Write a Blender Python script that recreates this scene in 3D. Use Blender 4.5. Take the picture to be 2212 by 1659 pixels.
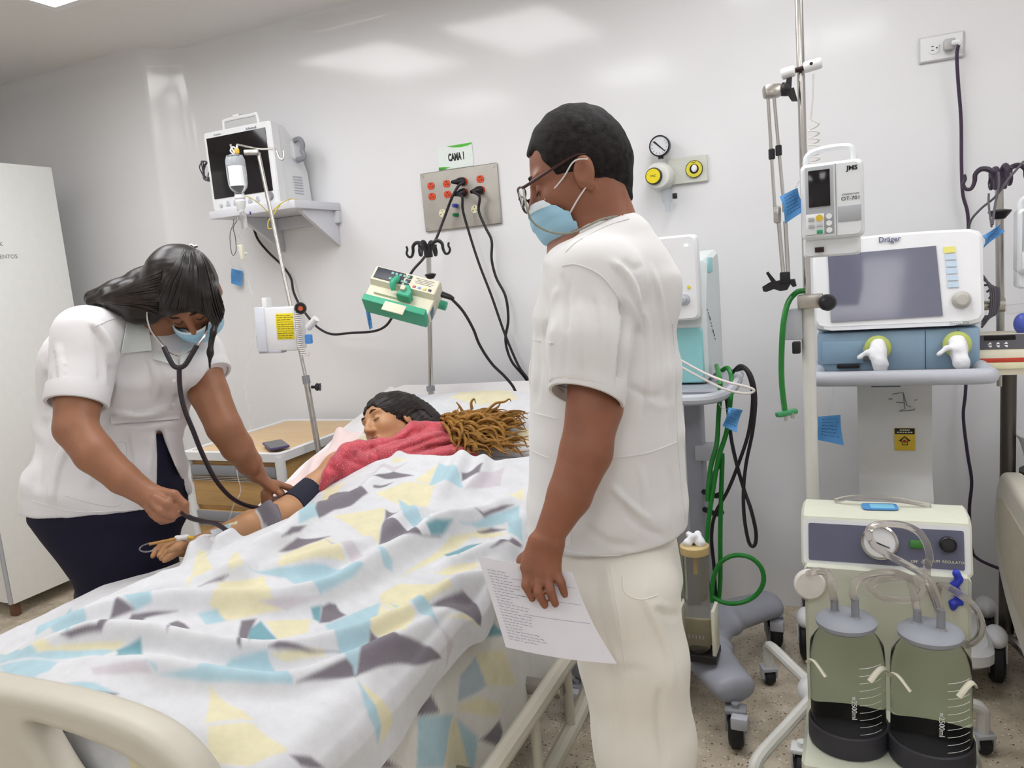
import bpy, bmesh, math, random
import numpy as np
from mathutils import Vector, Matrix, noise
random.seed(7); RNG = np.random.RandomState(7)
for _o in list(bpy.data.objects): bpy.data.objects.remove(_o)
SC = bpy.context.scene
COL = SC.collection
# ---------------------------------------------------------------- camera
PITCH, ROLL, YAW, CAMH, FPX = 8.3, -4.84, 24.5, 1.36, 1660.0
def _cam():
    p, r, y = (math.radians(a) for a in (PITCH, ROLL, YAW))
    fw = np.array([-math.sin(y)*math.cos(p), math.cos(y)*math.cos(p), -math.sin(p)])
    rt = np.array([math.cos(y), math.sin(y), 0.]); up = np.cross(rt, fw)
    rt = rt*math.cos(r) + up*math.sin(r); up = np.cross(rt, fw)
    return np.array([rt, up, fw])
CR = _cam(); CC = np.array([0, 0, CAMH])
cam = bpy.data.cameras.new('camera'); cam.sensor_width = 36; cam.lens = 36*FPX/2212
cam.clip_start = 0.05; cam.clip_end = 60
camo = bpy.data.objects.new('camera', cam); COL.objects.link(camo)
camo.matrix_world = Matrix([[CR[0][i], CR[1][i], -CR[2][i], CC[i]] for i in range(3)] + [[0, 0, 0, 1]])
SC.camera = camo
# ---------------------------------------------------------------- world, exposure
world = bpy.data.worlds.new('world'); SC.world = world; world.use_nodes = True
world.node_tree.nodes['Background'].inputs[0].default_value = (0.8, 0.85, 0.9, 1)
world.node_tree.nodes['Background'].inputs[1].default_value = 0.3
SC.view_settings.view_transform = 'Standard'; SC.view_settings.look = 'None'
SC.view_settings.gamma = 1.0; SC.view_settings.use_curve_mapping = False
SC.view_settings.exposure = 0.0
LIGHT_STRENGTH = 7.1
# ---------------------------------------------------------------- pixel -> world helpers (photo frame 2212 x 1659)
def ray(px, py): return np.array([(px-1106.)/FPX, -(py-829.5)/FPX, 1.]) @ CR
def PY(px, py, Y): d = ray(px, py); return CC + d*(Y-CC[1])/d[1]
def PX(px, py, X): d = ray(px, py); return CC + d*(X-CC[0])/d[0]
def PZ(px, py, Z): d = ray(px, py); return CC + d*(Z-CC[2])/d[2]
def PD(px, py, D): return CC + ray(px, py)*D
def CV(r, u, t): return r*CR[0] + u*CR[1] - t*CR[2]       # right, up, towards the viewer
def V(*a): return np.array(a, float)
def nrm(v): v = np.asarray(v, float); return v/np.linalg.norm(v)
def srgb(h):
    if isinstance(h, str):
        h = h.lstrip('#'); c = [int(h[i:i+2], 16)/255 for i in (0, 2, 4)]
    else: c = h
    return tuple(((x+.055)/1.055)**2.4 if x > .04045 else x/12.92 for x in c) + (1,)
# ---------------------------------------------------------------- materials
MATS = {}
def mat(name, col, rough=.5, metal=0., var=.04, vscale=30., bump=0., bscale=200., trans=0., alpha=1., emit=0., sss=0., ior=1.45, coat=0., sheen=0., stretch=None, spec=.5):
    if name in MATS: return MATS[name]
    m = bpy.data.materials.new(name); m.use_nodes = True; nt = m.node_tree; N = nt.nodes; Lk = nt.links
    b = N['Principled BSDF']; c = srgb(col)
    tc = N.new('ShaderNodeTexCoord'); src = tc.outputs['Object']
    if stretch:
        mp = N.new('ShaderNodeMapping'); mp.inputs['Scale'].default_value = stretch
        Lk.new(src, mp.inputs[0]); src = mp.outputs[0]
    if var > 0:
        n = N.new('ShaderNodeTexNoise'); n.inputs['Scale'].default_value = vscale; n.inputs['Detail'].default_value = 4
        Lk.new(src, n.inputs['Vector'])
        r = N.new('ShaderNodeValToRGB')
        r.color_ramp.elements[0].position = .3; r.color_ramp.elements[1].position = .7
        r.color_ramp.elements[0].color = tuple(max(0, x*(1-var)) for x in c[:3])+(1,)
        r.color_ramp.elements[1].color = tuple(min(1, x*(1+var)) for x in c[:3])+(1,)
        Lk.new(n.outputs[0], r.inputs[0]); Lk.new(r.outputs[0], b.inputs['Base Color'])
    else: b.inputs['Base Color'].default_value = c
    b.inputs['Roughness'].default_value = rough; b.inputs['Metallic'].default_value = metal
    b.inputs['IOR'].default_value = ior; b.inputs['Specular IOR Level'].default_value = spec
    if trans: b.inputs['Transmission Weight'].default_value = trans
    if alpha < 1: b.inputs['Alpha'].default_value = alpha
    if coat: b.inputs['Coat Weight'].default_value = coat; b.inputs['Coat Roughness'].default_value = .08
    if sheen: b.inputs['Sheen Weight'].default_value = sheen
    if sss:
        b.inputs['Subsurface Weight'].default_value = sss; b.inputs['Subsurface Scale'].default_value = .02
        b.inputs['Subsurface Radius'].default_value = (1, .4, .25)
    if emit: b.inputs['Emission Color'].default_value = c; b.inputs['Emission Strength'].default_value = emit
    if bump > 0:
        n2 = N.new('ShaderNodeTexNoise'); n2.inputs['Scale'].default_value = bscale; n2.inputs['Detail'].default_value = 3
        bp = N.new('ShaderNodeBump'); bp.inputs['Strength'].default_value = bump; bp.inputs['Distance'].default_value = .002
        Lk.new(src, n2.inputs['Vector']); Lk.new(n2.outputs[0], bp.inputs['Height']); Lk.new(bp.outputs[0], b.inputs['Normal'])
    MATS[name] = m; return m
# ---------------------------------------------------------------- objects
def linkobj(name, me, parent=None):
    o = bpy.data.objects.new(name, me); COL.objects.link(o)
    if parent is not None: o.parent = parent
    return o
def tag(o, label, cat, group=None):
    o['label'] = label; o['category'] = cat
    if group: o['group'] = group
    return o
def thing(name, label, cat, loc=(0, 0, 0), rotz=0, group=None, rot=None):
    o = linkobj(name, None); o.empty_display_size = .05
    if rot is not None: o.matrix_world = Matrix.Translation(Vector(loc)) @ rot.to_4x4()
    else: o.location = loc; o.rotation_euler = (0, 0, rotz)
    return tag(o, label, cat, group)
def catmull(P, n=6, closed=False):
    P = [np.asarray(p, float) for p in P]; m = len(P); out = []
    if m < 3 and not closed: 
        return [P[0]+(P[-1]-P[0])*t for t in np.linspace(0, 1, n+1)]
    for i in range(m if closed else m-1):
        if closed: p0, p1, p2, p3 = P[i-1], P[i], P[(i+1) % m], P[(i+2) % m]
        else: p0, p1, p2, p3 = P[max(i-1, 0)], P[i], P[i+1], P[min(i+2, m-1)]
        for k in range(n):
            t = k/n
            out.append(.5*((2*p1)+(-p0+p2)*t+(2*p0-5*p1+4*p2-p3)*t*t+(-p0+3*p1-3*p2+p3)*t**3))
    if not closed: out.append(P[-1])
    return out
def frame(z, x=None):
    z = nrm(z)
    if x is None: x = V(1, 0, 0) if abs(z[0]) < .9 else V(0, 1, 0)
    x = np.asarray(x, float); x = nrm(x - z*np.dot(x, z)); return x, np.cross(z, x), z
def rrect(w, h, r, n=4):
    out = []
    for cx, cy, a0 in ((w/2-r, h/2-r, 0), (-w/2+r, h/2-r, 90), (-w/2+r, -h/2+r, 180), (w/2-r, -h/2+r, 270)):
        for k in range(n+1):
            a = math.radians(a0+90*k/n); out.append((cx+r*math.cos(a), cy+r*math.sin(a)))
    return out
def circ(r, n=24, cx=0, cy=0): return [(cx+r*math.cos(2*math.pi*k/n), cy+r*math.sin(2*math.pi*k/n)) for k in range(n)]
class MB:
    def __init__(s): s.v = []; s.f = []
    def add(s, v, f):
        o = len(s.v); s.v += [tuple(map(float, p)) for p in v]; s.f += [tuple(i+o for i in q) for q in f]; return s
    def box(s, c, d, bev=0., R=None, seg=2):
        bm = bmesh.new(); bmesh.ops.create_cube(bm, size=1)
        for v in bm.verts: v.co = Vector((v.co.x*d[0], v.co.y*d[1], v.co.z*d[2]))
        if bev > 0: bmesh.ops.bevel(bm, geom=bm.edges[:], offset=min(bev, .49*min(d)), segments=seg, profile=.5, affect='EDGES')
        bm.verts.index_update(); M = np.eye(3) if R is None else np.asarray(R)
        s.add([M @ np.array(v.co)+np.asarray(c) for v in bm.verts], [[v.index for v in f.verts] for f in bm.faces]); bm.free(); return s
    def cyl(s, a, b, r, r2=None, n=20, caps=True, bev=0.):
        a = np.asarray(a, float); b = np.asarray(b, float); r2 = r if r2 is None else r2
        L = np.linalg.norm(b-a)
        if bev > 0: return s.lathe([(0, 0), (r-bev, 0), (r, bev), (r2, L-bev), (r2-bev, L), (0, L)], a, b-a, n)
        return s.lathe(([(0, 0)] if caps else [])+[(r, 0), (r2, L)]+([(0, L)] if caps else []), a, b-a, n)
    def lathe(s, prof, o=(0, 0, 0), axis=(0, 0, 1), n=24, x=None):
        X, Y, Z = frame(axis, x); o = np.asarray(o, float); vs = []; fs = []; rows = []
        for r, z in prof:
            if r <= 1e-7: rows.append([len(vs)]); vs.append(o+Z*z)
            else:
                rows.append(list(range(len(vs), len(vs)+n)))
                vs += [o+Z*z+r*(X*math.cos(2*math.pi*k/n)+Y*math.sin(2*math.pi*k/n)) for k in range(n)]
        for A, B in zip(rows, rows[1:]):
            if len(A) == 1 and len(B) == 1: continue
            for k in range(n):
                k2 = (k+1) % n
                if len(A) == 1: fs.append((A[0], B[k2], B[k]))
                elif len(B) == 1: fs.append((A[k], A[k2], B[0]))
                else: fs.append((A[k], A[k2], B[k2], B[k]))
        return s.add(vs, fs)
    def tube(s, P, r, n=8, sub=6, closed=False, smooth=True, caps=True, flat=None):
        P = catmull(P, sub, closed) if smooth else [np.asarray(p, float) for p in P]
        m = len(P)
        rs = r if hasattr(r, '__len__') else [r]*2
        rr = np.interp(np.linspace(0, 1, m), np.linspace(0, 1, len(rs)), rs)
        vs = []; fs = []; X = None
        for i in range(m):
            if closed: T = P[(i+1) % m]-P[i-1]
            else: T = P[min(i+1, m-1)]-P[max(i-1, 0)]
            if np.linalg.norm(T) < 1e-9: T = V(0, 0, 1)
            T = nrm(T); X, Y, _ = frame(T, X)
            e = 1. if flat is None else flat
            for k in range(n):
                a = 2*math.pi*k/n; vs.append(P[i]+rr[i]*(X*math.cos(a)+Y*math.sin(a)*e))
        for i in range(m if closed else m-1):
            j = (i+1) % m
            for k in range(n): k2 = (k+1) % n; fs.append((i*n+k, i*n+k2, j*n+k2, j*n+k))
        if caps and not closed:
            fs.append(tuple(range(n-1, -1, -1))); fs.append(tuple(range((m-1)*n, m*n)))
        return s.add(vs, fs)
    def prism(s, poly, h, o=(0, 0, 0), U=(1, 0, 0), W=(0, 0, 1), bev=0., hole=None):
        """poly in (U,W) plane, extruded from 0 to h along N = U x W"""
        U = nrm(U); W = np.asarray(W, float); W = nrm(W-U*np.dot(U, W)); N = np.cross(U, W); o = np.asarray(o, float)
        A = sum(poly[i-1][0]*poly[i][1]-poly[i][0]*poly[i-1][1] for i in range(len(poly)))
        if A < 0: poly = poly[::-1]
        n = len(poly); c = np.mean(np.array(poly), 0)
        if hole is None:
            levels = [(0, 0.), (1, 0.)] if bev <= 0 else [(0, bev), (bev/h, 0.), (1-bev/h, 0.), (1, bev)]
            vs = []; fs = []
            for t, ins in levels:
                for p in poly:
                    q = np.array(p, float)
                    if ins:
                        dlt = c-q; q = q+np.sign(dlt)*np.minimum(np.abs(dlt), ins)
                    vs.append(o+U*q[0]+W*q[1]+N*h*t)
            for l in range(len(levels)-1):
                for k in range(n): k2 = (k+1) % n; fs.append((l*n+k, l*n+k2, (l+1)*n+k2, (l+1)*n+k))
            fs.append(tuple(range(n-1, -1, -1))); m = (len(levels)-1)*n; fs.append(tuple(range(m, m+n)))
            return s.add(vs, fs)
        A = sum(hole[i-1][0]*hole[i][1]-hole[i][0]*hole[i-1][1] for i in range(n))
        if A < 0: hole = hole[::-1]
        vs = []; fs = []
        for t in (0, 1):
            for P in (poly, hole): vs += [o+U*p[0]+W*p[1]+N*h*t for p in P]
        for k in range(n):
            j = (k+1) % n
            fs += [(k, j, 2*n+j, 2*n+k), (n+j, n+k, 3*n+k, 3*n+j), (2*n+k, 2*n+j, 3*n+j, 3*n+k), (j, k, n+k, n+j)]
        return s.add(vs, fs)
    def ell(s, c, r, R=None, nu=20, nv=12):
        M = np.eye(3) if R is None else np.asarray(R); vs = []; fs = []; c = np.asarray(c, float)
        r = (r, r, r) if not hasattr(r, '__len__') else r
        for j in range(nv+1):
            th = math.pi*j/nv
            for i in range(nu):
                ph = 2*math.pi*i/nu
                vs.append(c+M @ V(r[0]*math.sin(th)*math.cos(ph), r[1]*math.sin(th)*math.sin(ph), r[2]*math.cos(th)))
        for j in range(nv):
            for i in range(nu):
                i2 = (i+1) % nu; fs.append((j*nu+i, (j+1)*nu+i, (j+1)*nu+i2, j*nu+i2))
        return s.add(vs, fs)
    def sheet(s, G, th=0.):
        """grid of points G[i][j] -> surface; th>0 gives it a thickness"""
        G = np.asarray(G, float); a, b, _ = G.shape
        F = [(i*b+j, (i+1)*b+j, (i+1)*b+j+1, i*b+j+1) for i in range(a-1) for j in range(b-1)]
        if th <= 0: return s.add(G.reshape(-1, 3), F)
        du = np.gradient(G, axis=0); dv = np.gradient(G, axis=1); n = np.cross(du, dv)
        n /= np.maximum(np.linalg.norm(n, axis=2, keepdims=True), 1e-9)
        T = G+n*th/2; B = G-n*th/2; k = a*b
        F2 = [tuple(reversed([q+k for q in f])) for f in F]
        rim = [(i, 0) for i in range(a)]+[(a-1, j) for j in range(1, b)]+[(i, b-1) for i in range(a-2, -1, -1)]+[(0, j) for j in range(b-2, 0, -1)]
        rim = [i*b+j for i, j in rim]
        F3 = [(rim[i-1], rim[i], rim[i]+k, rim[i-1]+k) for i in range(len(rim))]
        return s.add(np.concatenate([T.reshape(-1, 3), B.reshape(-1, 3)]), F+F2+F3)
    def mesh(s, name, m, angle=35):
        me = bpy.data.meshes.new(name); me.from_pydata(s.v, [], s.f)
        bm = bmesh.new(); bm.from_mesh(me); bmesh.ops.recalc_face_normals(bm, faces=bm.faces[:]); bm.to_mesh(me); bm.free()
        me.materials.append(m); me.polygons.foreach_set('use_smooth', [True]*len(me.polygons))
        me.set_sharp_from_angle(angle=math.radians(angle)); return me
    def obj(s, name, m, parent=None, angle=35, label=None):
        o = linkobj(name, s.mesh(name, m, angle), parent)
        if label: o['label'] = label
        return o
def text(name, body, size, m, parent, o, U, W, sx=1., bold=0., align='CENTER', ext=.0004, font=None):
    cu = bpy.data.curves.new(name, 'FONT'); cu.body = body; cu.size = size; cu.align_x = align; cu.align_y = 'CENTER'
    cu.extrude = ext; cu.offset = bold; cu.resolution_u = 3
    t = bpy.data.objects.new(name, cu); COL.objects.link(t); dg = bpy.context.evaluated_depsgraph_get()
    me = bpy.data.meshes.new_from_object(t.evaluated_get(dg)); bpy.data.objects.remove(t)
    U = nrm(U); W = np.asarray(W, float); W = nrm(W-U*np.dot(U, W)); N = np.cross(U, W); o = np.asarray(o, float)
    me.transform(Matrix([[U[i]*sx, W[i], N[i], o[i]] for i in range(3)]+[[0, 0, 0, 1]]))
    me.materials.clear(); me.materials.append(m); me.name = name
    return linkobj(name, me, parent)
# ---------------------------------------------------------------- distance-field sculpting (smooth unions, surface nets)
class SDF:
    def __init__(s, h=.006): s.h = h; s.ops = []; s.disp = None
    def cone(s, a, b, ra, rb=None, k=.02, mode=1):
        a = np.asarray(a, float); b = np.asarray(b, float); rb = ra if rb is None else rb; R = max(ra, rb)
        def f(P):
            ba = b-a; t = np.clip(((P-a) @ ba)/max(ba @ ba, 1e-9), 0, 1)
            return np.linalg.norm(P-a-t[..., None]*ba, axis=-1)-(ra+(rb-ra)*t)
        s.ops.append((f, np.minimum(a, b)-R, np.maximum(a, b)+R, k, mode)); return s
    def chain(s, pts, rs, k=.02, mode=1):
        for i in range(len(pts)-1): s.cone(pts[i], pts[i+1], rs[i], rs[i+1], k, mode)
        return s
    def econe(s, a, b, r0, r1, u, k=.02, mode=1):
        """elliptic cone: r0=(ru,rv) at a, r1 at b, u = direction of ru"""
        a = np.asarray(a, float); b = np.asarray(b, float); ax = b-a; L = np.linalg.norm(ax); X, Y, Z = frame(ax, u); R = max(r0+r1)
        def f(P):
            q = P-a; z = q @ Z; t = np.clip(z/L, 0, 1)
            ru = r0[0]+(r1[0]-r0[0])*t; rv = r0[1]+(r1[1]-r0[1])*t
            e = np.maximum(np.maximum(-z, z-L), 0); m = np.minimum(ru, rv)
            kk = np.sqrt((q @ X/ru)**2+(q @ Y/rv)**2+(e/(m*.6))**2)
            return (kk-1)*m
        s.ops.append((f, np.minimum(a, b)-R, np.maximum(a, b)+R, k, mode)); return s
    def ell(s, c, r, k=.02, mode=1, M=None):
        c = np.asarray(c, float); r = np.asarray(r, float); M = np.eye(3) if M is None else np.asarray(M); R = r.max()
        def f(P):
            q = (P-c) @ M; k0 = np.linalg.norm(q/r, axis=-1); k1 = np.linalg.norm(q/(r*r), axis=-1)
            return k0*(k0-1)/np.maximum(k1, 1e-6)
        s.ops.append((f, c-R, c+R, k, mode)); return s
    def box(s, c, d, r=.005, k=.01, mode=1, M=None):
        c = np.asarray(c, float); d = np.asarray(d, float)/2; M = np.eye(3) if M is None else np.asarray(M); R = np.linalg.norm(d)
        def f(P):
            q = np.abs((P-c) @ M)-(d-r)
            return np.linalg.norm(np.maximum(q, 0), axis=-1)+np.minimum(q.max(-1), 0)-r
        s.ops.append((f, c-R, c+R, k, mode)); return s
    def plane(s, p, n, k=.004):
        """cut away everything on the side n points to"""
        p = np.asarray(p, float); n = nrm(n)
        s.ops.append((lambda P: -((P-p) @ n), None, None, k, -1)); return s
    def raw(s):
        h = s.h; lo = np.min([o[1] for o in s.ops if o[4] == 1], 0)-4*h; hi = np.max([o[2] for o in s.ops if o[4] == 1], 0)+4*h
        n = np.ceil((hi-lo)/h).astype(int)+1; D = np.full(n, .5, np.float32)
        ax = [lo[i]+h*np.arange(n[i]) for i in range(3)]
        for f, l, u, k, mode in s.ops:
            if l is None: i0 = np.zeros(3, int); i1 = n
            else:
                pad = k+3*h; i0 = np.clip(np.floor((l-pad-lo)/h).astype(int), 0, n); i1 = np.clip(np.ceil((u+pad-lo)/h).astype(int)+1, 0, n)
            if (i1 <= i0).any(): continue
            sl = tuple(slice(i0[i], i1[i]) for i in range(3))
            P = np.stack(np.meshgrid(*[ax[i][sl[i]] for i in range(3)], indexing='ij'), -1)
            d = f(P).astype(np.float32); A = D[sl]; k = max(k, 1e-4)
            if mode == 1:
                t = np.clip(.5+.5*(A-d)/k, 0, 1); D[sl] = A+(d-A)*t-k*t*(1-t)
            else:
                d = -d; t = np.clip(.5-.5*(A-d)/k, 0, 1); D[sl] = A+(d-A)*t+k*t*(1-t)
        if s.disp:
            idx = np.argwhere(np.abs(D) < .035)
            if len(idx):
                P = lo+idx*h; D[idx[:, 0], idx[:, 1], idx[:, 2]] += s.disp(P).astype(np.float32)
        return D, lo
    def mesh(s, name, m, smooth=1):
        D, lo = s.raw(); h = s.h; I = D < 0
        c = sum(I[i:I.shape[0]-1+i, j:I.shape[1]-1+j, k:I.shape[2]-1+k].astype(np.int8) for i in (0, 1) for j in (0, 1) for k in (0, 1))
        act = np.argwhere((c > 0) & (c < 8)); ids = np.full(c.shape, -1, np.int32); ids[tuple(act.T)] = np.arange(len(act))
        S = np.zeros((len(act), 3)); W = np.zeros(len(act))
        for a in range(3):
            o1, o2 = [x for x in range(3) if x != a]
            for u in (0, 1):
                for w in (0, 1):
                    A = act.copy(); A[:, o1] += u; A[:, o2] += w; B = A.copy(); B[:, a] += 1
                    da = D[tuple(A.T)]; db = D[tuple(B.T)]; x = (da < 0) != (db < 0)
                    t = np.where(x, da/np.where(x, da-db, 1), 0); p = A.astype(float); p[:, a] += t
                    S[x] += p[x]; W[x] += 1
        vs = lo+h*S/W[:, None]; Q = []
        for a in range(3):
            o1, o2 = (a+1) % 3, (a+2) % 3
            sl0 = [slice(None)]*3; sl1 = [slice(None)]*3; sl0[a] = slice(0, -1); sl1[a] = slice(1, None)
            X = I[tuple(sl0)] != I[tuple(sl1)]; e = np.argwhere(X)
            e = e[(e[:, o1] > 0) & (e[:, o2] > 0) & (e[:, o1] < D.shape[o1]-1) & (e[:, o2] < D.shape[o2]-1)]
            fl = I[tuple(sl0)][tuple(e.T)]
            q = []
            for u, w in ((1, 1), (0, 1), (0, 0), (1, 0)):
                g = e.copy(); g[:, o1] -= u; g[:, o2] -= w; q.append(ids[tuple(g.T)])
            q = np.stack(q, 1); q[~fl] = q[~fl][:, ::-1]; Q.append(q)
        Q = np.concatenate(Q); Q = Q[(Q >= 0).all(1)]
        E = np.concatenate([Q[:, [i, (i+1) % 4]] for i in range(4)])
        for _ in range(smooth):
            acc = np.zeros_like(vs); n = np.zeros(len(vs))
            for i in range(3):
                acc[:, i] = np.bincount(E[:, 0], vs[E[:, 1], i], len(vs))+np.bincount(E[:, 1], vs[E[:, 0], i], len(vs))
            n = np.bincount(E[:, 0], minlength=len(vs))+np.bincount(E[:, 1], minlength=len(vs))
            vs = .5*vs+.5*acc/np.maximum(n, 1)[:, None]
        me = bpy.data.meshes.new(name); me.vertices.add(len(vs)); me.vertices.foreach_set('co', vs.astype(np.float32).ravel())
        me.loops.add(Q.size); me.loops.foreach_set('vertex_index', Q.astype(np.int32).ravel())
        me.polygons.add(len(Q)); me.polygons.foreach_set('loop_start', np.arange(0, Q.size, 4, dtype=np.int32))
        me.polygons.foreach_set('use_smooth', np.ones(len(Q), bool)); me.update(calc_edges=True); me.validate()
        me.materials.append(m); return me
    def obj(s, name, m, parent=None, label=None, smooth=1):
        o = linkobj(name, s.mesh(name, m, smooth), parent)
        if label: o['label'] = label
        return o
# ================================================================ the room
WY = 2.956; CZ = 2.53; XL = -4.3; XR = 2.6; YF = -2.6
def struct(o): o['kind'] = 'structure'; return o
def wall_mat():
    m = mat('wall_enamel', '#e6e6e7', rough=.11, var=.015, vscale=3, spec=.5)
    nt = m.node_tree; N = nt.nodes; L = nt.links; b = N['Principled BSDF']
    tc = N.new('ShaderNodeTexCoord'); n = N.new('ShaderNodeTexNoise'); n.inputs['Scale'].default_value = 3.2; n.inputs['Detail'].default_value = 5
    n2 = N.new('ShaderNodeTexNoise'); n2.inputs['Scale'].default_value = 40; n2.inputs['Detail'].default_value = 2
    ad = N.new('ShaderNodeMath'); ad.operation = 'MULTIPLY_ADD'; ad.inputs[1].default_value = .05
    L.new(tc.outputs['Object'], n.inputs['Vector']); L.new(tc.outputs['Object'], n2.inputs['Vector'])
    L.new(n2.outputs[0], ad.inputs[0]); L.new(n.outputs[0], ad.inputs[2])
    bp = N.new('ShaderNodeBump'); bp.inputs['Strength'].default_value = .25; bp.inputs['Distance'].default_value = .005
    L.new(ad.outputs[0], bp.inputs['Height']); L.new(bp.outputs[0], b.inputs['Normal']); return m
M_wall = wall_mat()
M_ceil = mat('ceiling_paint', '#e8e6e3', rough=.6, var=.01)
def floor_mat():
    m = bpy.data.materials.new('terrazzo'); m.use_nodes = True; nt = m.node_tree; N = nt.nodes; L = nt.links; b = N['Principled BSDF']
    tc = N.new('ShaderNodeTexCoord'); base = N.new('ShaderNodeTexNoise'); base.inputs['Scale'].default_value = 14; base.inputs['Detail'].default_value = 6
    r0 = N.new('ShaderNodeValToRGB'); r0.color_ramp.elements[0].color = srgb('#b3a792'); r0.color_ramp.elements[1].color = srgb('#d0c4b0')
    r0.color_ramp.elements[0].position = .35; r0.color_ramp.elements[1].position = .65
    L.new(tc.outputs['Object'], base.inputs['Vector']); L.new(base.outputs[0], r0.inputs[0]); cur = r0.outputs[0]
    for sc, col, lo, hi in ((75, '#8a7862', .16, .24), (38, '#4f443b', .10, .15), (55, '#e6dccb', .14, .2), (28, '#7a4a35', .055, .075)):
        v = N.new('ShaderNodeTexVoronoi'); v.inputs['Scale'].default_value = sc; v.inputs['Randomness'].default_value = 1
        mp = N.new('ShaderNodeMapping'); mp.inputs['Location'].default_value = (sc, sc*.3, 0); L.new(tc.outputs['Object'], mp.inputs[0]); L.new(mp.outputs[0], v.inputs['Vector'])
        rr = N.new('ShaderNodeValToRGB'); rr.color_ramp.elements[0].color = (1, 1, 1, 1); rr.color_ramp.elements[1].color = (0, 0, 0, 1)
        rr.color_ramp.elements[0].position = lo; rr.color_ramp.elements[1].position = hi
        L.new(v.outputs['Distance'], rr.inputs[0]); mx = N.new('ShaderNodeMixRGB'); mx.inputs[2].default_value = srgb(col)
        L.new(rr.outputs[0], mx.inputs[0]); L.new(cur, mx.inputs[1]); cur = mx.outputs[0]
    L.new(cur, b.inputs['Base Color']); b.inputs['Roughness'].default_value = .35; return m
M_floor = floor_mat()
struct(MB().box(((XL+XR)/2, (YF+WY)/2, -.03), (XR-XL+.2, WY-YF+.4, .06)).obj('floor', M_floor))
struct(MB().box(((XL+XR)/2, (YF+WY)/2, CZ+.03), (XR-XL+.2, WY-YF+.4, .06)).obj('ceiling', M_ceil))
def back_wall():
    path = [(XR, WY), (-2.85, WY)]
    for k in range(1, 9):
        a = math.radians(45*k/8); path.append((-2.85-.18*math.sin(a), WY-.18*(1-math.cos(a))))
    path.append((-3.05, path[-1][1]-(3.05+path[-1][0]))); path += [(-3.064, path[-1][1]-.006), (-3.08, path[-1][1]-.006), (XL, path[-1][1]-.006)]
    prof = [(0, 0), (0, CZ-.07)]+[(.07*(1-math.cos(math.radians(a))), CZ-.07+.07*math.sin(math.radians(a))) for a in (15, 30, 45, 60, 75, 90)]
    P = [V(x, y, 0) for x, y in path]; G = []
    for i, p in enumerate(P):
        T = nrm(P[min(i+1, len(P)-1)]-P[max(i-1, 0)]); n = V(-T[1], T[0], 0)
        if n[1] > 0: n = -n
        G.append([p+n*d+V(0, 0, z) for d, z in prof])
    return MB().sheet(G).obj('wall_back', M_wall, angle=50)
struct(back_wall())
struct(MB().box((XL-.03, (YF+WY)/2, CZ/2), (.06, WY-YF, CZ)).obj('wall_left', M_wall))
struct(MB().box((XR+.03, (YF+WY)/2, CZ/2), (.06, WY-YF, CZ)).obj('wall_right', M_wall))
struct(MB().box(((XL+XR)/2, YF-.03, CZ/2), (XR-XL, .06, CZ)).obj('wall_front', M_wall))
# ---- recessed ceiling lights and added fill panels
M_frame = mat('lamp_frame_white', '#ecebea', rough=.4, var=0)
M_diff = mat('lamp_diffuser', '#fbfbfd', rough=.5, var=0, emit=LIGHT_STRENGTH)
def ceiling_light(x0, x1, y0, y1, label):
    t = thing('ceiling_light', label, 'ceiling light', ((x0+x1)/2, (y0+y1)/2, CZ), 0, 'ceiling light panels')
    w, d = x1-x0, y1-y0
    MB().prism(rrect(w+.05, d+.05, .004, 1), .014, (0, 0, -.014), (1, 0, 0), (0, 1, 0), hole=rrect(w-.02, d-.02, .004, 1)).obj('frame', M_frame, t)
    MB().box((0, 0, -.004), (w-.015, d-.015, .006)).obj('diffuser', M_diff, t)
ceiling_light(-2.82, -2.22, 1.02, 2.22, 'lit ceiling panel whose corner shows at the top left of the photo')
ceiling_light(-1.9, -1.3, 1.02, 2.22, 'lit ceiling panel above the bed, reflected in the wall')
ceiling_light(-.55, .05, 1.2, 2.4, 'lit ceiling panel above the standing man')
ceiling_light(-1.9, -1.3, -1.6, -.4, 'lit ceiling panel behind the photographer on the left')
ceiling_light(-.3, .3, -1.6, -.4, 'lit ceiling panel behind the photographer on the right')
ceiling_light(1.0, 1.6, 1.0, 2.2, 'fill light panel added above the neighbouring bed')  # unseen panel, added to brighten the right part of the back wall
ceiling_light(1.4, 2.0, -1.6, -.4, 'fill light panel added at the far right behind the photographer')  # unseen extra panel, added to lift the light from behind the camera
ceiling_light(-3.4, -2.8, -1.6, -.4, 'fill light panel added at the far left behind the photographer')  # another unseen panel added as fill from the camera side
C_GREY, C_BLUE, C_YEL, C_TEAL, C_LAV, C_BASE = '#756f77', '#a6c3cd', '#d9d2b0', '#729ea8', '#c3bdc3', '#d0d1d4'
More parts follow.
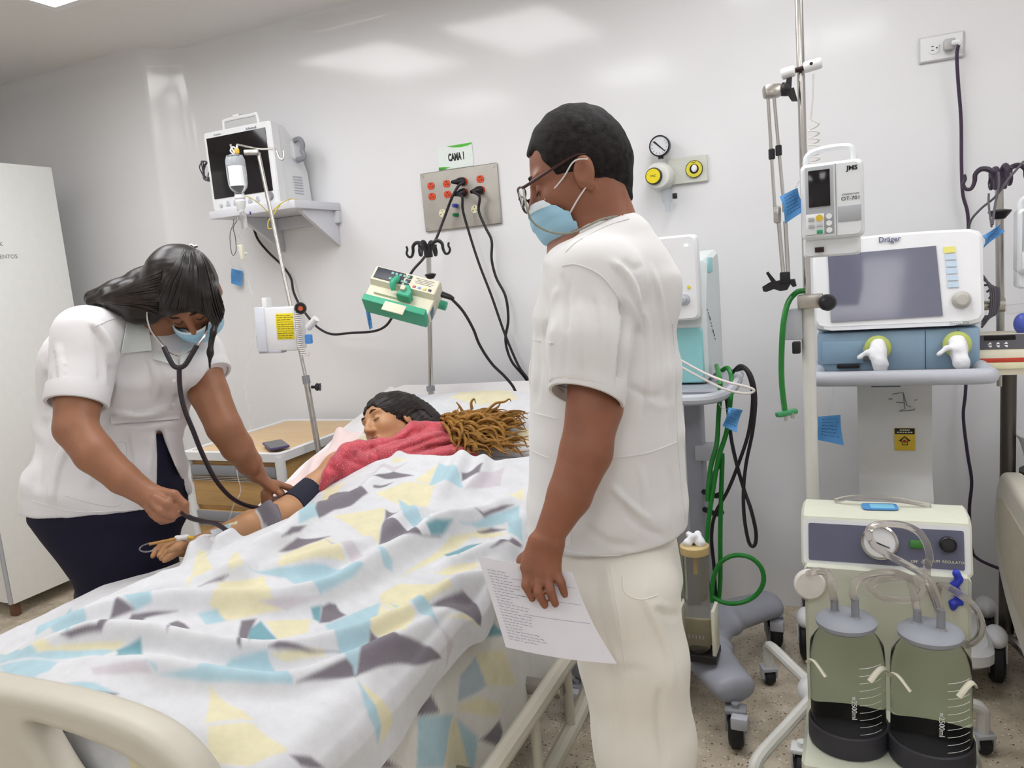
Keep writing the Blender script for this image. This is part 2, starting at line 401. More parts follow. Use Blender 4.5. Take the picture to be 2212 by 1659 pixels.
BLANKET_PRINT = [
 (C_YEL, [(-1.303,1.943),(-1.253,1.959),(-1.294,1.913)]),
 (C_YEL, [(-1.149,1.948),(-1.126,1.837),(-1.173,1.841)]),
 (C_YEL, [(-1.193,1.829),(-1.102,1.838),(-1.076,1.72),(-1.149,1.711),(-1.256,1.758)]),
 (C_YEL, [(-1.182,1.677),(-1.167,1.672),(-1.073,1.492),(-1.263,1.569)]),
 (C_YEL, [(-1.239,1.339),(-1.228,1.384),(-1.193,1.463),(-1.102,1.395),(-1.207,1.287)]),
 (C_YEL, [(-0.911,1.909),(-0.882,1.954),(-0.864,1.912)]),
 (C_YEL, [(-0.97,1.663),(-0.923,1.767),(-0.862,1.786),(-0.936,1.718),(-0.959,1.562),(-0.992,1.444)]),
 (C_YEL, [(-0.933,1.508),(-0.871,1.612),(-0.855,1.584),(-0.901,1.517)]),
 (C_YEL, [(-0.994,1.364),(-0.981,1.423),(-0.907,1.471),(-0.845,1.432),(-0.86,1.322),(-0.974,1.338)]),
 (C_YEL, [(-0.973,1.333),(-0.864,1.303),(-0.842,1.226),(-0.905,1.196)]),
 (C_YEL, [(-0.816,1.346),(-0.803,1.405),(-0.773,1.438)]),
 (C_YEL, [(-0.847,1.068),(-0.788,1.079),(-0.766,1.079),(-0.75,1.033),(-0.777,1.042),(-0.813,1.054)]),
 (C_YEL, [(-1.049,0.916),(-0.936,0.897),(-0.995,0.848)]),
 (C_YEL, [(-0.986,0.845),(-0.933,0.888),(-0.842,0.865),(-0.872,0.811),(-0.941,0.795)]),
 (C_YEL, [(-1.094,0.781),(-1.036,0.793),(-1.012,0.766),(-1.09,0.734)]),
 (C_YEL, [(-1.273,1.168),(-1.22,1.255),(-1.134,1.181),(-1.155,1.137)]),
 (C_YEL, [(-1.207,1.083),(-1.224,1.211),(-1.13,1.174),(-1.102,1.183),(-1.167,1.08)]),
 (C_YEL, [(-1.504,1.332),(-1.513,1.368),(-1.345,1.228),(-1.319,1.132)]),
 (C_YEL, [(-1.319,1.26),(-1.377,1.331),(-1.261,1.239),(-1.27,1.204)]),
 (C_YEL, [(-1.512,0.883),(-1.364,0.859),(-1.296,0.882),(-1.234,0.907),(-1.239,0.891),(-1.31,0.866),(-1.391,0.846),(-1.655,0.929)]),
 (C_YEL, [(-1.115,1.133),(-1.057,1.2),(-1.032,1.161),(-1.061,1.105)]),
 (C_YEL, [(-1.012,1.035),(-0.947,1.103),(-0.943,1.096),(-0.99,1.043)]),
 (C_YEL, [(-1.548,1.898),(-1.442,1.873),(-1.437,1.838),(-1.319,1.572)]),
 (C_LAV, [(-1.245,0.841),(-1.162,0.887),(-1.142,0.879),(-1.227,0.831)]),
 (C_LAV, [(-0.812,1.31),(-0.773,1.328),(-0.739,1.291)]),
 (C_LAV, [(-1.202,1.452),(-1.112,1.442),(-1.052,1.426),(-1.089,1.401)]),
 (C_LAV, [(-1.142,1.151),(-1.097,1.212),(-1.07,1.252),(-1.099,1.181)]),
 (C_LAV, [(-1.005,1.941),(-0.964,2.01),(-0.947,1.935),(-1.027,1.859)]),
 (C_LAV, [(-1.281,1.901),(-1.25,1.933),(-1.267,1.878),(-1.358,1.889)]),
 (C_BLUE, [(-1.149,1.948),(-1.07,1.913),(-1.03,1.865),(-1.121,1.833)]),
 (C_BLUE, [(-0.966,1.708),(-0.87,1.887),(-0.851,1.84),(-0.945,1.74)]),
 (C_TEAL, [(-1.013,1.62),(-0.976,1.693),(-0.982,1.643),(-0.998,1.615)]),
 (C_BLUE, [(-0.874,1.815),(-0.847,1.846),(-0.826,1.791),(-0.862,1.786)]),
 (C_BLUE, [(-1.251,1.244),(-1.189,1.299),(-1.127,1.355),(-1.049,1.393),(-1.05,1.349),(-1.07,1.257),(-1.179,1.276)]),
 (C_BLUE, [(-1.069,1.476),(-1.022,1.467),(-1.013,1.448),(-1.028,1.438)]),
 (C_BLUE, [(-1.021,1.202),(-0.977,1.341),(-0.905,1.196),(-0.859,1.076),(-0.886,1.089),(-0.944,1.136)]),
 (C_BLUE, [(-0.959,1.349),(-0.85,1.345),(-0.816,1.31),(-0.861,1.31)]),
 (C_BLUE, [(-0.851,1.071),(-0.813,1.054),(-0.777,1.042),(-0.757,1.025),(-0.808,1.028)]),
 (C_BLUE, [(-1.759,1.163),(-1.386,0.946),(-1.345,0.878),(-1.581,0.962)]),
 (C_BLUE, [(-1.347,1.001),(-1.381,1.091),(-1.293,1.022),(-1.312,0.997)]),
 (C_BLUE, [(-1.215,1.058),(-1.193,1.087),(-1.167,1.08),(-1.185,1.046)]),
 (C_TEAL, [(-1.12,1.086),(-1.121,1.126),(-1.062,1.104),(-1.053,1.023)]),
 (C_TEAL, [(-1.072,1.223),(-1.062,1.244),(-1.036,1.205),(-1.052,1.204)]),
 (C_TEAL, [(-1.239,0.891),(-1.211,0.922),(-1.18,0.893),(-1.221,0.877)]),
 (C_BLUE, [(-1.642,0.92),(-1.39,0.845),(-1.313,0.866),(-1.242,0.89),(-1.251,0.87),(-1.346,0.838),(-1.482,0.827)]),
 (C_BLUE, [(-1.471,0.821),(-1.324,0.837),(-1.315,0.814),(-1.332,0.793),(-1.418,0.795)]),
 (C_BLUE, [(-1.129,0.883),(-1.081,0.92),(-1.067,0.987),(-1.021,1.033),(-1.013,1.026),(-0.938,1.001),(-0.935,0.995),(-0.994,0.952),(-1.058,0.916)]),
 (C_BLUE, [(-1.256,0.798),(-1.212,0.819),(-1.161,0.822),(-1.215,0.797)]),
 (C_BLUE, [(-1.162,0.887),(-1.139,0.89),(-1.134,0.883)]),
 (C_BLUE, [(-1.278,1.452),(-1.537,1.825),(-1.28,1.532),(-1.276,1.456)]),
 (C_BLUE, [(-1.172,1.745),(-1.089,1.703),(-1.006,1.634),(-1.092,1.64)]),
 (C_TEAL, [(-0.957,1.601),(-0.929,1.675),(-0.908,1.714),(-0.909,1.588)]),
 (C_GREY, [(-1.303,1.814),(-1.267,1.878),(-1.188,1.865)]),
 (C_GREY, [(-1.056,1.91),(-1.017,1.976),(-1.009,1.932),(-1.042,1.883)]),
 (C_GREY, [(-1.276,1.782),(-1.234,1.822),(-1.242,1.798),(-1.271,1.773)]),
 (C_GREY, [(-1.301,1.549),(-1.461,1.813),(-1.425,1.81),(-1.27,1.742),(-1.265,1.652),(-1.281,1.602),(-1.273,1.525)]),
 (C_GREY, [(-1.167,1.672),(-1.11,1.645),(-1.129,1.611)]),
 (C_GREY, [(-1.131,1.613),(-1.071,1.608),(-1.01,1.592),(-0.984,1.636),(-1.071,1.49)]),
 (C_GREY, [(-0.951,1.775),(-0.932,1.785),(-0.907,1.842),(-0.882,1.877),(-0.904,1.826),(-0.927,1.78)]),
 (C_GREY, [(-0.869,1.681),(-0.86,1.713),(-0.848,1.777),(-0.823,1.78),(-0.823,1.771)]),
 (C_GREY, [(-1.248,1.338),(-1.25,1.411),(-1.196,1.468),(-1.228,1.385)]),
 (C_GREY, [(-1.265,1.376),(-1.276,1.425),(-1.267,1.468),(-1.26,1.432),(-1.264,1.372)]),
 (C_GREY, [(-0.933,1.744),(-0.908,1.777),(-0.872,1.795),(-0.932,1.741)]),
 (C_GREY, [(-0.85,1.345),(-0.833,1.457),(-0.816,1.474),(-0.795,1.463),(-0.774,1.446),(-0.803,1.405),(-0.818,1.377)]),
 (C_GREY, [(-0.905,1.196),(-0.845,1.207),(-0.824,1.237),(-0.811,1.255),(-0.772,1.279),(-0.822,1.174),(-0.859,1.076)]),
 (C_GREY, [(-0.931,1.001),(-0.91,1.041),(-0.886,1.089),(-0.872,1.088),(-0.86,1.076),(-0.899,1.036)]),
 (C_GREY, [(-1.035,1.201),(-1.059,1.243),(-1.054,1.262),(-1.044,1.271),(-1.026,1.26),(-1.008,1.257),(-1.02,1.216)]),
 (C_GREY, [(-1.021,1.037),(-1.012,1.054),(-0.999,1.063),(-0.975,1.078),(-0.954,1.092),(-0.928,1.122),(-0.963,1.081),(-1.007,1.045)]),
 (C_GREY, [(-1.355,0.99),(-1.354,0.994),(-1.314,0.998),(-1.345,0.962)]),
 (C_GREY, [(-1.363,0.875),(-1.297,0.902),(-1.315,0.99),(-1.246,1.039),(-1.286,0.996),(-1.282,0.899),(-1.337,0.875)]),
 (C_GREY, [(-1.175,0.95),(-1.237,1.007),(-1.231,1.021),(-1.215,1.023),(-1.198,1.018)]),
 (C_GREY, [(-1.066,1.006),(-1.126,1.069),(-1.147,1.101),(-1.13,1.125),(-1.115,1.086),(-1.059,1.007)]),
 (C_GREY, [(-1.215,0.797),(-1.16,0.823),(-1.165,0.807)]),
 (C_GREY, [(-1.309,0.738),(-1.225,0.742),(-1.27,0.701)]),
 (C_GREY, [(-0.836,0.862),(-0.818,0.888),(-0.798,0.898),(-0.818,0.864)]),
 (C_GREY, [(-1.298,1.14),(-1.266,1.199),(-1.269,1.18)])]
SHEET_PRINT = [
 (C_GREY, [(1.194,0.517),(1.25,0.516),(1.274,0.466),(1.194,0.504)]),
 (C_BLUE, [(1.193,0.505),(1.338,0.422),(1.242,0.367),(1.163,0.413)]),
 (C_YEL, [(1.341,0.416),(1.382,0.338),(1.365,0.277),(1.242,0.367)]),
 (C_YEL, [(1.453,0.502),(1.58,0.444),(1.602,0.34),(1.475,0.408)]),
 ("#aab9c2", [(1.381,0.485),(1.451,0.495),(1.475,0.408),(1.362,0.435)]),
 (C_GREY, [(1.415,0.312),(1.503,0.304),(1.509,0.269),(1.474,0.255)]),
 (C_YEL, [(1.354,0.427),(1.429,0.407),(1.518,0.338),(1.498,0.314),(1.386,0.397)]),
 (C_GREY, [(1.04,0.493),(1.064,0.5),(1.12,0.439)]),
 (C_BLUE, [(1.348,0.409),(1.41,0.321),(1.386,0.26),(1.37,0.272)]),
 (C_TEAL, [(1.493,0.52),(1.562,0.522),(1.599,0.474)])]
# ================================================================ the patient's bed
M_beige = mat('bed_plastic_beige', '#c4bfb1', rough=.42, var=.02)
M_cream = mat('cream_enamel', '#dcd9c6', rough=.4, var=.02)
M_rubber = mat('black_rubber', '#17161a', rough=.6, var=.05)
M_steel = mat('brushed_steel', '#b9b5ae', rough=.32, metal=1., var=.06, vscale=60)
M_chrome = mat('chrome', '#cfccc8', rough=.2, metal=1., var=0)
M_black = mat('black_plastic', '#1b191d', rough=.4, var=.04)
M_white = mat('white_plastic', '#e3e4e5', rough=.4, var=.01)
M_grey = mat('grey_plastic', '#8b8d93', rough=.45, var=.02)
M_lgrey = mat('light_grey_plastic', '#b9bcc4', rough=.42, var=.02)
M_sheet = mat('white_sheet', '#e2dfdf', rough=.95, var=.02, bump=.15, bscale=600, sheen=.2)
M_pink = mat('pink_sheet', '#e8d2cf', rough=.95, var=.03, bump=.15, bscale=600, sheen=.2)
M_skirt_sheet = None
BX0, BX1 = -1.82, -.86
def zm(y): return np.where(np.asarray(y) > 1.75, .60+.30*(np.asarray(y)-1.75), .60)
def caster(parent, c, r=.05, w=.03, ang=0., fork=None, name='caster', hub=None):
    c = np.asarray(c, float); a = V(math.cos(ang), math.sin(ang), 0)
    o = MB().lathe([(0, -w/2), (r*.8, -w/2), (r, -w/2+.008), (r, w/2-.008), (r*.8, w/2), (0, w/2)], c, a, 22).obj(name, M_rubber, parent)
    MB().lathe([(0, -w/2-.002), (r*.6, -w/2-.002), (r*.62, -w/2+.001), (r*.62, w/2-.001), (r*.6, w/2+.002), (0, w/2+.002)], c, a, 18).obj('hub', hub or M_grey, o)
    b = nrm(np.cross(a, V(0, 0, 1))); m = MB()
    for s in (-1, 1): m.box(c+a*s*(w/2+.006)+V(0, 0, r*.55), (.006, .035, r*1.15), .002, np.stack([a, b, V(0, 0, 1)], 1))
    m.box(c+V(0, 0, r*1.14), (w+.018, .045, .012), .003, np.stack([a, b, V(0, 0, 1)], 1)); m.cyl(c+V(0, 0, r*1.1), c+V(0, 0, r*1.5), .011)
    m.obj('fork', fork or M_grey, o); return o
bed = thing('hospital_bed', 'beige hospital bed the woman lies in, with looped footboard handle', 'bed', (-1.34, 1.8, 0))
BO = V(-1.34, 1.8, 0)
# base frame, posts and casters
f = MB()
for x in (-.40, .40): f.box((x, 0, .33), (.05, 1.9, .06), .006)
for y in (-.85, -.1, .8): f.box((0, y, .33), (.78, .05, .05), .006)
f.obj('frame', M_beige, bed)
for x in (-.38, .38):
    for y in (-.85, .85):
        MB().box((x, y, .22), (.05, .05, .2), .006).obj('post', M_beige, bed)
        caster(bed, (x, y, .06), .06, .035)
# mattress: flat foot section and raised back section, one bent slab
mm = MB(); G0 = []
for y in np.concatenate([np.linspace(.80, 1.7, 6), np.linspace(1.72, 1.8, 4), np.linspace(1.85, 2.78, 6)]):
    z = float(zm(y)); pts = []
    for px, pz in rrect(BX1-BX0-.02, .16, .045, 4): pts.append(V((BX0+BX1)/2+px, y, z-.085+pz)-BO)
    pts.append(pts[0]); G0.append(pts)
mm.sheet(G0); n = len(G0[0]); mm.f.append(tuple(range(n-1))); mm.f.append(tuple(range((len(G0)-1)*n, (len(G0)-1)*n+n-1)))
mm.obj('mattress', mat('mattress_vinyl', '#5d6670', rough=.6), bed)
# footboard: thick moulded board with a big hand hole
def closed_curve(pts, n=6): return [tuple(p) for p in catmull([np.array(p, float) for p in pts], n, True)]
half_o = [(0, .768), (.2, .772), (.32, .766), (.40, .752), (.455, .724), (.492, .68), (.51, .62), (.51, .45), (.46, .36), (.2, .35)]
outer = half_o+[(-x, z) for x, z in half_o[::-1][:-1]]
half_h = [(.135, .716), (.22, .719), (.32, .709), (.385, .69), (.43, .655), (.438, .60), (.40, .565), (.30, .555), (.21, .60), (.16, .655)]
def board(outer, holes, y0, th, m, parent, name):
    cu = bpy.data.curves.new(name, 'CURVE'); cu.dimensions = '2D'; cu.fill_mode = 'BOTH'; cu.extrude = th/2-.018; cu.bevel_depth = .018; cu.bevel_resolution = 4; cu.offset = -.018
    for P in [outer]+holes:
        P = closed_curve(P); s = cu.splines.new('POLY'); s.points.add(len(P)-1); s.use_cyclic_u = True
        for q, p in zip(s.points, P): q.co = (p[0], p[1], 0, 1)
    t = bpy.data.objects.new(name, cu); COL.objects.link(t)
    me = bpy.data.meshes.new_from_object(t.evaluated_get(bpy.context.evaluated_depsgraph_get())); bpy.data.objects.remove(t)
    me.transform(Matrix([[1, 0, 0, 0], [0, 0, -1, y0], [0, 1, 0, 0], [0, 0, 0, 1]]))
    me.materials.clear(); me.materials.append(m); me.polygons.foreach_set('use_smooth', [True]*len(me.polygons)); me.set_sharp_from_angle(angle=.7)
    return linkobj(name, me, parent)
board(outer, [half_h, [(-x, z) for x, z in half_h[::-1]]], .72-1.8, .06, M_beige, bed, 'footboard')
# folded-down side rail on the near side
r = MB(); xr = -.69+1.34
loop = [(xr, -.62, .36), (xr, -.35, .365), (xr, -.06, .365), (xr, .02, .33), (xr+.01, .04, .26), (xr, -.03, .19), (xr, -.35, .17), (xr, -.62, .18), (xr, -.7, .22), (xr, -.7, .31)]
r.tube(loop, .022, 10, 6, True)
for y in (-.55, -.32, -.1): r.cyl((xr, y, .18), (xr, y, .36), .012)
rail = r.obj('side_rail', M_beige, bed)
for y in (-.5, -.12): MB().box((xr-.07, y, .3), (.13, .04, .03), .005).obj('rail_arm', M_steel, rail)
# ---------------------------------------------------------------- bed linen
def poly_dist(X, Y, P):
    d = np.full(X.shape, 9.); t = np.zeros(X.shape); L = 0; tot = sum(np.linalg.norm(np.array(P[i+1][:2])-np.array(P[i][:2])) for i in range(len(P)-1))
    for a, b in zip(P, P[1:]):
        a = np.array(a[:2], float); b = np.array(b[:2], float); l = np.linalg.norm(b-a); u = np.clip(((X-a[0])*(b[0]-a[0])+(Y-a[1])*(b[1]-a[1]))/l**2, 0, 1)
        q = np.hypot(X-a[0]-u*(b[0]-a[0]), Y-a[1]-u*(b[1]-a[1])); m = q < d; t = np.where(m, (L+u*l)/tot, t); d = np.where(m, q, d); L += l
    return d, t
def ridge(X, Y, pix, A, w, z=.68):
    P = [PZ(a, b, z) for a, b in pix]; P = catmull(P, 5); d, t = poly_dist(X, Y, P)
    return A*np.exp(-(d/w)**2)*np.clip(np.minimum(t, 1-t)*6, .15, 1)
def fbm(X, Y, sc, sd=0.):
    out = np.zeros(X.shape); a = 1.
    for k in range(3):
        for j in range(4):
            th = 1.3*j+2.1*k+sd; out += a*np.sin(sc*(X*math.cos(th)+Y*math.sin(th))+3.7*j+sd*5+1.3*np.sin(sc*.6*(Y*math.cos(th)-X*math.sin(th))+j))/4
        sc *= 2.1; a *= .5
    return out
RIDGES = [  # pixel polylines of the folds, height, width
 ([(1130, 1128), (1040, 1140), (950, 1168), (830, 1230), (690, 1300), (540, 1345), (330, 1385), (120, 1420), (0, 1432)], .040, .026),
 ([(1128, 1190), (1020, 1225), (900, 1295), (760, 1360), (610, 1410), (400, 1440), (150, 1455), (0, 1462)], .042, .024),
 ([(1110, 1235), (1000, 1270), (880, 1340), (760, 1400), (600, 1455), (400, 1478), (200, 1490)], .032, .024),
 ([(960, 1080), (880, 1100), (800, 1150), (700, 1185), (600, 1200)], .024, .028),
 ([(1120, 1050), (1020, 1080), (940, 1110), (890, 1120)], .026, .024), ([(1130, 1090), (1060, 1100), (1000, 1125), (930, 1150)], .022, .02),
 ([(1020, 1010), (980, 1050), (930, 1075)], .022, .024), ([(1060, 1000), (1040, 1040), (990, 1060)], .016, .02), ([(900, 1000), (860, 1030), (810, 1050)], .014, .022),
 ([(860, 1030), (780, 1075), (700, 1110), (620, 1165), (520, 1220), (380, 1280)], .024, .028),
 ([(740, 1080), (690, 1100), (640, 1140), (560, 1185), (470, 1235)], .018, .022),
 ([(448, 1180), (440, 1215), (410, 1250)], .05, .02), ([(508, 1190), (500, 1215), (470, 1245)], .04, .018),
 ([(420, 1262), (250, 1320), (90, 1372), (0, 1390)], .022, .028), ([(560, 1290), (400, 1330), (250, 1355), (100, 1395)], .022, .024),
 ([(640, 1235), (520, 1275), (420, 1300)], .014, .022), ([(800, 1215), (700, 1255), (560, 1290)], .016, .024),
 ([(1060, 1290), (950, 1350), (860, 1420), (760, 1500)], .014, .04), ([(900, 1480), (800, 1540), (700, 1600)], .012, .04), ([(560, 1510), (400, 1560), (300, 1580)], .010, .04)]
def blanket_z(X, Y):
    b = np.interp(Y, [.8, .95, 1.2, 1.5, 1.75, 2.0, 2.2], [.09, .11, .10, .13, .13, .12, .12])
    c = np.interp(Y, [.8, 1.3, 2.1], [-1.33, -1.33, -1.2])
    w = np.interp(Y, [.8, 1.3, 1.8, 2.1], [.27, .28, .30, .36])
    z = zm(Y)+.035+b*np.exp(-(np.abs(X-c)/w)**2.4)
    for pix, A, wd in RIDGES: z = z+ridge(X, Y, pix, A, wd, .68 if pix[0][1] > 1100 else .76)
    z += .005*fbm(X, Y, 9, .4)+.0022*fbm(X, Y, 30, 1.7)
    return z
def build_blanket(step=.003):
    xs = np.arange(BX0-.005, BX1+.045, step); rows = []; uv = []
    vs = np.concatenate([np.linspace(-.2, 0, 30, endpoint=False), np.linspace(0, 1, 460)])
    # hem line at the chest: runs from the left side of the torso up over the chest
    hx = np.array([-1.9, -1.80, -1.70, -1.63, -1.55, -1.45, -1.34, -1.16, -1.0, -.86, -.75]); hy = np.array([1.70, 1.78, 1.90, 1.99, 2.0, 2.0, 2.0, 2.0, 2.04, 2.14, 2.18])
    dl = np.arange(.10, 0, -step); dr = np.arange(step, .12, step)
    G = np.zeros((len(vs), len(dl)+len(xs)+len(dr), 3)); UV = np.zeros(G.shape[:2]+(2,))
    nl, nx = len(dl), len(xs)
    XS = np.zeros((len(vs), nx)); YS = np.zeros((len(vs), nx)); q = np.linspace(0, 1, nx)
    for i, v in enumerate(vs):
        yl = .80+np.clip(v, 0, 1)*1.2; xl = np.interp(yl, [0, 1.40, 1.50, 1.95, 2.05], [BX0-.005, BX0-.005, -1.735, -1.70, -1.62])
        XS[i] = xl+(xs[-1]-xl)*q; YS[i] = .80+np.clip(v, 0, 1)*(np.interp(XS[i], hx, hy)-.80)
    ZS = blanket_z(XS, YS)
    for i, v in enumerate(vs):
        xs = XS[i]; y = YS[i]; yy = y-.012*(v < 0)
        z = ZS[i]; drop = np.clip(-v, 0, 1)*.9
        G[i, nl:nl+nx] = np.stack([xs, yy-.02*np.sqrt(np.clip(drop*8, 0, 1)), z-drop], -1)
        l = G[i, nl]; hang = np.clip(np.interp(y[0], [1.35, 1.6], [1, .45]), 0, 1)
        G[i, :nl] = l+np.stack([-.035*np.sqrt(np.clip(dl/.05, 0, 1)), 0*dl, -dl*hang], -1)
        r_ = G[i, nl+nx-1]; k = dr/.12; ylen = np.interp(y[-1], [.8, 1.1, 1.6, 1.9, 2.2], [.115, .10, .07, .10, .22])
        out = .022*np.sqrt(np.clip(k*3, 0, 1))+.010*np.sin(y[-1]*19+.6*np.sin(y[-1]*7))*k
        G[i, nl+nx:] = r_+np.stack([out, 0*k, -k*ylen], -1)
        UV[i, nl:nl+nx] = np.stack([xs, y+np.minimum(v, 0)*.9], -1); UV[i, :nl] = np.stack([xs[0]-dl, np.full(nl, UV[i, nl, 1])], -1)
        UV[i, nl+nx:] = np.stack([xs[-1]+k*ylen, np.full(len(k), UV[i, nl+nx-1, 1])], -1)
    # rounded shoulder on the long edges
    e = np.clip((.035-(XS-XS[:, :1]))/.05, 0, 1); G[:, nl:nl+nx, 2] -= .03*e**2
    e = np.clip((G[:, nl:nl+nx, 0]-(BX1-.0))/.045, 0, 1); G[:, nl:nl+nx, 2] -= .03*e**2
    G[:, nl+nx:, 2] -= .03; G[:, :nl, 2] -= .03
    # rolled hem
    G[-9:, :, 2] -= (np.linspace(0, 1, 9)**2*.03)[:, None]
    return G, UV
# the print: soft triangles and blades in grey, sky blue and straw yellow, laid out on the cloth itself
def paint(UV, polys, base, soft=.003):
    """lay soft-edged printed shapes (polygons in cloth coordinates) over the base colour"""
    sh = UV.shape[:-1]; X = UV[..., 0].ravel(); Y = UV[..., 1].ravel()
    col = np.tile(np.array(srgb(base)[:3]), (X.size, 1))
    for c, P in polys:
        P = np.array(P, float)
        bb = (X > P[:, 0].min()-soft) & (X < P[:, 0].max()+soft) & (Y > P[:, 1].min()-soft) & (Y < P[:, 1].max()+soft); idx = np.nonzero(bb)[0]
        if not len(idx): continue
        x = X[idx]; y = Y[idx]; s = np.zeros(len(idx), bool); d = np.full(len(idx), 9.); j = len(P)-1
        for i in range(len(P)):
            (x0, y0), (x1, y1) = P[i], P[j]; j = i; ex, ey = x1-x0, y1-y0; l2 = ex*ex+ey*ey
            if l2 < 1e-12: continue
            u = np.clip(((x-x0)*ex+(y-y0)*ey)/l2, 0, 1); d = np.minimum(d, np.hypot(x-x0-u*ex, y-y0-u*ey))
            if y0 != y1: s ^= ((y0 > y) != (y1 > y)) & (x < ex*(y-y0)/ey+x0)
        a_ = np.clip(.5+np.where(s, d, -d)/(2*soft), 0, 1)[:, None]
        col[idx] = col[idx]*(1-a_)+np.array(srgb(c)[:3])*a_
    return col.reshape(sh+(3,))
def cloth_mat(name):
    m = bpy.data.materials.new(name); m.use_nodes = True; nt = m.node_tree; N = nt.nodes; L = nt.links; b = N['Principled BSDF']
    at = N.new('ShaderNodeAttribute'); at.attribute_name = 'print'; tc = N.new('ShaderNodeTexCoord')
    n = N.new('ShaderNodeTexNoise'); n.inputs['Scale'].default_value = 22; n.inputs['Detail'].default_value = 6; n.inputs['Roughness'].default_value = .7
    r = N.new('ShaderNodeValToRGB'); r.color_ramp.elements[0].color = (.93, .93, .935, 1); r.color_ramp.elements[1].color = (1.05, 1.05, 1.05, 1)
    r.color_ramp.elements[0].position = .35; r.color_ramp.elements[1].position = .68
    mx = N.new('ShaderNodeMixRGB'); mx.blend_type = 'MULTIPLY'; mx.inputs[0].default_value = 1
    L.new(tc.outputs['Object'], n.inputs['Vector']); L.new(n.outputs[0], r.inputs[0]); L.new(at.outputs['Color'], mx.inputs[1]); L.new(r.outputs[0], mx.inputs[2])
    L.new(mx.outputs[0], b.inputs['Base Color']); b.inputs['Roughness'].default_value = .95; b.inputs['Sheen Weight'].default_value = .15
    w = N.new('ShaderNodeTexNoise'); w.inputs['Scale'].default_value = 900; bp = N.new('ShaderNodeBump'); bp.inputs['Strength'].default_value = .12; bp.inputs['Distance'].default_value = .001
    L.new(tc.outputs['Object'], w.inputs['Vector']); L.new(w.outputs[0], bp.inputs['Height']); L.new(bp.outputs[0], b.inputs['Normal']); return m
M_print = cloth_mat('printed_cotton')
def printed(name, G, UV, polys, th=.004, base=C_BASE, parent=None):
    mb = MB().sheet(G, th); o = mb.obj(name, M_print, parent, angle=60); col = paint(UV, polys, base).reshape(-1, 3); k = len(col)
    at = o.data.color_attributes.new('print', 'FLOAT_COLOR', 'POINT')
    c4 = np.ones((2*k, 4), np.float32); c4[:k, :3] = col; c4[k:, :3] = col; at.data.foreach_set('color', c4.ravel()); return o
BG, BUV = build_blanket()
blanket = tag(printed('blanket', BG, BUV, BLANKET_PRINT, .005), 'printed blanket with grey, blue and yellow triangles spread over the patient', 'blanket')
# under-sheet of the same print hanging down the near side of the bed
SY = np.linspace(.82, 2.02, 150); SK = np.linspace(0, 1, 60)
SG = np.zeros((150, 60, 3)); SUV = np.zeros((150, 60, 2))
for i, y in enumerate(SY):
    zt = float(zm(y))+.012; zb = np.interp(y, [.8, 1.5, 1.78, 1.88, 1.94, 2.02], [.26, .24, .235, .26, .36, .60])
    x = -.868+.045*np.sqrt(np.clip(SK*8, 0, 1))+.03*SK+(.012*np.sin(y*17)+.008*np.sin(y*31+1))*SK
    SG[i] = np.stack([x, np.full(60, y)+.01*SK*np.sin(y*9), zt+(zb-zt)*SK], -1); SUV[i] = np.stack([np.full(60, y), zt+(zb-zt)*SK], -1)
tag(printed('bed_sheet', SG, SUV, SHEET_PRINT, .003, '#d8d7d1'), 'printed under-sheet hanging down the near side of the bed, below the blanket', 'sheet')
# white bottom sheet over the raised back, a pink fold on its far edge
G = []
for y in np.linspace(1.78, 2.78, 60):
    z = float(zm(y)); row = []
    for u in np.linspace(0, 1, 50):
        if u < .25: q = u/.25; x = BX0-.022+.012*math.sin(y*14)*(1-q); zz = z+.008-.16*(1-q)
        else: q = (u-.25)/.75; x = BX0-.02+q*(BX1-BX0+.03); zz = z+.012-.02*max(0, 1-q*14)
        row.append((x, y, zz+.004*math.sin(y*23+u*9)))
    G.append(row)
tag(MB().sheet(G, .003).obj('fitted_sheet', M_sheet), 'plain white sheet over the raised back of the mattress', 'sheet')
G = []
for t in np.linspace(0, 1, 30):
    row = []
    for u in np.linspace(0, 1, 26):
        y = 1.93+.42*t; x = BX0-.035+(.16+.03*math.sin(t*9))*u+.03*math.sin(t*3)
        zz = float(zm(y))+.028+.012*math.sin(t*13+u*4)+.008*math.sin(u*11+t*5)-.05*max(0, 1-u*5)**2
        row.append((x, y, zz))
    G.append(row)
tag(MB().sheet(G, .004).obj('pink_drawsheet', M_pink), 'pale pink folded sheet beside the patient on the far edge of the bed', 'sheet')
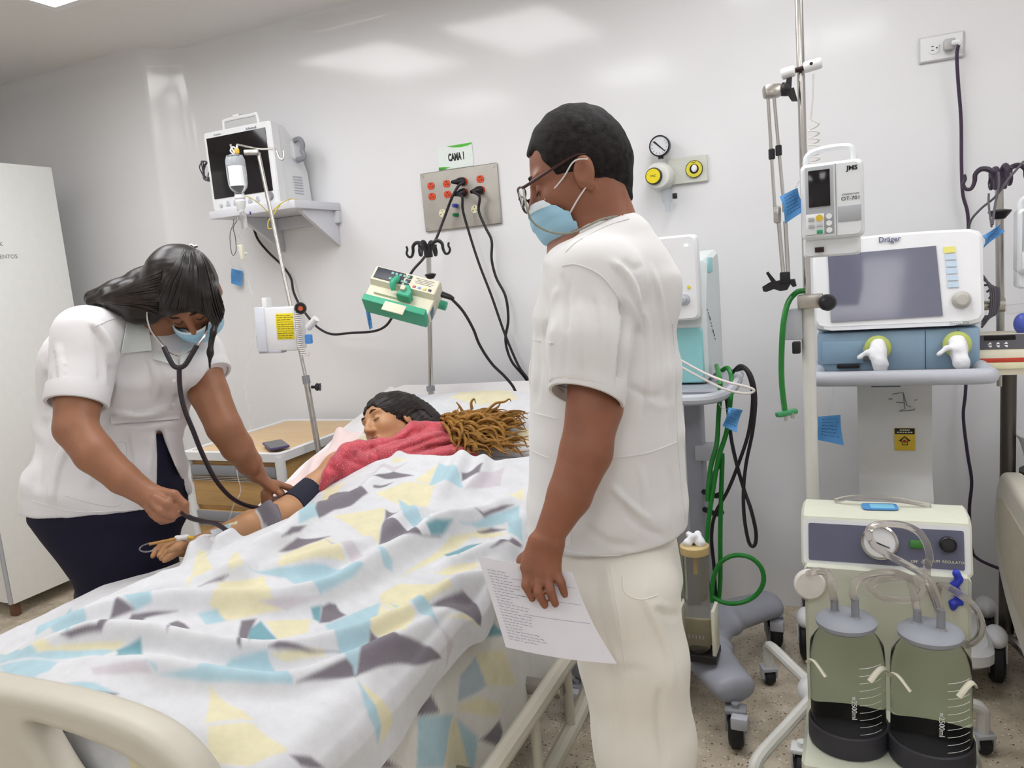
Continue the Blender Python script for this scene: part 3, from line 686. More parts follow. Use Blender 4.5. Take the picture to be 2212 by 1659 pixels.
# pillow
s = SDF(.009); yc = 2.42; sl = math.atan(.30); Mp = np.array([[1, 0, 0], [0, math.cos(sl), -math.sin(sl)], [0, math.sin(sl), math.cos(sl)]])
s.box((-1.32, yc, float(zm(yc))+.03), (.74, .42, .045), .022, M=Mp); s.ell((-1.32, yc, float(zm(yc))+.036), (.34, .19, .052), .05, M=Mp)
s.disp = lambda P: .006*fbm(P[:, 0], P[:, 1], 14, .9)
pil = s.obj('pillow', M_print); pc_ = np.zeros(len(pil.data.vertices)*3, np.float32); pil.data.vertices.foreach_get('co', pc_); pc_ = pc_.reshape(-1, 3)[:, :2].astype(float)
PILLOW_PRINT = [(C_YEL, [(-1.40, 2.62), (-1.22, 2.62), (-1.12, 2.50), (-1.24, 2.44), (-1.40, 2.50)]), (C_BLUE, [(-1.05, 2.62), (-.97, 2.60), (-.97, 2.42), (-1.06, 2.46)]), (C_BLUE, [(-1.68, 2.30), (-1.60, 2.32), (-1.58, 2.42), (-1.66, 2.40)]), (C_YEL, [(-1.68, 2.22), (-1.60, 2.22), (-1.60, 2.29), (-1.67, 2.29)]), (C_GREY, [(-1.20, 2.30), (-1.10, 2.26), (-1.12, 2.36)]), (C_YEL, [(-1.08, 2.3), (-.98, 2.25), (-.97, 2.34)])]
c4 = np.ones((len(pc_), 4), np.float32); c4[:, :3] = paint(pc_, PILLOW_PRINT, C_BASE, .008); pil.data.color_attributes.new('print', 'FLOAT_COLOR', 'POINT').data.foreach_set('color', c4.ravel()); tag(pil, 'pale printed pillow under the patient\'s head and ochre braids', 'pillow')
# ================================================================ people
from mathutils.bvhtree import BVHTree
def projpx(P):
    q = (np.asarray(P)-CC) @ CR.T; return np.stack([1106+FPX*q[..., 0]/q[..., 2], 829.5-FPX*q[..., 1]/q[..., 2]], -1), q[..., 2]
def get_co(me): a = np.zeros(len(me.vertices)*3, np.float32); me.vertices.foreach_get('co', a); return a.reshape(-1, 3).astype(float)
def get_no(me): a = np.zeros(len(me.vertices)*3, np.float32); me.vertices.foreach_get('normal', a); return a.reshape(-1, 3).astype(float)
def set_co(me, c): me.vertices.foreach_set('co', c.astype(np.float32).ravel()); me.update()
def fold(me, folds):
    """raise or sink folds of cloth along lines (given in photo pixels) on the side of the mesh that faces the viewer"""
    co = get_co(me); no = get_no(me); px, d = projpx(co); vd = co-CC; vd /= np.linalg.norm(vd, axis=1, keepdims=True)
    fc = np.clip(-(no*vd).sum(1)*2, 0, 1); dis = np.zeros(len(co))
    for line, A, w in folds:
        L = catmull([V(*p) for p in line], 5); dd, t = poly_dist(px[:, 0], px[:, 1], L)
        dis += A*np.exp(-(dd/w)**2)*np.clip(np.minimum(t, 1-t)*7, .0, 1)
    set_co(me, co+no*(dis*fc)[:, None])
def bvh(me):
    return BVHTree.FromPolygons([Vector(c) for c in get_co(me)], [tuple(p.vertices) for p in me.polygons])
def on_surf(tree, px, py, off=.002):
    r = nrm(ray(px, py)); h = tree.ray_cast(Vector(CC), Vector(r))
    if h[0] is None:
        return None
    return np.array(h[0])-r*off
def surf_line(tree, pts, off=.001, sub=5):
    out = []; last = None
    for p in catmull([V(*q) for q in pts], sub):
        h = on_surf(tree, p[0], p[1], off)
        if h is not None: out.append(h)
    return out
M_skin_m = mat('skin_brown', '#8d5a43', rough=.48, var=.10, vscale=22, bump=.25, bscale=260, sss=.08)
M_skin_n = mat('skin_tan', '#96664a', rough=.46, var=.08, vscale=18, bump=.15, bscale=260, sss=.08)
M_skin_p = mat('skin_light_brown', '#b98a63', rough=.42, var=.07, vscale=18, bump=.1, bscale=260, sss=.1)
M_hair = mat('hair_black', '#211b1c', rough=.42, var=.35, vscale=60, bump=.5, bscale=130, stretch=(1, 1, 1))
M_cloth = mat('white_cotton', '#dfdedd', rough=.9, var=.015, vscale=9, bump=.12, bscale=700, sheen=.15)
M_cloth2 = mat('white_cotton_thin', '#e0dedf', rough=.9, var=.02, vscale=9, bump=.12, bscale=700, sheen=.15)
M_trou = mat('cream_cotton', '#e6e2d8', rough=.9, var=.02, vscale=9, bump=.15, bscale=700, sheen=.15)
M_navy = mat('navy_cloth', '#14132a', rough=.9, var=.1, vscale=14, bump=.2, bscale=500)
M_mask = mat('mask_blue', '#9fcbe2', rough=.85, var=.02, bump=.15, bscale=900)
M_maskw = mat('mask_white', '#dfe9ef', rough=.8, var=.02)
M_elastic = mat('elastic_white', '#ddd8d4', rough=.8, var=0)
M_brow = mat('eyebrow', '#2a1d18', rough=.8, var=.2)
M_eye = mat('eyelid_lash', '#1a1212', rough=.5, var=0)
M_lip = mat('lips', '#8c4d44', rough=.4, var=.05)
def head(s, O, F, U, sc=1., lid=.0, ears=(1, -1), cran=(.097, .078, .092), fat=1., cz=.036):
    F = nrm(F); U = np.asarray(U, float); U = nrm(U-F*np.dot(F, U)); L = np.cross(U, F); M = np.stack([F, L, U], 1); O = np.asarray(O, float)
    T = lambda x, y, z: O+sc*(F*x+L*y+U*z)
    E = lambda c, r, k, mode=1, MM=None: s.ell(T(*c), np.array(r)*sc, k*sc, mode, M if MM is None else MM)
    E((-.012, 0, cz), cran, .02); E((.032, 0, -.022), (.062, .062*fat, .085), .03)
    s.cone(T(.005, .042, -.05), T(.066, .012, -.098), .022*sc*fat, .018*sc, .03*sc); s.cone(T(.005, -.042, -.05), T(.066, -.012, -.098), .022*sc*fat, .018*sc, .03*sc)
    E((.070, 0, -.102), (.020, .024, .018), .02)
    for y in (1, -1):
        E((.056, y*.040, -.032), (.027, .024, .024), .02); E((.080, y*.026, .019), (.012, .026, .009), .018)
        E((.099, y*.031, -.004), (.017, .020, .012), .014, -1); E((.077, y*.031, -.004), (.014, .0145, .0115), .004)
        E((.099, y*.012, -.043), (.010, .008, .007), .008)
    s.cone(T(.088, 0, .012), T(.111, 0, -.036), .0075*sc, .0115*sc, .014*sc)
    E((.092, 0, -.068), (.010, .025, .006), .008); E((.089, 0, -.079), (.010, .021, .007), .008); E((.101, 0, -.0735), (.009, .024, .0012), .003, -1)
    for y in ears:
        R = M @ np.array([[.97, 0, -.25], [0, 1, 0], [.25, 0, .97]]); c = (-.008, y*.082, -.011)
        E(c, (.021, .0085, .034), .004, 1, R); E((-.003, y*.093, -.005), (.013, .009, .022), .003, -1, R)
        E((-.012, y*.080, -.040), (.008, .006, .010), .006, 1, R)
    return T, M
def face_bits(parent, T, sc, brows=(1, -1), eyes=(1, -1), lips=True, mbrow=None):
    for y in brows: MB().tube([T(.094, y*.012, .020), T(.0945, y*.030, .025), T(.082, y*.050, .019)], [.002*sc, .0038*sc, .0015*sc], 6).obj('eyebrow', mbrow or M_brow, parent)
    for y in eyes: MB().tube([T(.0895, y*.018, -.008), T(.0925, y*.030, -.0125), T(.086, y*.045, -.009)], [.0008*sc, .0016*sc, .0008*sc], 6).obj('eyelashes', M_eye, parent)
    if lips: MB().tube([T(.096, .022, -.0735), T(.1015, .008, -.071), T(.1015, -.008, -.071), T(.096, -.022, -.0735)], [.002*sc, .0052*sc, .0052*sc, .002*sc], 8).obj('lips', M_lip, parent)
def face_mask(parent, T, cen, side, tree=None, th=.0018, band=.22, name='face_mask', pleat=.0015):
    """cen: (x,z) profile on the face's midline, side: (x,y,z) down the side edge, both top to bottom, head coordinates"""
    n, m = 25, 33; cen = np.array(catmull([V(a, 0, b) for a, b in cen], 12)); side = np.array(catmull([V(*p) for p in side], 12))
    cen = cen[np.linspace(0, len(cen)-1, n).astype(int)]; side = side[np.linspace(0, len(side)-1, n).astype(int)]; G = []
    for i in range(n):
        row = []
        for u in np.linspace(-1, 1, m):
            a = abs(u)*math.pi/2; sg = 1 if u > 0 else -1
            x = side[i][0]+(cen[i][0]-side[i][0])*math.cos(a)**.9; y = sg*side[i][1]*math.sin(a); z = cen[i][2]+(side[i][2]-cen[i][2])*abs(u)
            pl = pleat*2.6*(((i/n*4.2) % 1)-.5)*(.5+.5*abs(u)); row.append(T(x+pl, y, z))
        G.append(row)
    k = int(n*band)+1
    a = MB().sheet(G[k-1:], th).obj(name, M_mask, parent, 60); MB().sheet(G[:k], th*1.1).obj('mask_top_edge', M_maskw, a, 60); return a, G
# ---------------------------------------------------------------- the man in white
YM = 1.46
man = thing('person', 'person in white short-sleeved scrubs, blue mask and glasses, standing at the bedside', 'person', (-.41, YM, 0))
MO = V(-.41, YM, 0)
def rel(o, off):      # world-space mesh -> child of an Empty standing at off
    o.data.transform(Matrix.Translation(-Vector(off))); return o
mHO = PY(1250, 384, YM)
mF = CV(-.93, -.31, -.10); mU = CV(-.30, .95, 0)
s = SDF(.0036)
mT, mM = head(s, mHO, mF, mU, .95, cran=(.1, .079, .106))
s.cone(PY(1290, 420, YM), PY(1304, 520, YM), .050, .058, .03); s.cone(PY(1255, 440, YM), PY(1275, 530, YM), .045, .055, .03)
s.cone(PY(1316, 440, YM), PY(1336, 515, YM), .030, .045, .04)
SHL = PD(1292, 612, 1.37); ELL = PD(1280, 890, 1.335); WRL = PD(1184, 1160, 1.325)
SHR = PY(1290, 600, YM+.19); ELR = SHR+V(.03, .03, -.27); WRR = ELR+V(-.05, .0, -.24)
s.econe(PY(1304, 560, YM), PY(1308, 800, YM), (.10, .16), (.12, .15), (1, 0, 0), .05); s.econe(PY(1308, 800, YM), PY(1315, 1130, YM), (.12, .15), (.12, .155), (1, 0, 0), .05)
s.cone(PY(1303, 565, YM), SHL, .05, .055, .04); s.cone(PY(1303, 565, YM), SHR, .05, .055, .04)
s.cone(SHL, ELL, .048, .0455, .012); s.chain([ELL, PD(1266, 975, 1.33), PD(1230, 1070, 1.325), WRL], [.0455, .0455, .038, .0255], .008)
s.cone(PD(1306, 880, 1.345), PD(1296, 905, 1.345), .030, .026, .02)
s.cone(SHR, ELR, .05, .043, .03); s.cone(ELR, WRR, .042, .027, .02); s.ell(WRR+V(0, 0, -.05), (.04, .018, .05), .03)
for j in range(4): s.chain([WRR+V(-.028+.018*j, 0, -.09), WRR+V(-.03+.019*j, -.01, -.135), WRR+V(-.028+.018*j, -.03, -.16)], [.0095, .0085, .0075], .006)
s.chain([WRR+V(-.03, -.01, -.03), WRR+V(-.05, -.03, -.07), WRR+V(-.05, -.035, -.1)], [.012, .010, .008], .01)
# left hand: back towards the viewer, fingers closing on the sheet of paper
s.econe(PD(1180, 1172, 1.325), PD(1166, 1236, 1.318), (.031, .022), (.036, .015), CV(1, .1, 0), .016)
for ch in ([(1141, 1234, 1.320), (1136, 1264, 1.309), (1150, 1293, 1.313)], [(1160, 1241, 1.315), (1162, 1279, 1.302), (1177, 1308, 1.309)], [(1180, 1239, 1.315), (1188, 1275, 1.302), (1200, 1305, 1.309)], [(1197, 1231, 1.319), (1211, 1257, 1.309), (1220, 1284, 1.315)]):
    s.chain([PD(*c) for c in ch], [.0098, .0082, .0066], .0025)
    s.ell(PD(*ch[0]), (.0105, .0105, .0105), .006)
s.chain([PD(1158, 1185, 1.335), PD(1132, 1212, 1.347), PD(1132, 1246, 1.349)], [.0145, .0115, .009], .012)
man_body = rel(s.obj('body', M_skin_m, man), MO)
# shirt
s = SDF(.0055); tc = lambda x, y: PY(x, y, YM)
hemL = PD(1267, 868, 1.325); s.cone(SHL, PD(1272, 740, 1.335), .078, .071, .03); s.cone(PD(1272, 740, 1.335), PD(1266, 885, 1.322), .071, .0655, .02)
s.cone(SHR, ELR, .07, .062, .03)
# open sleeve end, neck and hem
ax = nrm(PD(1264, 885, 1.322)-SHL); s.cone(hemL-ax*.035, hemL+ax*.12, .0575, .0595, .003, -1)
hp = PD(1266, 856, 1.325); 
hem_n = nrm(ax+CV(-.16, 0, .1))
s.ops.append((lambda P: np.maximum(np.linalg.norm(P-(hp+hem_n*.16), axis=-1)-.18, -((P-hp) @ hem_n)), hp-.3, hp+.3, .003, -1))
ch = [((1313, 520), (.070, .095)), ((1308, 570), (.108, .165)), ((1306, 680), (.130, .185)), ((1308, 800), (.146, .180)), ((1310, 930), (.152, .178)), ((1312, 1080), (.161, .182)), ((1312, 1260), (.168, .188))]
for (p, r0), (q, r1) in zip(ch, ch[1:]): s.econe(tc(*p), tc(*q), r0, r1, (1, 0, 0), .012)
s.cone(tc(1318, 548), SHL+V(0, .01, .0), .052, .070, .05); s.cone(tc(1318, 548), SHR, .052, .066, .05)
s.cone(tc(1345, 520), tc(1375, 620), .05, .085, .05)
hem_c = (hp.copy(), hem_n.copy())
s.plane(PY(1320, 1212, YM-.185), (.0, 0, -1), .004)
s.econe(tc(1292, 470), tc(1303, 522), (.062, .062), (.060, .060), (1, 0, 0), .006, -1)
s.disp = lambda P: .0016*fbm(P[:, 0]+P[:, 1], P[:, 2], 13, .3)+.0006*fbm(P[:, 0], P[:, 2], 40, 1.3)
shirt = s.obj('scrub_shirt', M_cloth, man)
fold(shirt.data, [
 ([(1338, 640), (1352, 690), (1345, 760), (1338, 850)], -.016, 7), ([(1318, 560), (1358, 600), (1380, 660), (1384, 700)], .007, 8), ([(1352, 640), (1375, 690), (1385, 720)], .006, 6),
 ([(1385, 650), (1402, 740), (1404, 830), (1398, 900)], .005, 12), ([(1400, 560), (1425, 640), (1440, 740), (1448, 860), (1455, 940)], .007, 6), ([(1430, 640), (1436, 760), (1442, 900)], -.005, 6),
 ([(1212, 590), (1222, 640), (1224, 720)], -.004, 6), ([(1238, 585), (1226, 660), (1222, 760), (1218, 830)], -.003, 6), ([(1290, 620), (1306, 720), (1298, 800)], .003, 14), ([(1250, 640), (1262, 720), (1256, 800)], .003, 9),
 ([(1318, 1050), (1360, 1090), (1410, 1130)], .006, 8), ([(1330, 1080), (1390, 1140), (1440, 1160)], -.005, 8), ([(1350, 830), (1400, 856), (1440, 850)], -.004, 7), ([(1400, 870), (1430, 880), (1450, 870)], .003, 6),
 ([(1160, 700), (1165, 800), (1155, 880)], -.004, 7), ([(1260, 1130), (1310, 1170), (1380, 1180)], -.004, 9), ([(1196, 690), (1188, 760), (1188, 860)], .004, 7), ([(1205, 620), (1190, 660), (1180, 700)], .004, 6), ([(1175, 620), (1182, 680), (1176, 740)], -.004, 5),
 ([(1380, 1000), (1395, 1080), (1390, 1160)], .003, 10), ([(1440, 1000), (1458, 1080), (1462, 1150)], -.004, 7), ([(1345, 560), (1370, 580), (1395, 570)], -.003, 7)])
tr = bvh(shirt.data)
def seam(tree, pts, parent, off, m=None, r=.0016, name='seam', ofs=.0004):
    L = surf_line(tree, pts, ofs)
    if len(L) > 3: rel(MB().tube(L, r, 5, 2).obj(name, m or M_cloth, parent), off)
sm = shirt
for pts in ([(1215, 575), (1245, 572), (1290, 590), (1322, 622), (1345, 660)], [(1310, 990), (1360, 985), (1410, 975), (1462, 955)], [(1452, 700), (1460, 800), (1464, 950), (1475, 1080), (1486, 1150)],
            [(1152, 734), (1195, 742)], [(1145, 890), (1205, 905)], [(1150, 738), (1142, 890)], [(1136, 968), (1185, 990)], [(1134, 972), (1128, 1110)], [(1232, 1132), (1231, 1176), (1205, 1168)], [(1136, 1152), (1210, 1188), (1320, 1200), (1420, 1188), (1480, 1162)],
            [(1200, 833), (1262, 850), (1330, 858)], [(1222, 545), (1250, 520), (1310, 488), (1358, 473)]): seam(tr, pts, shirt, V(0, 0, 0))
MB().lathe([(.058, -.03), (.0665, -.03), (.0685, -.003), (.066, .003), (.061, .003), (.058, -.01)], hem_c[0], hem_c[1], 36, x=(0, -1, 0)).obj('sleeve_hem', M_cloth, shirt, 50)
rel(shirt, MO)
for c_ in shirt.children: rel(c_, MO)
# trousers and shoes
s = SDF(.007)
s.econe(tc(1330, 1150), tc(1340, 1260), (.118, .160), (.128, .165), (1, 0, 0), .05)
LL = [PY(1345, 1270, YM-.085), PY(1368, 1420, YM-.09), PY(1392, 1600, YM-.09)]; LL.append(V(LL[2][0]-.005, LL[2][1], .05))
RL = [PY(1335, 1270, YM+.085), PY(1362, 1420, YM+.09), PY(1385, 1600, YM+.10)]; RL.append(V(RL[2][0]+.03, RL[2][1]+.02, .05))
for Q in (LL, RL): s.chain(Q, [.112, .102, .096, .09], .03)
s.plane((0, 0, .055), (0, 0, -1)); s.disp = lambda P: .0022*fbm(P[:, 0]+P[:, 1], P[:, 2], 10, 2.3)+.0008*fbm(P[:, 0], P[:, 2], 40, .3)
trou = s.obj('trousers', M_trou, man)
fold(trou.data, [([(1310, 1215), (1325, 1300), (1340, 1390)], .006, 8), ([(1290, 1230), (1300, 1350), (1330, 1480), (1340, 1659)], -.006, 10), ([(1390, 1290), (1440, 1400), (1455, 1500)], .006, 12), ([(1420, 1310), (1440, 1330), (1470, 1326)], -.006, 6), ([(1400, 1260), (1395, 1300), (1450, 1310)], .004, 6), ([(1280, 1400), (1330, 1440), (1400, 1450)], -.003, 10), ([(1430, 1480), (1420, 1560), (1440, 1659)], -.008, 8)])
tr = bvh(trou.data)
for pts in ([(1318, 1225), (1335, 1330), (1352, 1450)], [(1345, 1245), (1350, 1280), (1385, 1295), (1420, 1285)]): seam(tr, pts, trou, V(0, 0, 0), M_trou)
rel(trou, MO)
for c_ in trou.children: rel(c_, MO)
M_shoe = mat('white_shoe', '#dcdad4', rough=.5)
for Q in (LL, RL):
    a = Q[3]; s = SDF(.007); s.ell(a+V(-.06, 0, .0), (.13, .047, .045), .02); s.cone(a+V(.02, 0, 0), a+V(.02, 0, .05), .045, .045, .03); s.plane((0, 0, .004), (0, 0, -1))
    rel(s.obj('shoe', M_shoe, man), MO)
# hair, ear details, glasses, mask
def skull_hair(T, M, sc, cuts, cran, h=.004, infl=.006, disp=None, extra=None, cz=.036):
    s = SDF(h); s.ell(T(-.012, 0, cz), np.array(cran)*sc+infl, .02, 1, M)
    s.cone(T(-.05, 0, .0), T(-.058, 0, -.065), .056*sc, .036*sc, .03)
    if extra: extra(s)
    for c, r in cuts: s.ell(T(*c), np.array(r)*sc, .006, -1, M)
    s.disp = disp; return s
M_hairm = mat('hair_dark_grey', '#1a1615', rough=.7, var=.9, vscale=90, bump=.9, bscale=420, spec=.25)
hn = lambda P: .0016*fbm(P[:, 0]*1.3+P[:, 1], P[:, 2]*1.2, 120, .2)
s = skull_hair(mT, mM, .95, [((.128, 0, -.008), (.092, .14, .092)), ((.030, .09, -.050), (.060, .06, .052)), ((.030, -.09, -.050), (.060, .06, .052)), ((.088, .070, .065), (.030, .042, .046)), ((.088, -.070, .065), (.030, .042, .046)), ((-.03, 0, -.142), (.13, .12, .068)), ((.02, .095, -.09), (.055, .06, .07)), ((.02, -.095, -.09), (.055, .06, .07))], (.1, .079, .106), infl=.005, disp=hn)
rel(s.obj('hair', M_hairm, man), MO)
face_bits(man, mT, .95, lips=False)
for c_ in man.children:
    if c_.name.startswith(('eyebrow', 'eyelash')): rel(c_, MO)
mk, MG = face_mask(man, mT, [(.113, -.024), (.123, -.048), (.120, -.078), (.106, -.110), (.080, -.136)], [(.082, .050, -.030), (.066, .062, -.050), (.046, .069, -.070), (.038, .070, -.095), (.036, .064, -.124)], pleat=.0022)
rel(mk, MO); rel(mk.children[0], MO)
top, bot = mT(.080, .053, -.030), mT(.036, .066, -.110)
for P in ([top, mT(.035, .074, -.008), mT(.004, .084, .014), mT(-.022, .088, .008)], [mT(.042, .070, -.075), mT(.018, .078, -.055), mT(-.006, .085, -.038)]):
    for sg in (1, -1):
        Q = P if sg == 1 else [p-2*np.dot(p-mHO, mM[:, 1])*mM[:, 1] for p in P]
        rel(MB().tube(Q, .0016, 6).obj('ear_loop', M_elastic, mk), MO)
M_glass_frame = mat('glasses_frame', '#3a1d1c', rough=.35, var=.05)
M_lens = mat('lens_glass', '#ffffff', rough=.02, var=0, trans=1., ior=1.3)
g = MB().tube([mT(.112, .066, .004), mT(.06, .078, .013), mT(.0, .084, .024), mT(-.022, .084, .020)], [.0036, .003, .0022, .0018], 6, flat=.5)
g.tube([mT(.112, -.066, .004), mT(.06, -.078, .013), mT(.0, -.084, .024), mT(-.022, -.084, .020)], [.0036, .003, .0022, .0018], 6)
g.tube([mT(.126, .008, -.004), mT(.128, 0, .0), mT(.126, -.008, -.004)], .0025, 6)
for y in (1, -1): g.tube([mT(.126, y*.008, .004), mT(.124, y*.036, .011), mT(.115, y*.064, .006), mT(.112, y*.066, -.006), mT(.118, y*.058, -.018), mT(.124, y*.036, -.024), mT(.127, y*.014, -.018)], .0024, 6, closed=True)
gl = rel(g.obj('glasses', M_glass_frame, man), MO)
for y in (1, -1):
    q = MB(); q.sheet([[mT(.1265-.013*((yy-.008)/.058)**2, y*yy, zz) for yy in np.linspace(.01, .064, 6)] for zz in np.linspace(-.022, .008, 4)], .001); rel(q.obj('lens', M_lens, gl), MO)
rel(MB().tube([mT(.113, .067, .0), PD(1136, 440, 1.40), PD(1150, 478, 1.40), PD(1185, 500, 1.405), PD(1228, 505, 1.41), PD(1262, 492, 1.405), PD(1300, 474, 1.41), PD(1345, 466, 1.44), PD(1372, 472, 1.50), PD(1350, 470, 1.58)], .0021, 6).obj('glasses_cord', mat('cord_grey_green', '#8d8f80', rough=.7), gl), MO)
# the paper in his hand
G = []; n = 24
TL, TR, BR, BL = PD(1032, 1202, 1.335), PD(1236, 1236, 1.325), PD(1333, 1434, 1.335), PD(1093, 1398, 1.35)
for v in np.linspace(0, 1, n):
    row = []
    for u in np.linspace(0, 1, n):
        p = (TL*(1-u)+TR*u)*(1-v)+(BL*(1-u)+BR*u)*v
        b = .012*math.sin(math.pi*v)*(.4-u)-.008*math.sin(math.pi*v)*.5
        row.append(p+CV(.6, .1, 0)*b+CV(0, 0, 1)*(.010*math.sin(math.pi*u)*(.3+v)))
    G.append(row)
M_paper = mat('paper_white', '#e4e3ea', rough=.85, var=.01)
pp = MB().sheet(G, .0006).obj('paper_sheet', M_paper); tag(pp, 'white sheet of handwritten paper held in the man\'s left hand', 'paper')
G = np.array(G); tr = bvh(pp.data); M_ink = mat('ink_grey', '#8d8f9d', rough=.8, var=0); R_ = random.Random(3)
pen = MB()
def gp(u, v):
    i = min(int(v*(n-1)), n-2); j = min(int(u*(n-1)), n-2); a = v*(n-1)-i; b = u*(n-1)-j
    p = (G[i, j]*(1-b)+G[i, j+1]*b)*(1-a)+(G[i+1, j]*(1-b)+G[i+1, j+1]*b)*a; return p-nrm(p-CC)*.0009
for k in range(24):
    v = .13+.033*k; u = .06; end = .2+.22*R_.random() if k not in (1, 3) else .28
    while u < end:
        l = .02+.03*R_.random(); pts = [gp(u+l*t, v+.009*(R_.random()-.5)) for t in np.linspace(0, 1, 5)]
        pen.tube(pts, .00042, 3, 1, smooth=False); u += l+.012
for v in (.18, .36, .56): pen.tube([gp(u, v+.004*math.sin(u*5)) for u in np.linspace(.3, .97, 9)], .0003, 3, 1, smooth=False)
o = pen.obj('handwriting', M_ink, pp); o['kind'] = 'stuff'
# ---------------------------------------------------------------- the nurse
nurse = thing('person', 'person in white belted blouse with long dark hair and stethoscope, bending over the patient', 'person', PD(235, 1130, 2.3)*V(1, 1, 0))
NO = np.array(nurse.location)
nHO = PD(405, 634, 2.17); nF = nrm(CV(.22, -.86, .46)); nL = CV(.96, .24, -.03); nL = nrm(nL-nF*np.dot(nF, nL)); nU = np.cross(nF, nL)
D = PD
s = SDF(.0048); nT, nM = head(s, nHO, nF, nU, .98)
s.cone(nT(-.03, 0, -.04), D(315, 715, 2.22), .05, .055, .03)
nRS, nRE, nRW = D(190, 735, 2.10), D(163, 925, 2.0), D(318, 1068, 2.0)
nLS, nLE, nLW = D(424, 770, 2.32), D(484, 922, 2.25), D(552, 1020, 2.385)
hips = D(240, 1130, 2.31)
s.econe(D(310, 760, 2.26), D(285, 920, 2.28), (.14, .08), (.10, .07), CV(1, -.1, -.6), .05); s.econe(D(285, 920, 2.28), hips, (.10, .07), (.13, .09), CV(1, 0, -.6), .05)
s.cone(D(300, 735, 2.24), nRS, .05, .062, .05); s.cone(D(320, 735, 2.26), nLS, .05, .055, .05)
s.chain([nRS, D(172, 830, 2.05), nRE], [.066, .060, .052], .01); s.chain([nRE, D(205, 980, 1.985), D(265, 1033, 1.99), nRW], [.052, .050, .040, .032], .01)
s.chain([nLS, D(452, 850, 2.28), nLE], [.063, .056, .050], .01); s.chain([nLE, D(512, 965, 2.29), D(538, 1000, 2.35), nLW], [.050, .046, .037, .030], .01)
# right hand closed round the bulb
s.ell(D(345, 1088, 1.995), (.042, .03, .045), .02)
for ch, r in (([(348, 1062, 1.985), (376, 1068, 1.97), (399, 1090, 1.975), (402, 1110, 1.985)], .0125), ([(330, 1085, 1.965), (350, 1104, 1.952), (374, 1114, 1.96), (386, 1108, 1.98)], .0125), ([(322, 1098, 1.975), (342, 1118, 1.967), (366, 1121, 1.975)], .012), ([(336, 1075, 1.965), (362, 1088, 1.953), (380, 1102, 1.965)], .0125), ([(330, 1110, 1.99), (350, 1124, 1.985), (372, 1122, 1.99)], .011)):
    s.chain([D(*c) for c in ch], [r, r*.95, r*.85, r*.75][:len(ch)], .006)
# left hand resting on the patient's arm
s.econe(D(556, 1026, 2.385), D(588, 1053, 2.42), (.033, .02), (.038, .016), CV(.75, -.7, .3), .015)
for ch in ([(596, 1044, 2.42), (622, 1053, 2.435), (650, 1064, 2.45)], [(592, 1053, 2.41), (606, 1068, 2.405), (617, 1087, 2.415)], [(580, 1062, 2.40), (584, 1080, 2.40), (583, 1098, 2.415)], [(570, 1066, 2.395), (571, 1082, 2.40), (572, 1097, 2.41)], [(580, 1040, 2.43), (606, 1062, 2.455), (618, 1078, 2.455)]):
    s.chain([D(*c) for c in ch], [.0115, .0102, .0082], .006)
rel(s.obj('body', M_skin_n, nurse), NO)
M_nail = mat('fingernail', '#c99a88', rough=.3, var=0)
rel(MB().ell(D(616, 1084, 2.404), (.0045, .0035, .006), None, 10, 6).obj('fingernail', M_nail, nurse), NO)
# blouse
def pxcut(poly, dmax):
    P_ = np.array(poly, float)
    def f(P):
        px, dep = projpx(P); d = np.full(px.shape[:-1], 1e9); sg = np.zeros(d.shape, bool); j = len(P_)-1
        for i in range(len(P_)):
            a, b = P_[i], P_[j]; e = b-a; w = px-a; tt = np.clip((w @ e)/(e @ e), 0, 1); d = np.minimum(d, np.linalg.norm(w-tt[..., None]*e, axis=-1))
            c = (a[1] > px[..., 1]) != (b[1] > px[..., 1]); sg ^= c & (px[..., 0] < (b[0]-a[0])*(px[..., 1]-a[1])/(b[1]-a[1]+1e-9)+a[0]); j = i
        d = np.where(sg, -d, d)*dep/FPX; return np.maximum(d, dep-dmax)
    return f
s = SDF(.006); uu = CV(1, -.1, -.55)
s.cone(nRS, D(165, 880, 2.03), .080, .073, .03); s.cone(nLS, D(448, 815, 2.30), .076, .069, .03)
ax = nrm(D(165, 880, 2.03)-nRS); c0 = D(165, 872, 2.03); s.cone(c0-ax*.0, c0+ax*.12, .064, .070, .003, -1)
n1 = nrm(ax+CV(0, 0, 0)); s.ops.append((lambda P: np.maximum(np.linalg.norm(P-(c0+n1*.13), axis=-1)-.15, -((P-c0) @ n1)), c0-.3, c0+.3, .003, -1))
ax2 = nrm(D(448, 815, 2.30)-nLS); c1 = D(449, 812, 2.30); s.ops.append((lambda P: np.maximum(np.linalg.norm(P-(c1+ax2*.11), axis=-1)-.13, -((P-c1) @ ax2)), c1-.3, c1+.3, .003, -1))
ch = [((318, 712, 2.235), (.07, .06)), ((302, 750, 2.25), (.165, .10)), ((300, 820, 2.255), (.165, .115)), ((290, 890, 2.27), (.150, .11)), ((285, 915, 2.275), (.142, .105)), ((262, 980, 2.29), (.185, .13)), ((236, 1060, 2.30), (.228, .155)), ((228, 1180, 2.31), (.232, .16))]
for (p, r0), (q, r1) in zip(ch, ch[1:]): s.econe(D(*p), D(*q), r0, r1, uu, .014)
s.cone(D(300, 715, 2.22), nRS+CV(0, .008, 0), .05, .076, .05); s.cone(D(330, 725, 2.25), nLS, .05, .07, .05)
s.cone(D(225, 690, 2.22), D(185, 790, 2.26), .06, .11, .06); s.cone(D(185, 790, 2.26), D(170, 920, 2.3), .11, .12, .06); s.ell(D(385, 800, 2.2), (.06, .06, .055), .05)
s.plane(D(200, 1106, 2.2), CV(.0, -1, -.12), .004)
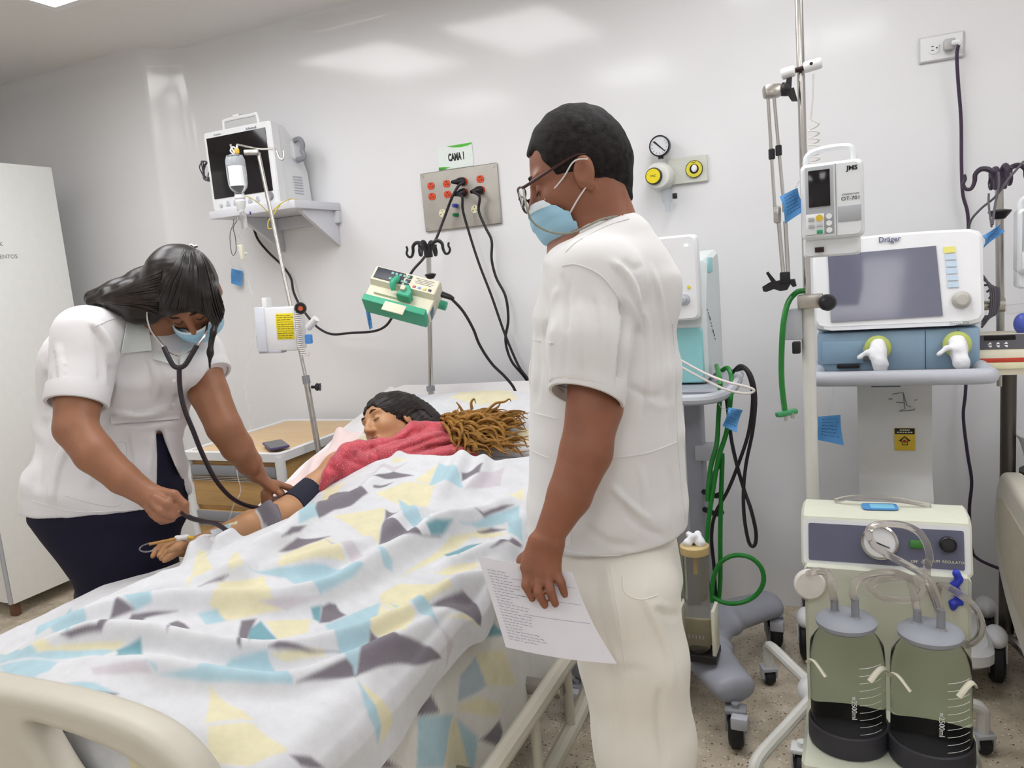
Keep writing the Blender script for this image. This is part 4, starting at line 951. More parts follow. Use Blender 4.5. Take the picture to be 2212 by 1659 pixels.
# the opening at the front shows the dark skirt
s.ops.append((pxcut([(337, 932), (348, 930), (372, 985), (408, 1075), (400, 1130), (338, 1130)], 2.8), D(370, 1020, 2.2)-.35, D(370, 1020, 2.2)+.35, .004, -1))
s.disp = lambda P: .004*fbm(P[:, 0]-P[:, 1], P[:, 2], 14, 1.1)+.0015*fbm(P[:, 0], P[:, 2], 42, .6)
bl = s.obj('blouse', M_cloth2, nurse)
fold(bl.data, [([(236, 760), (243, 820), (228, 890)], -.014, 7), ([(195, 690), (235, 740), (245, 800)], .012, 11), ([(200, 700), (215, 760), (220, 830)], -.006, 8), ([(125, 740), (135, 820), (130, 880)], .006, 12), ([(240, 905), (300, 915), (355, 905), (400, 890)], -.014, 7), ([(235, 890), (300, 898), (370, 880)], .010, 9), ([(320, 760), (340, 820), (330, 870)], .006, 14), ([(385, 760), (388, 830), (375, 890)], -.005, 6),
 ([(270, 930), (280, 1000), (260, 1090)], -.007, 12), ([(150, 950), (120, 1020), (110, 1090)], .008, 14), ([(100, 900), (85, 980), (80, 1070)], -.007, 10), ([(215, 935), (200, 1000), (190, 1060)], .008, 12), ([(330, 930), (322, 1000), (320, 1080)], .008, 8), ([(95, 800), (110, 850), (105, 900)], -.008, 8)])
tr = bvh(bl.data)
for pts in ([(118, 862), (160, 880), (205, 884)], [(225, 965), (270, 955), (272, 1010), (262, 1085), (215, 1090), (140, 1070)], [(205, 705), (240, 690), (280, 682)], [(383, 770), (385, 850), (378, 890)], [(70, 1082), (160, 1105), (250, 1104), (320, 1098)]): seam(tr, pts, bl, V(0, 0, 0), M_cloth2)
# collar flaps and belt
def flap(px4, name, m, parent, off=.006, nn=10):
    G = []
    a, b, c, d = [V(*p) for p in px4]
    for v in np.linspace(0, 1, nn):
        row = []
        for u in np.linspace(0, 1, nn):
            q = (a*(1-u)+b*u)*(1-v)+(d*(1-u)+c*u)*v; h = on_surf(tr, q[0], q[1], off+.006*v)
            if h is None: h = PD(q[0], q[1], 2.12)
            row.append(h)
        G.append(row)
    G = np.array(G)
    for _ in range(3): G[1:-1, 1:-1] = .25*(G[:-2, 1:-1]+G[2:, 1:-1]+G[1:-1, :-2]+G[1:-1, 2:])
    return MB().sheet(G, .002).obj(name, m, parent, 60)
M_collar = mat('collar_cotton', '#dde2df', rough=.9, var=.01, bump=.1, bscale=700)
flap([(278, 676), (318, 682), (328, 757), (262, 763)], 'collar', M_collar, bl); flap([(332, 760), (372, 770), (388, 792), (330, 776)], 'collar', M_collar, bl, .004)
flap([(392, 752), (430, 748), (410, 776), (388, 790)], 'collar', M_collar, bl, .004)
flap([(238, 898), (390, 884), (388, 905), (240, 916)], 'belt', M_cloth2, bl, .003, 14)
btn = MB()
for i, p in enumerate(((377, 822), (374, 872))):
    h = on_surf(tr, p[0], p[1], .001)
    if h is not None: MB().cyl(h, h+CV(0, 0, 1)*.003, .005, n=12).obj('button', M_white, bl)
MB().lathe([(.066, -.046), (.0785, -.044), (.079, -.004), (.076, .003), (.068, .003), (.066, -.02)], c0, ax, 36).obj('sleeve_cuff', M_cloth2, bl, 50)
MB().lathe([(.062, -.04), (.0735, -.038), (.0745, -.004), (.071, .003), (.064, .003), (.062, -.02)], c1, ax2, 36).obj('sleeve_cuff', M_cloth2, bl, 50)
rel(bl, NO)
for c_ in bl.children: rel(c_, NO)
# skirt and legs down to the floor
s = SDF(.008)
s.econe(D(292, 930, 2.28), D(248, 1080, 2.30), (.105, .075), (.205, .135), uu, .02); s.econe(D(236, 1080, 2.30), D(285, 1260, 2.33), (.218, .14), (.13, .115), uu, .04)
kb = D(285, 1260, 2.33); s.econe(kb, V(kb[0]-.05, kb[1]+.02, .42), (.135, .12), (.15, .12), uu, .04); s.plane((0, 0, .42), (0, 0, -1))
s.disp = lambda P: .003*fbm(P[:, 0], P[:, 2], 12, .8)
rel(s.obj('skirt', M_navy, nurse), NO)
s = SDF(.008)
for sg in (-1, 1):
    b = V(kb[0]-.05, kb[1]+.02, 0)+nrm(CV(1, 0, -.5)*V(1, 1, 0))*.08*sg
    s.chain([b+V(0, 0, .5), b+V(0, 0, .3), b+V(-.02, .0, .09)], [.06, .055, .038], .02); s.ell(b+V(.06, -.0, .035), (.11, .042, .032), .02)
    s.cone(b+V(0, 0, .5), b+V(0, 0, .42), .06, .06, .02)
s.cone(kb+V(-.05, .02, -.02)*V(1, 1, 0)+V(0, 0, 0)*0, kb, .05, .05, .02)
s.plane((0, 0, .003), (0, 0, -1)); rel(s.obj('legs', mat('stocking_dark', '#2a2530', rough=.7), nurse), NO)
# hair: smooth cap swept back, a long fall over the shoulder
M_hairn = mat('hair_dark_brown', '#191210', rough=.34, var=.5, vscale=40, bump=.2, bscale=120)
def nx(s):
    for a in ([(352, 605, 2.14), (318, 622, 2.15), (275, 632, 2.14), (235, 640, 2.14), (196, 652, 2.15)], [(345, 630, 2.12), (315, 648, 2.12), (280, 652, 2.115), (240, 652, 2.12)], [(330, 650, 2.13), (316, 668, 2.12), (296, 672, 2.11), (262, 660, 2.115)], [(372, 590, 2.2), (310, 610, 2.2), (250, 630, 2.18), (200, 645, 2.18)]):
        s.chain([D(*p) for p in a], [.055, .04, .031, .023, .013][:len(a)], .02)
    s.chain([D(462, 690, 2.14), D(458, 720, 2.12), D(454, 760, 2.11), D(453, 795, 2.12)], [.016, .010, .007, .003], .015)
    s.cone(D(448, 645, 2.12), D(462, 668, 2.13), .04, .028, .03)
s = skull_hair(nT, nM, .98, [((.118, -.004, -.046), (.062, .075, .092)), ((.05, -.075, -.045), (.062, .04, .06)), ((.02, 0, -.13), (.1, .06, .06))], (.1, .086, .1), h=.0045, infl=.012, extra=nx, disp=lambda P: .0012*fbm(P[:, 0]*.6+P[:, 1]*.4, P[:, 2]*3, 60, .2))
hr = s.obj('hair', M_hairn, nurse); trh = bvh(hr.data); Rh = random.Random(8); lk = MB(); lk2 = MB()
for k in range(58):
    t0 = k/57; hx = 336+158*t0; hy = 648+18*math.sin(t0*2.2)+36*t0-20*(t0 > .88)*(t0-.88)*8; jx = 8*(Rh.random()-.5)
    L_ = surf_line(trh, [(hx, hy), (hx+(415-hx)*.22+jx, hy-40), (hx+(415-hx)*.55+jx, 572+4*Rh.random()), (412+(hx-412)*.22, 541)], .0008+.0022*Rh.random(), 7)
    if len(L_) > 6: lk.tube(L_, [.002, .0042, .0045, .002], 5, 1, smooth=False, flat=.6)
for k in range(44):
    t0 = k/43; jy = 3*(Rh.random()-.5); a_ = (350-10*t0, 585+95*t0+jy); b_ = (300, 606+62*t0+jy); c_ = (240, 632+26*t0+jy); d_ = (194+14*Rh.random(), 648+6*t0)
    L_ = surf_line(trh, [a_, b_, c_, d_], .0008+.002*Rh.random(), 7)
    if len(L_) > 6: lk2.tube(L_, [.002, .0042, .004, .0015], 5, 1, smooth=False, flat=.6)
o_ = rel(lk2.obj('hair_fall', mat('hair_brown', '#241914', rough=.34, var=.5, vscale=40), nurse), NO); o_['kind'] = 'stuff'
o_ = rel(lk.obj('hair_strands', M_hairn, nurse), NO); o_['kind'] = 'stuff'; rel(hr, NO)
rel(MB().tube([D(408, 536, 2.16), D(413, 529, 2.16), D(420, 533, 2.16), D(427, 531, 2.16)], .0035, 6).obj('hair_clip', M_chrome, nurse), NO)
face_bits(nurse, nT, .98, brows=(-1, 1), eyes=(-1, 1), lips=False)
mk, MG2 = face_mask(nurse, nT, [(.116, -.030), (.126, -.052), (.120, -.080), (.104, -.106), (.080, -.126)], [(.066, .058, -.028), (.056, .066, -.045), (.046, .068, -.065), (.040, .066, -.085), (.040, .060, -.105)], band=.08)
mk.name = 'face_mask'
for P in ([(.064, -.060, -.030), (.035, -.076, -.012), (.004, -.083, .008)], [(.042, -.064, -.100), (.02, -.076, -.06), (-.004, -.083, -.035)]): MB().tube([nT(*p) for p in P], .0016, 6).obj('ear_loop', M_elastic, mk)
for c_ in nurse.children:
    if c_.name.startswith(('eyebrow', 'eyelash', 'face_mask')): rel(c_, NO)
    if c_.name.startswith('face_mask'):
        for d_ in c_.children: rel(d_, NO)
# ---------------------------------------------------------------- stethoscope, pressure gauge bulb and cuff
M_tube = mat('stethoscope_tube', '#241a22', rough=.35, var=.05)
st = thing('stethoscope', 'dark stethoscope worn by the nurse, its tube hanging to the patient\'s elbow', 'stethoscope', D(387, 795, 2.08))
SO = np.array(st.location)
rel(MB().tube([D(339, 652, 2.085), D(324, 658, 2.085), D(318, 680, 2.08), D(326, 712, 2.075), D(345, 738, 2.07), D(356, 752, 2.07)], .0034, 8).obj('ear_tube', M_chrome, st), SO)
rel(MB().tube([D(448, 700, 2.12), D(444, 722, 2.09), D(432, 740, 2.075), D(425, 748, 2.07)], .0034, 8).obj('ear_tube', M_chrome, st), SO)
rel(MB().ell(D(340, 651, 2.08), .007).obj('ear_tip', M_black, st), SO)
rel(MB().tube([D(366, 760, 2.068), D(390, 769, 2.063), D(415, 755, 2.068)], .002, 6).obj('spring', M_chrome, st), SO)
yk = MB().tube([D(354, 750, 2.07), D(364, 772, 2.065), D(375, 790, 2.06), D(387, 794, 2.06), D(400, 788, 2.06), D(414, 766, 2.065), D(426, 746, 2.07)], .0068, 10)
yk.tube([D(387, 794, 2.06), D(389, 840, 2.06), D(399, 885, 2.06), D(417, 930, 2.07), D(437, 980, 2.12), D(465, 1035, 2.2), D(500, 1075, 2.28), D(540, 1094, 2.34), D(585, 1098, 2.38), D(612, 1090, 2.41)], .0066, 10)
rel(yk.obj('tube', M_tube, st), SO)
rel(MB().lathe([(0, 0), (.02, 0), (.022, .004), (.02, .009), (.008, .012), (0, .012)], D(618, 1094, 2.425), CV(-.2, .7, .7), 20).obj('chestpiece', M_chrome, st), SO)
bu = thing('inflation_bulb', 'dark rubber inflation bulb with chrome valve, squeezed in the nurse\'s right hand', 'inflation bulb', D(370, 1096, 1.985)); BO2 = np.array(bu.location)
rel(MB().ell(D(362, 1096, 1.985), (.026, .022, .022)).obj('bulb', M_rubber, bu), BO2)
rel(MB().cyl(D(374, 1106, 1.965), D(388, 1104, 1.965), .006, .004, 12).ell(D(374, 1107, 1.963), .007).obj('valve', M_chrome, bu), BO2)
rel(MB().tube([D(392, 1106, 1.975), D(410, 1118, 1.99), D(435, 1125, 2.03), D(465, 1131, 2.1), D(484, 1142, 2.15), D(498, 1153, 2.19)], .0068, 8).obj('tube', M_tube, bu), BO2)
# ---------------------------------------------------------------- the patient
pat = thing('person', 'person lying in the bed with eyes closed, dark braided hair and a red shawl', 'person', (-1.32, 2.0, .62)); PO = np.array(pat.location)
pHO = D(846, 914, 2.66); pF = nrm(CV(-.7, .10, .69)); pU = CV(-.30, .85, -.43)
s = SDF(.0048); pT, pM = head(s, pHO, pF, pU, 1.0, cran=(.097, .078, .08), cz=.025)
s.cone(pT(-.03, 0, -.05), V(-1.30, 2.13, .77), .045, .05, .03)
pSR = D(735, 1012, 2.52); pE = PZ(628, 1100, .692); pWr = PZ(432, 1176, .672); pSL = V(-1.14, 2.08, .685)
s.econe(V(-1.31, 2.12, .745), V(-1.33, 1.60, .65), (.14, .06), (.13, .05), (1, 0, 0), .05)
for dx in (-.1, .1): s.chain([V(-1.33+dx, 1.6, .66), V(-1.33+dx, 1.25, .665), V(-1.33+dx, .95, .65)], [.065, .05, .04], .03)
s.cone(V(-1.31, 2.12, .755), pSR, .055, .052, .04); s.cone(V(-1.31, 2.11, .73), pSL, .045, .04, .03); s.chain([pSL, V(-1.06, 1.9, .67), V(-1.14, 1.7, .66)], [.04, .036, .028], .02)
s.chain([pSR, D(680, 1060, 2.47), pE], [.052, .047, .042], .03)
q1 = PZ(540, 1135, .69); s.chain([pE, q1, pWr], [.041, .040, .028], .02)
# hand half closed, lying on its side
s.ell(PZ(398, 1182, .672), (.034, .036, .026), .015)
for ch in ([(378, 1172), (356, 1182), (345, 1200)], [(384, 1182), (362, 1193), (350, 1206)], [(390, 1190), (368, 1202), (356, 1210)], [(376, 1168), (352, 1174), (336, 1190), (330, 1202)]):
    s.chain([PZ(a, b, .676-.006*i) for i, (a, b) in enumerate(ch)], [.0105, .0098, .0088, .0075][:len(ch)], .006)
s.chain([PZ(405, 1172, .69), PZ(385, 1180, .705), PZ(368, 1188, .70)], [.012, .0105, .0085], .008)
rel(s.obj('body', M_skin_p, pat), PO)
face_bits(pat, pT, 1.0, mbrow=mat('eyebrow_fine', '#3a2418', rough=.8))
for c_ in pat.children:
    if c_.name.startswith(('eyebrow', 'eyelash', 'lips')): rel(c_, PO)
M_braid = mat('braided_hair', '#1b1210', rough=.5, var=.6, vscale=70, bump=.9, bscale=160)
M_ochre = mat('braid_ends_ochre', '#8f6528', rough=.7, var=.35, vscale=50, bump=.6, bscale=220)
s = skull_hair(pT, pM, 1.0, [((.118, 0, -.045), (.085, .095, .105)), ((.066, .085, -.06), (.05, .05, .07)), ((.066, -.085, -.06), (.05, .05, .07))], (.098, .082, .082), h=.0045, infl=.008, cz=.025,
    extra=lambda s: s.chain([D(880, 895, 2.68), D(905, 905, 2.67), D(925, 915, 2.65), D(960, 925, 2.64)], [.07, .055, .042, .03], .03), disp=lambda P: .0022*np.sin(190*(P[:, 0]*.7+P[:, 2]*.7))+.0012*np.sin(260*(P[:, 0]-P[:, 2])))
ph_ = s.obj('hair', M_braid, pat); trp = bvh(ph_.data); rel(ph_, PO)
b = MB(); R2 = random.Random(11)
for k in range(34):       # dark braids laid over the scalp from the hairline back
    t_ = k/33; q = [(800+66*t_+4*math.sin(k), 886-12*math.sin(math.pi*t_)+24*t_), (830+60*t_, 866+22*t_), (872+44*t_, 854+30*t_), (908+26*t_, 874+26*t_)]
    L_ = surf_line(trp, q, .001, 7)
    if len(L_) > 5: b.tube(L_, [.0035, .005, .005, .003], 6, 1, smooth=False)
b.tube([D(812, 884, 2.63), D(796, 898, 2.63), D(789, 916, 2.63), D(795, 936, 2.63)], [.004, .0042, .0042, .003], 6)
o = rel(b.obj('front_braids', M_braid, pat), PO); o['kind'] = 'stuff'
b = MB()
for k in range(170):
    cx0 = 950+45*R2.random(); cy0 = 900+55*R2.random(); dep = 2.60+.06*R2.random()
    ex = 975+170*R2.random()**.8; ey = 884+98*R2.random()+(ex-985)*.03; ph = R2.random()*6; am = 3+7*R2.random(); P = []; fr = 9+9*R2.random(); lift = 10*R2.random(); bul = .05*R2.random()
    for t_ in np.linspace(0, 1, 18): P.append(D(cx0+(ex-cx0)*t_+am*.6*math.sin(fr*1.2*t_+ph), cy0+(ey-cy0)*t_+am*math.sin(fr*t_+ph)-lift*math.sin(math.pi*t_), dep+(-.02-.20*((ey-890)/95))*t_-bul*math.sin(math.pi*t_)+.006*math.cos(fr*t_)))
    b.tube(P, [.005, .0072, .0068, .005, .0012], 5, 2)
for P in ([(1020, 885), (1018, 870), (1024, 862), (1028, 872)], [(1050, 890), (1070, 872), (1090, 868), (1100, 862), (1104, 868)], [(1000, 890), (992, 876), (985, 868)], [(1060, 888), (1075, 880), (1082, 868)], [(1100, 905), (1118, 892), (1130, 890)]):
    b.tube([D(x, y, 2.6) for x, y in P], [.006, .004, .001], 5, 5)
o = rel(b.obj('braid_ends', M_ochre, pat), PO); o['kind'] = 'stuff'; o['label'] = 'loose ochre ends of the braids on the pillow'
def shawl_mat():
    m = mat('red_shawl', '#b93b4a', rough=.55, var=.22, vscale=26, bump=.4, bscale=300, sheen=.4); nt = m.node_tree; N = nt.nodes; L = nt.links; b = N['Principled BSDF']
    src = b.inputs['Base Color'].links[0].from_socket
    v = N.new('ShaderNodeTexNoise'); v.inputs['Scale'].default_value = 420; v.inputs['Detail'].default_value = 1; tc_ = N.new('ShaderNodeTexCoord'); L.new(tc_.outputs['Object'], v.inputs['Vector'])
    rr = N.new('ShaderNodeValToRGB'); rr.color_ramp.elements[0].position = .62; rr.color_ramp.elements[1].position = .72; L.new(v.outputs[0], rr.inputs[0])
    mx = N.new('ShaderNodeMixRGB'); mx.inputs[2].default_value = srgb('#e9a9a6'); L.new(rr.outputs[0], mx.inputs[0]); L.new(src, mx.inputs[1]); L.new(mx.outputs[0], b.inputs['Base Color']); return m
s = SDF(.0055)
for pts, rs in (([(694, 1058, 2.42), (712, 1024, 2.43), (730, 1000, 2.45), (752, 978, 2.47), (776, 968, 2.49), (800, 972, 2.49)], [.010, .020, .028, .032, .026, .02]),
                ([(716, 1040, 2.46), (745, 1015, 2.46), (780, 1000, 2.47), (830, 998, 2.47)], [.025, .035, .035, .03]),
                ([(800, 966, 2.50), (822, 964, 2.51), (846, 964, 2.52), (876, 946, 2.54), (897, 926, 2.57), (920, 924, 2.59), (948, 926, 2.60)], [.024, .026, .024, .026, .026, .024, .02]),
                ([(935, 925, 2.60), (962, 928, 2.60), (990, 930, 2.59), (1008, 938, 2.58), (1008, 955, 2.56)], [.02, .024, .022, .018, .013]),
                ([(835, 992, 2.47), (890, 980, 2.48), (940, 962, 2.51), (985, 950, 2.54), (1006, 956, 2.56)], [.022, .024, .024, .02, .012]),
                ([(850, 1002, 2.45), (920, 990, 2.45), (980, 978, 2.46), (1020, 984, 2.48), (1038, 996, 2.48)], [.024, .026, .026, .02, .012]),
                ([(770, 1000, 2.51), (860, 985, 2.52), (930, 965, 2.54), (1000, 962, 2.57)], [.042, .045, .042, .026]), ([(880, 968, 2.54), (930, 945, 2.57), (985, 945, 2.59)], [.03, .03, .022]), ([(815, 985, 2.46), (860, 976, 2.47), (905, 962, 2.49), (950, 950, 2.53)], [.03, .036, .036, .028])):
    s.chain([D(*p) for p in pts], rs, .010)
s.disp = lambda P: .0035*fbm(P[:, 0]+.5*P[:, 1], P[:, 2]+.3*P[:, 1], 38, 2.1)
sh = s.obj('shawl', shawl_mat(), pat)
fold(sh.data, [([(800, 960), (815, 985), (820, 1010)], -.012, 6), ([(830, 965), (870, 950), (900, 925)], -.008, 5), ([(740, 985), (765, 1000), (800, 1005)], -.006, 5), ([(850, 975), (900, 960), (950, 940), (1000, 935)], -.010, 5), ([(880, 985), (940, 965), (1010, 960)], -.008, 4), ([(710, 1010), (730, 1020), (735, 1040)], -.006, 5), ([(760, 970), (780, 985), (790, 1005)], .006, 6)])
rel(sh, PO)
# cuff, tape and drip line on her arm
cuff = thing('blood_pressure_cuff', 'navy blood pressure cuff wrapped round the patient\'s upper arm', 'cuff', D(655, 1080, 2.46)); CO = np.array(cuff.location)
ax = nrm(D(680, 1060, 2.47)-pE); rel(MB().lathe([(.045, -.035), (.050, -.033), (.0515, 0), (.054, .06), (.053, .085), (.048, .087)], pE+ax*.045, ax, 28).obj('band', mat('cuff_navy', '#1e2032', rough=.8, bump=.2, bscale=500), cuff), CO)
iv = thing('intravenous_cannula', 'taped cannula with yellow connector and looped line on the patient\'s wrist', 'cannula', PZ(440, 1165, .7)); IO = np.array(iv.location)
M_tape = mat('tape_white', '#e8e6e6', rough=.9, bump=.5, bscale=160)
s = SDF(.004); s.ell(PZ(444, 1168, .695), (.032, .026, .018), .01); s.disp = lambda P: .003*fbm(P[:, 0], P[:, 1]+P[:, 2], 60, .5); rel(s.obj('tape', M_tape, iv), IO)
s = SDF(.004); s.cone(PZ(384, 1163, .715), PZ(404, 1160, .715), .009, .009, .006); s.disp = lambda P: .002*fbm(P[:, 0], P[:, 1]+P[:, 2], 90, .5); rel(s.obj('tape', M_tape, iv), IO)
M_yel = mat('yellow_plastic', '#d9b23c', rough=.45, var=.03); M_clear = mat('clear_tube', '#f4f4f4', rough=.08, var=0, trans=.85, ior=1.15, alpha=.75)
rel(MB().cyl(PZ(406, 1161, .715), PZ(418, 1162, .712), .005).obj('connector', M_yel, iv), IO)
rel(MB().tube([PZ(382, 1164, .715), PZ(360, 1168, .715), PZ(340, 1172, .715), PZ(322, 1176, .715)], .0042, 8).obj('port', mat('amber_plastic', '#b98a4a', rough=.4), iv), IO)
rel(MB().tube([PZ(326, 1172, .715), PZ(306, 1180, .715), PZ(302, 1188, .712), PZ(316, 1192, .71), PZ(340, 1186, .712)], .002, 6).obj('line', M_clear, iv), IO)

# turned-back edge of the blanket over her forearm
ax_ = nrm(pWr-pE); n_ = nrm(np.cross(ax_, V(0, 0, 1))); n_ = n_ if np.dot(n_, CC-pE) > 0 else -n_
G = []; U_ = []
for t_ in np.linspace(.22, .93, 40):
    c_ = pE+(pWr-pE)*t_; row = []; ur = []; hump = 1+.9*math.exp(-((t_-.36)/.09)**2); r0 = .054*hump*(1-.12*t_)
    for k in range(22):
        v = k/21; th = math.radians(50-100*v); q = c_+r0*(n_*math.cos(th)*1.05+V(0, 0, 1)*math.sin(th)*(1.0 if th > 0 else .55))+n_*.02*max(0, v-.6)+.004*math.sin(t_*40+v*5)*n_
        row.append(q); ur.append((t_, v))
    G.append(row); U_.append(ur)
printed('turned_edge', np.array(G), np.array(U_), [(C_GREY, [(.2, -.1), (.46, -.1), (.43, .62), (.2, .75)]), (C_BLUE, [(.74, -.1), (.80, -.1), (.80, .8), (.72, .8)]), (C_YEL, [(.62, -.1), (.74, -.1), (.72, .8), (.60, .8)])], .004, C_BASE, blanket)
# ================================================================ things along the left part of the wall
def rotm(X, Y, Z): return Matrix([[X[i], Y[i], Z[i]] for i in range(3)])
D = PD
M_ink2 = mat('print_grey', '#8a8a8c', rough=.7, var=0); M_inkb = mat('print_black', '#1c1a1e', rough=.6, var=0); M_navyink = mat('print_navy', '#2b2f55', rough=.6, var=0)
# ---- tall white medicine cabinet
M_cab = mat('cabinet_white', '#ecedea', rough=.35, var=.015)
cb = thing('medicine_cabinet', 'tall white medicine cabinet with grey lettering at the left edge', 'cabinet', (-3.72, 2.32, 0))
MB().box((0, 0, 1.05), (.43, .53, 1.97), .004).obj('body', M_cab, cb)
MB().box((.226, -.002, 1.05), (.018, .535, 1.965), .003).obj('door', M_cab, cb)
MB().box((.226, -.277, 1.05), (.016, .012, 1.96), .002).obj('edge_strip', M_lgrey, cb)
for x in (-.18, .19):
    for y in (-.24, .24): MB().box((x, y, .035), (.04, .03, .07), .003).obj('leg', mat('cabinet_leg', '#6b4a38', rough=.6), cb)
lo = PX(10, 541, -3.485)-V(-3.72, 2.32, 0)
for i, w in enumerate(('STOCK', 'DE', 'MEDICAMENTOS')): text('lettering', w, .026, M_ink2, cb, V(.2358, lo[1]-.045, lo[2]+.028-.028*i), (0, 1, 0), (0, 0, 1))
# ---- wall shelf
M_shelf = mat('shelf_white', '#d7d8de', rough=.4, var=.01)
sx0, sx1, sz = -2.60, -2.125, 1.715
sh = thing('wall_shelf', 'white wall shelf with triangular brackets carrying the patient monitor', 'shelf', ((sx0+sx1)/2, WY, sz))
w = sx1-sx0
MB().box((0, -.158, 0), (w, .312, .034), .003).obj('board', M_shelf, sh)
MB().box((.0, -.014, -.045), (w, .026, .055), .003).obj('ledger', M_shelf, sh)
for x in (-.13, .19): MB().prism([(0, -.018), (-.25, -.018), (-.235, -.035), (0, -.175)], .018, (x+.009, -.003, 0), (0, 1, 0), (0, 0, 1)).obj('bracket', M_shelf, sh)
# ---- patient monitor
M_screen = mat('screen_off', '#141013', rough=.12, var=0)
a, b = PY(460, 453, 2.70), PY(604, 434, 2.70); W_, H_ = b[0]-a[0], .345; zb = sz+.018
mo = thing('patient_monitor', 'white patient monitor with dark screen standing on the wall shelf', 'monitor', ((a[0]+b[0])/2, 2.70, zb))
MB().prism(rrect(W_, H_, .012), .055, (0, .055, H_/2), (1, 0, 0), (0, 0, 1), bev=.006).obj('front_housing', M_white, mo)
prof = [(.05, .0), (.05, H_-.004), (.10, H_-.01), (.155, H_-.07), (.2, H_-.08), (.205, H_*.55), (.225, H_*.42), (.235, .0)]
MB().prism([(p[0], p[1]) for p in prof], W_-.02, (-(W_-.02)/2, 0, 0), (0, 1, 0), (0, 0, 1)).obj('rear_housing', M_white, mo)
MB().box((-.004, -.001, H_/2+.015), (W_*.875, .004, H_*.76), .001).obj('screen', M_screen, mo)
MB().tube([(-.09, .03, H_-.005), (-.088, .03, H_+.03), (-.07, .03, H_+.042), (.07, .03, H_+.042), (.10, .03, H_+.042), (.108, .03, H_-.005)], .008, 8).obj('handle', M_white, mo)
MB().box((-.01, .03, H_+.052), (.035, .018, .01), .002).obj('alarm_lamp', M_white, mo)
for i in range(5): MB().prism([(-.012, -.010), (.012, -.010), (.004, .011), (-.004, .011)], .004, (-.095+.042*i, 0, .030), (1, 0, 0), (0, 0, 1)).obj('button', M_lgrey, mo)
MB().cyl((-.137, -.004, .024), (-.137, .002, .024), .008).obj('power_button', M_lgrey, mo)
MB().lathe([(0, 0), (.017, 0), (.017, .008), (.02, .012), (0, .012)], (.142, -.012, .036), (0, 1, 0), 24).obj('dial', M_grey, mo)
text('lettering', 'Advanced', .015, M_navyink, mo, (.085, -.0005, H_-.018), (1, 0, 0), (0, 0, 1)); text('lettering', 'PM-2000XL', .009, M_ink2, mo, (-.105, -.0005, H_-.018), (1, 0, 0), (0, 0, 1))
for i in range(7): MB().box((W_/2-.009, .15, .05+.012*i), (.004, .06, .004)).obj('vent_slot', M_lgrey, mo)
h = thing('sensor_holder', 'grey and white finger sensor clipped to the side of the patient monitor', 'sensor', ((a[0]+b[0])/2+W_/2-.012, 2.85, zb+.235))
MB().prism(rrect(.05, .08, .012), .02, (0, .0, 0), (0, 1, 0), (0, 0, 1), bev=.003).obj('clip', M_white, h)
MB().tube([(.02, -.015, .04), (.045, -.01, .042), (.055, -.005, .02), (.05, -.005, -.005), (.055, -.005, -.035), (.02, -.012, -.045)], .012, 8).obj('jaw', M_grey, h)
# ---- coiled cables beside the monitor
M_cable = mat('cable_dark', '#221c22', rough=.5, var=.05); M_cablg = mat('cable_grey', '#5b575e', rough=.5, var=.05)
c0 = PY(443, 372, 2.76); m = MB(); rr = random.Random(5)
for k in range(6):
    P = []
    for t in np.linspace(0, 2*math.pi, 14, endpoint=False): P.append(c0+V(.028*math.cos(t)+.006*rr.random()+.012, .012*math.sin(t*2+k)+.004*k-.01, .042*math.sin(t)+.006*rr.random()))
    m.tube(P, .0028, 6, 4, True)
tag(m.obj('cable_coil', M_cablg), 'bundle of dark cables looped at the left side of the patient monitor', 'cable')
tag(MB().tube([PY(499, 468, 2.75), PY(505, 480, 2.74), PY(497, 505, 2.74), PY(499, 540, 2.74), PY(504, 552, 2.74), PY(510, 540, 2.74), PY(508, 510, 2.735), PY(504, 492, 2.735), PY(515, 472, 2.74)], .0017, 6).obj('hanging_wire', M_cablg), 'thin dark wire looped below the left end of the wall shelf', 'wire')
tag(MB().tube([PY(512, 455, 2.5), PY(530, 425, 2.5), PY(560, 440, 2.53), PY(582, 458, 2.56), PY(606, 440, 2.6), PY(628, 430, 2.66), PY(652, 433, 2.78)], .0019, 6).tube([PY(606, 440, 2.6), PY(592, 462, 2.58), PY(580, 478, 2.56), PY(580, 493, 2.56), PY(590, 492, 2.56), PY(592, 478, 2.56)], .0026, 6).obj('yellow_wire', mat('wire_yellow', '#d8c14e', rough=.5)), 'yellow wire tangled round the drip pole by the shelf', 'wire')
# ---- drip pole leaning beside the bed
tp, bt = D(558, 330, 3.0), D(685, 985, 2.985); dr = nrm(bt-tp); foot = bt+dr*((bt[2]-.28)/-dr[2])
pl = thing('drip_pole', 'slanting chrome drip pole beside the nightstand holding bottle and pump', 'drip pole', foot); FO = foot
cl = D(661, 818, 2.995)
rel(MB().cyl(tp, cl+dr*.02, .0075, n=14).obj('upper_tube', M_chrome, pl), FO); rel(MB().cyl(cl, foot, .0115, n=16).obj('lower_tube', M_steel, pl), FO)
rel(MB().cyl(cl-dr*.012, cl+dr*.02, .015, n=16).obj('collar', M_grey, pl), FO)
rel(MB().lathe([(0, 0), (.016, 0), (.013, .006), (.016, .012), (.013, .018), (.006, .02), (.006, .035), (0, .035)], D(692, 836, 2.985), -CR[0], 12).obj('clamp_knob', M_black, pl), FO)
rel(MB().tube([D(498, 312, 2.98), D(502, 322, 2.98), D(509, 331, 2.975), D(513, 328, 2.97), D(512, 314, 2.97), D(516, 313, 2.97), D(540, 318, 2.985), D(562, 322, 2.99), D(590, 322, 2.99), D(598, 326, 2.99), D(603, 340, 2.985), D(610, 345, 2.98), D(613, 338, 2.98), D(612, 326, 2.98)], .0042, 8, 4).obj('hook_bar', M_chrome, pl), FO)
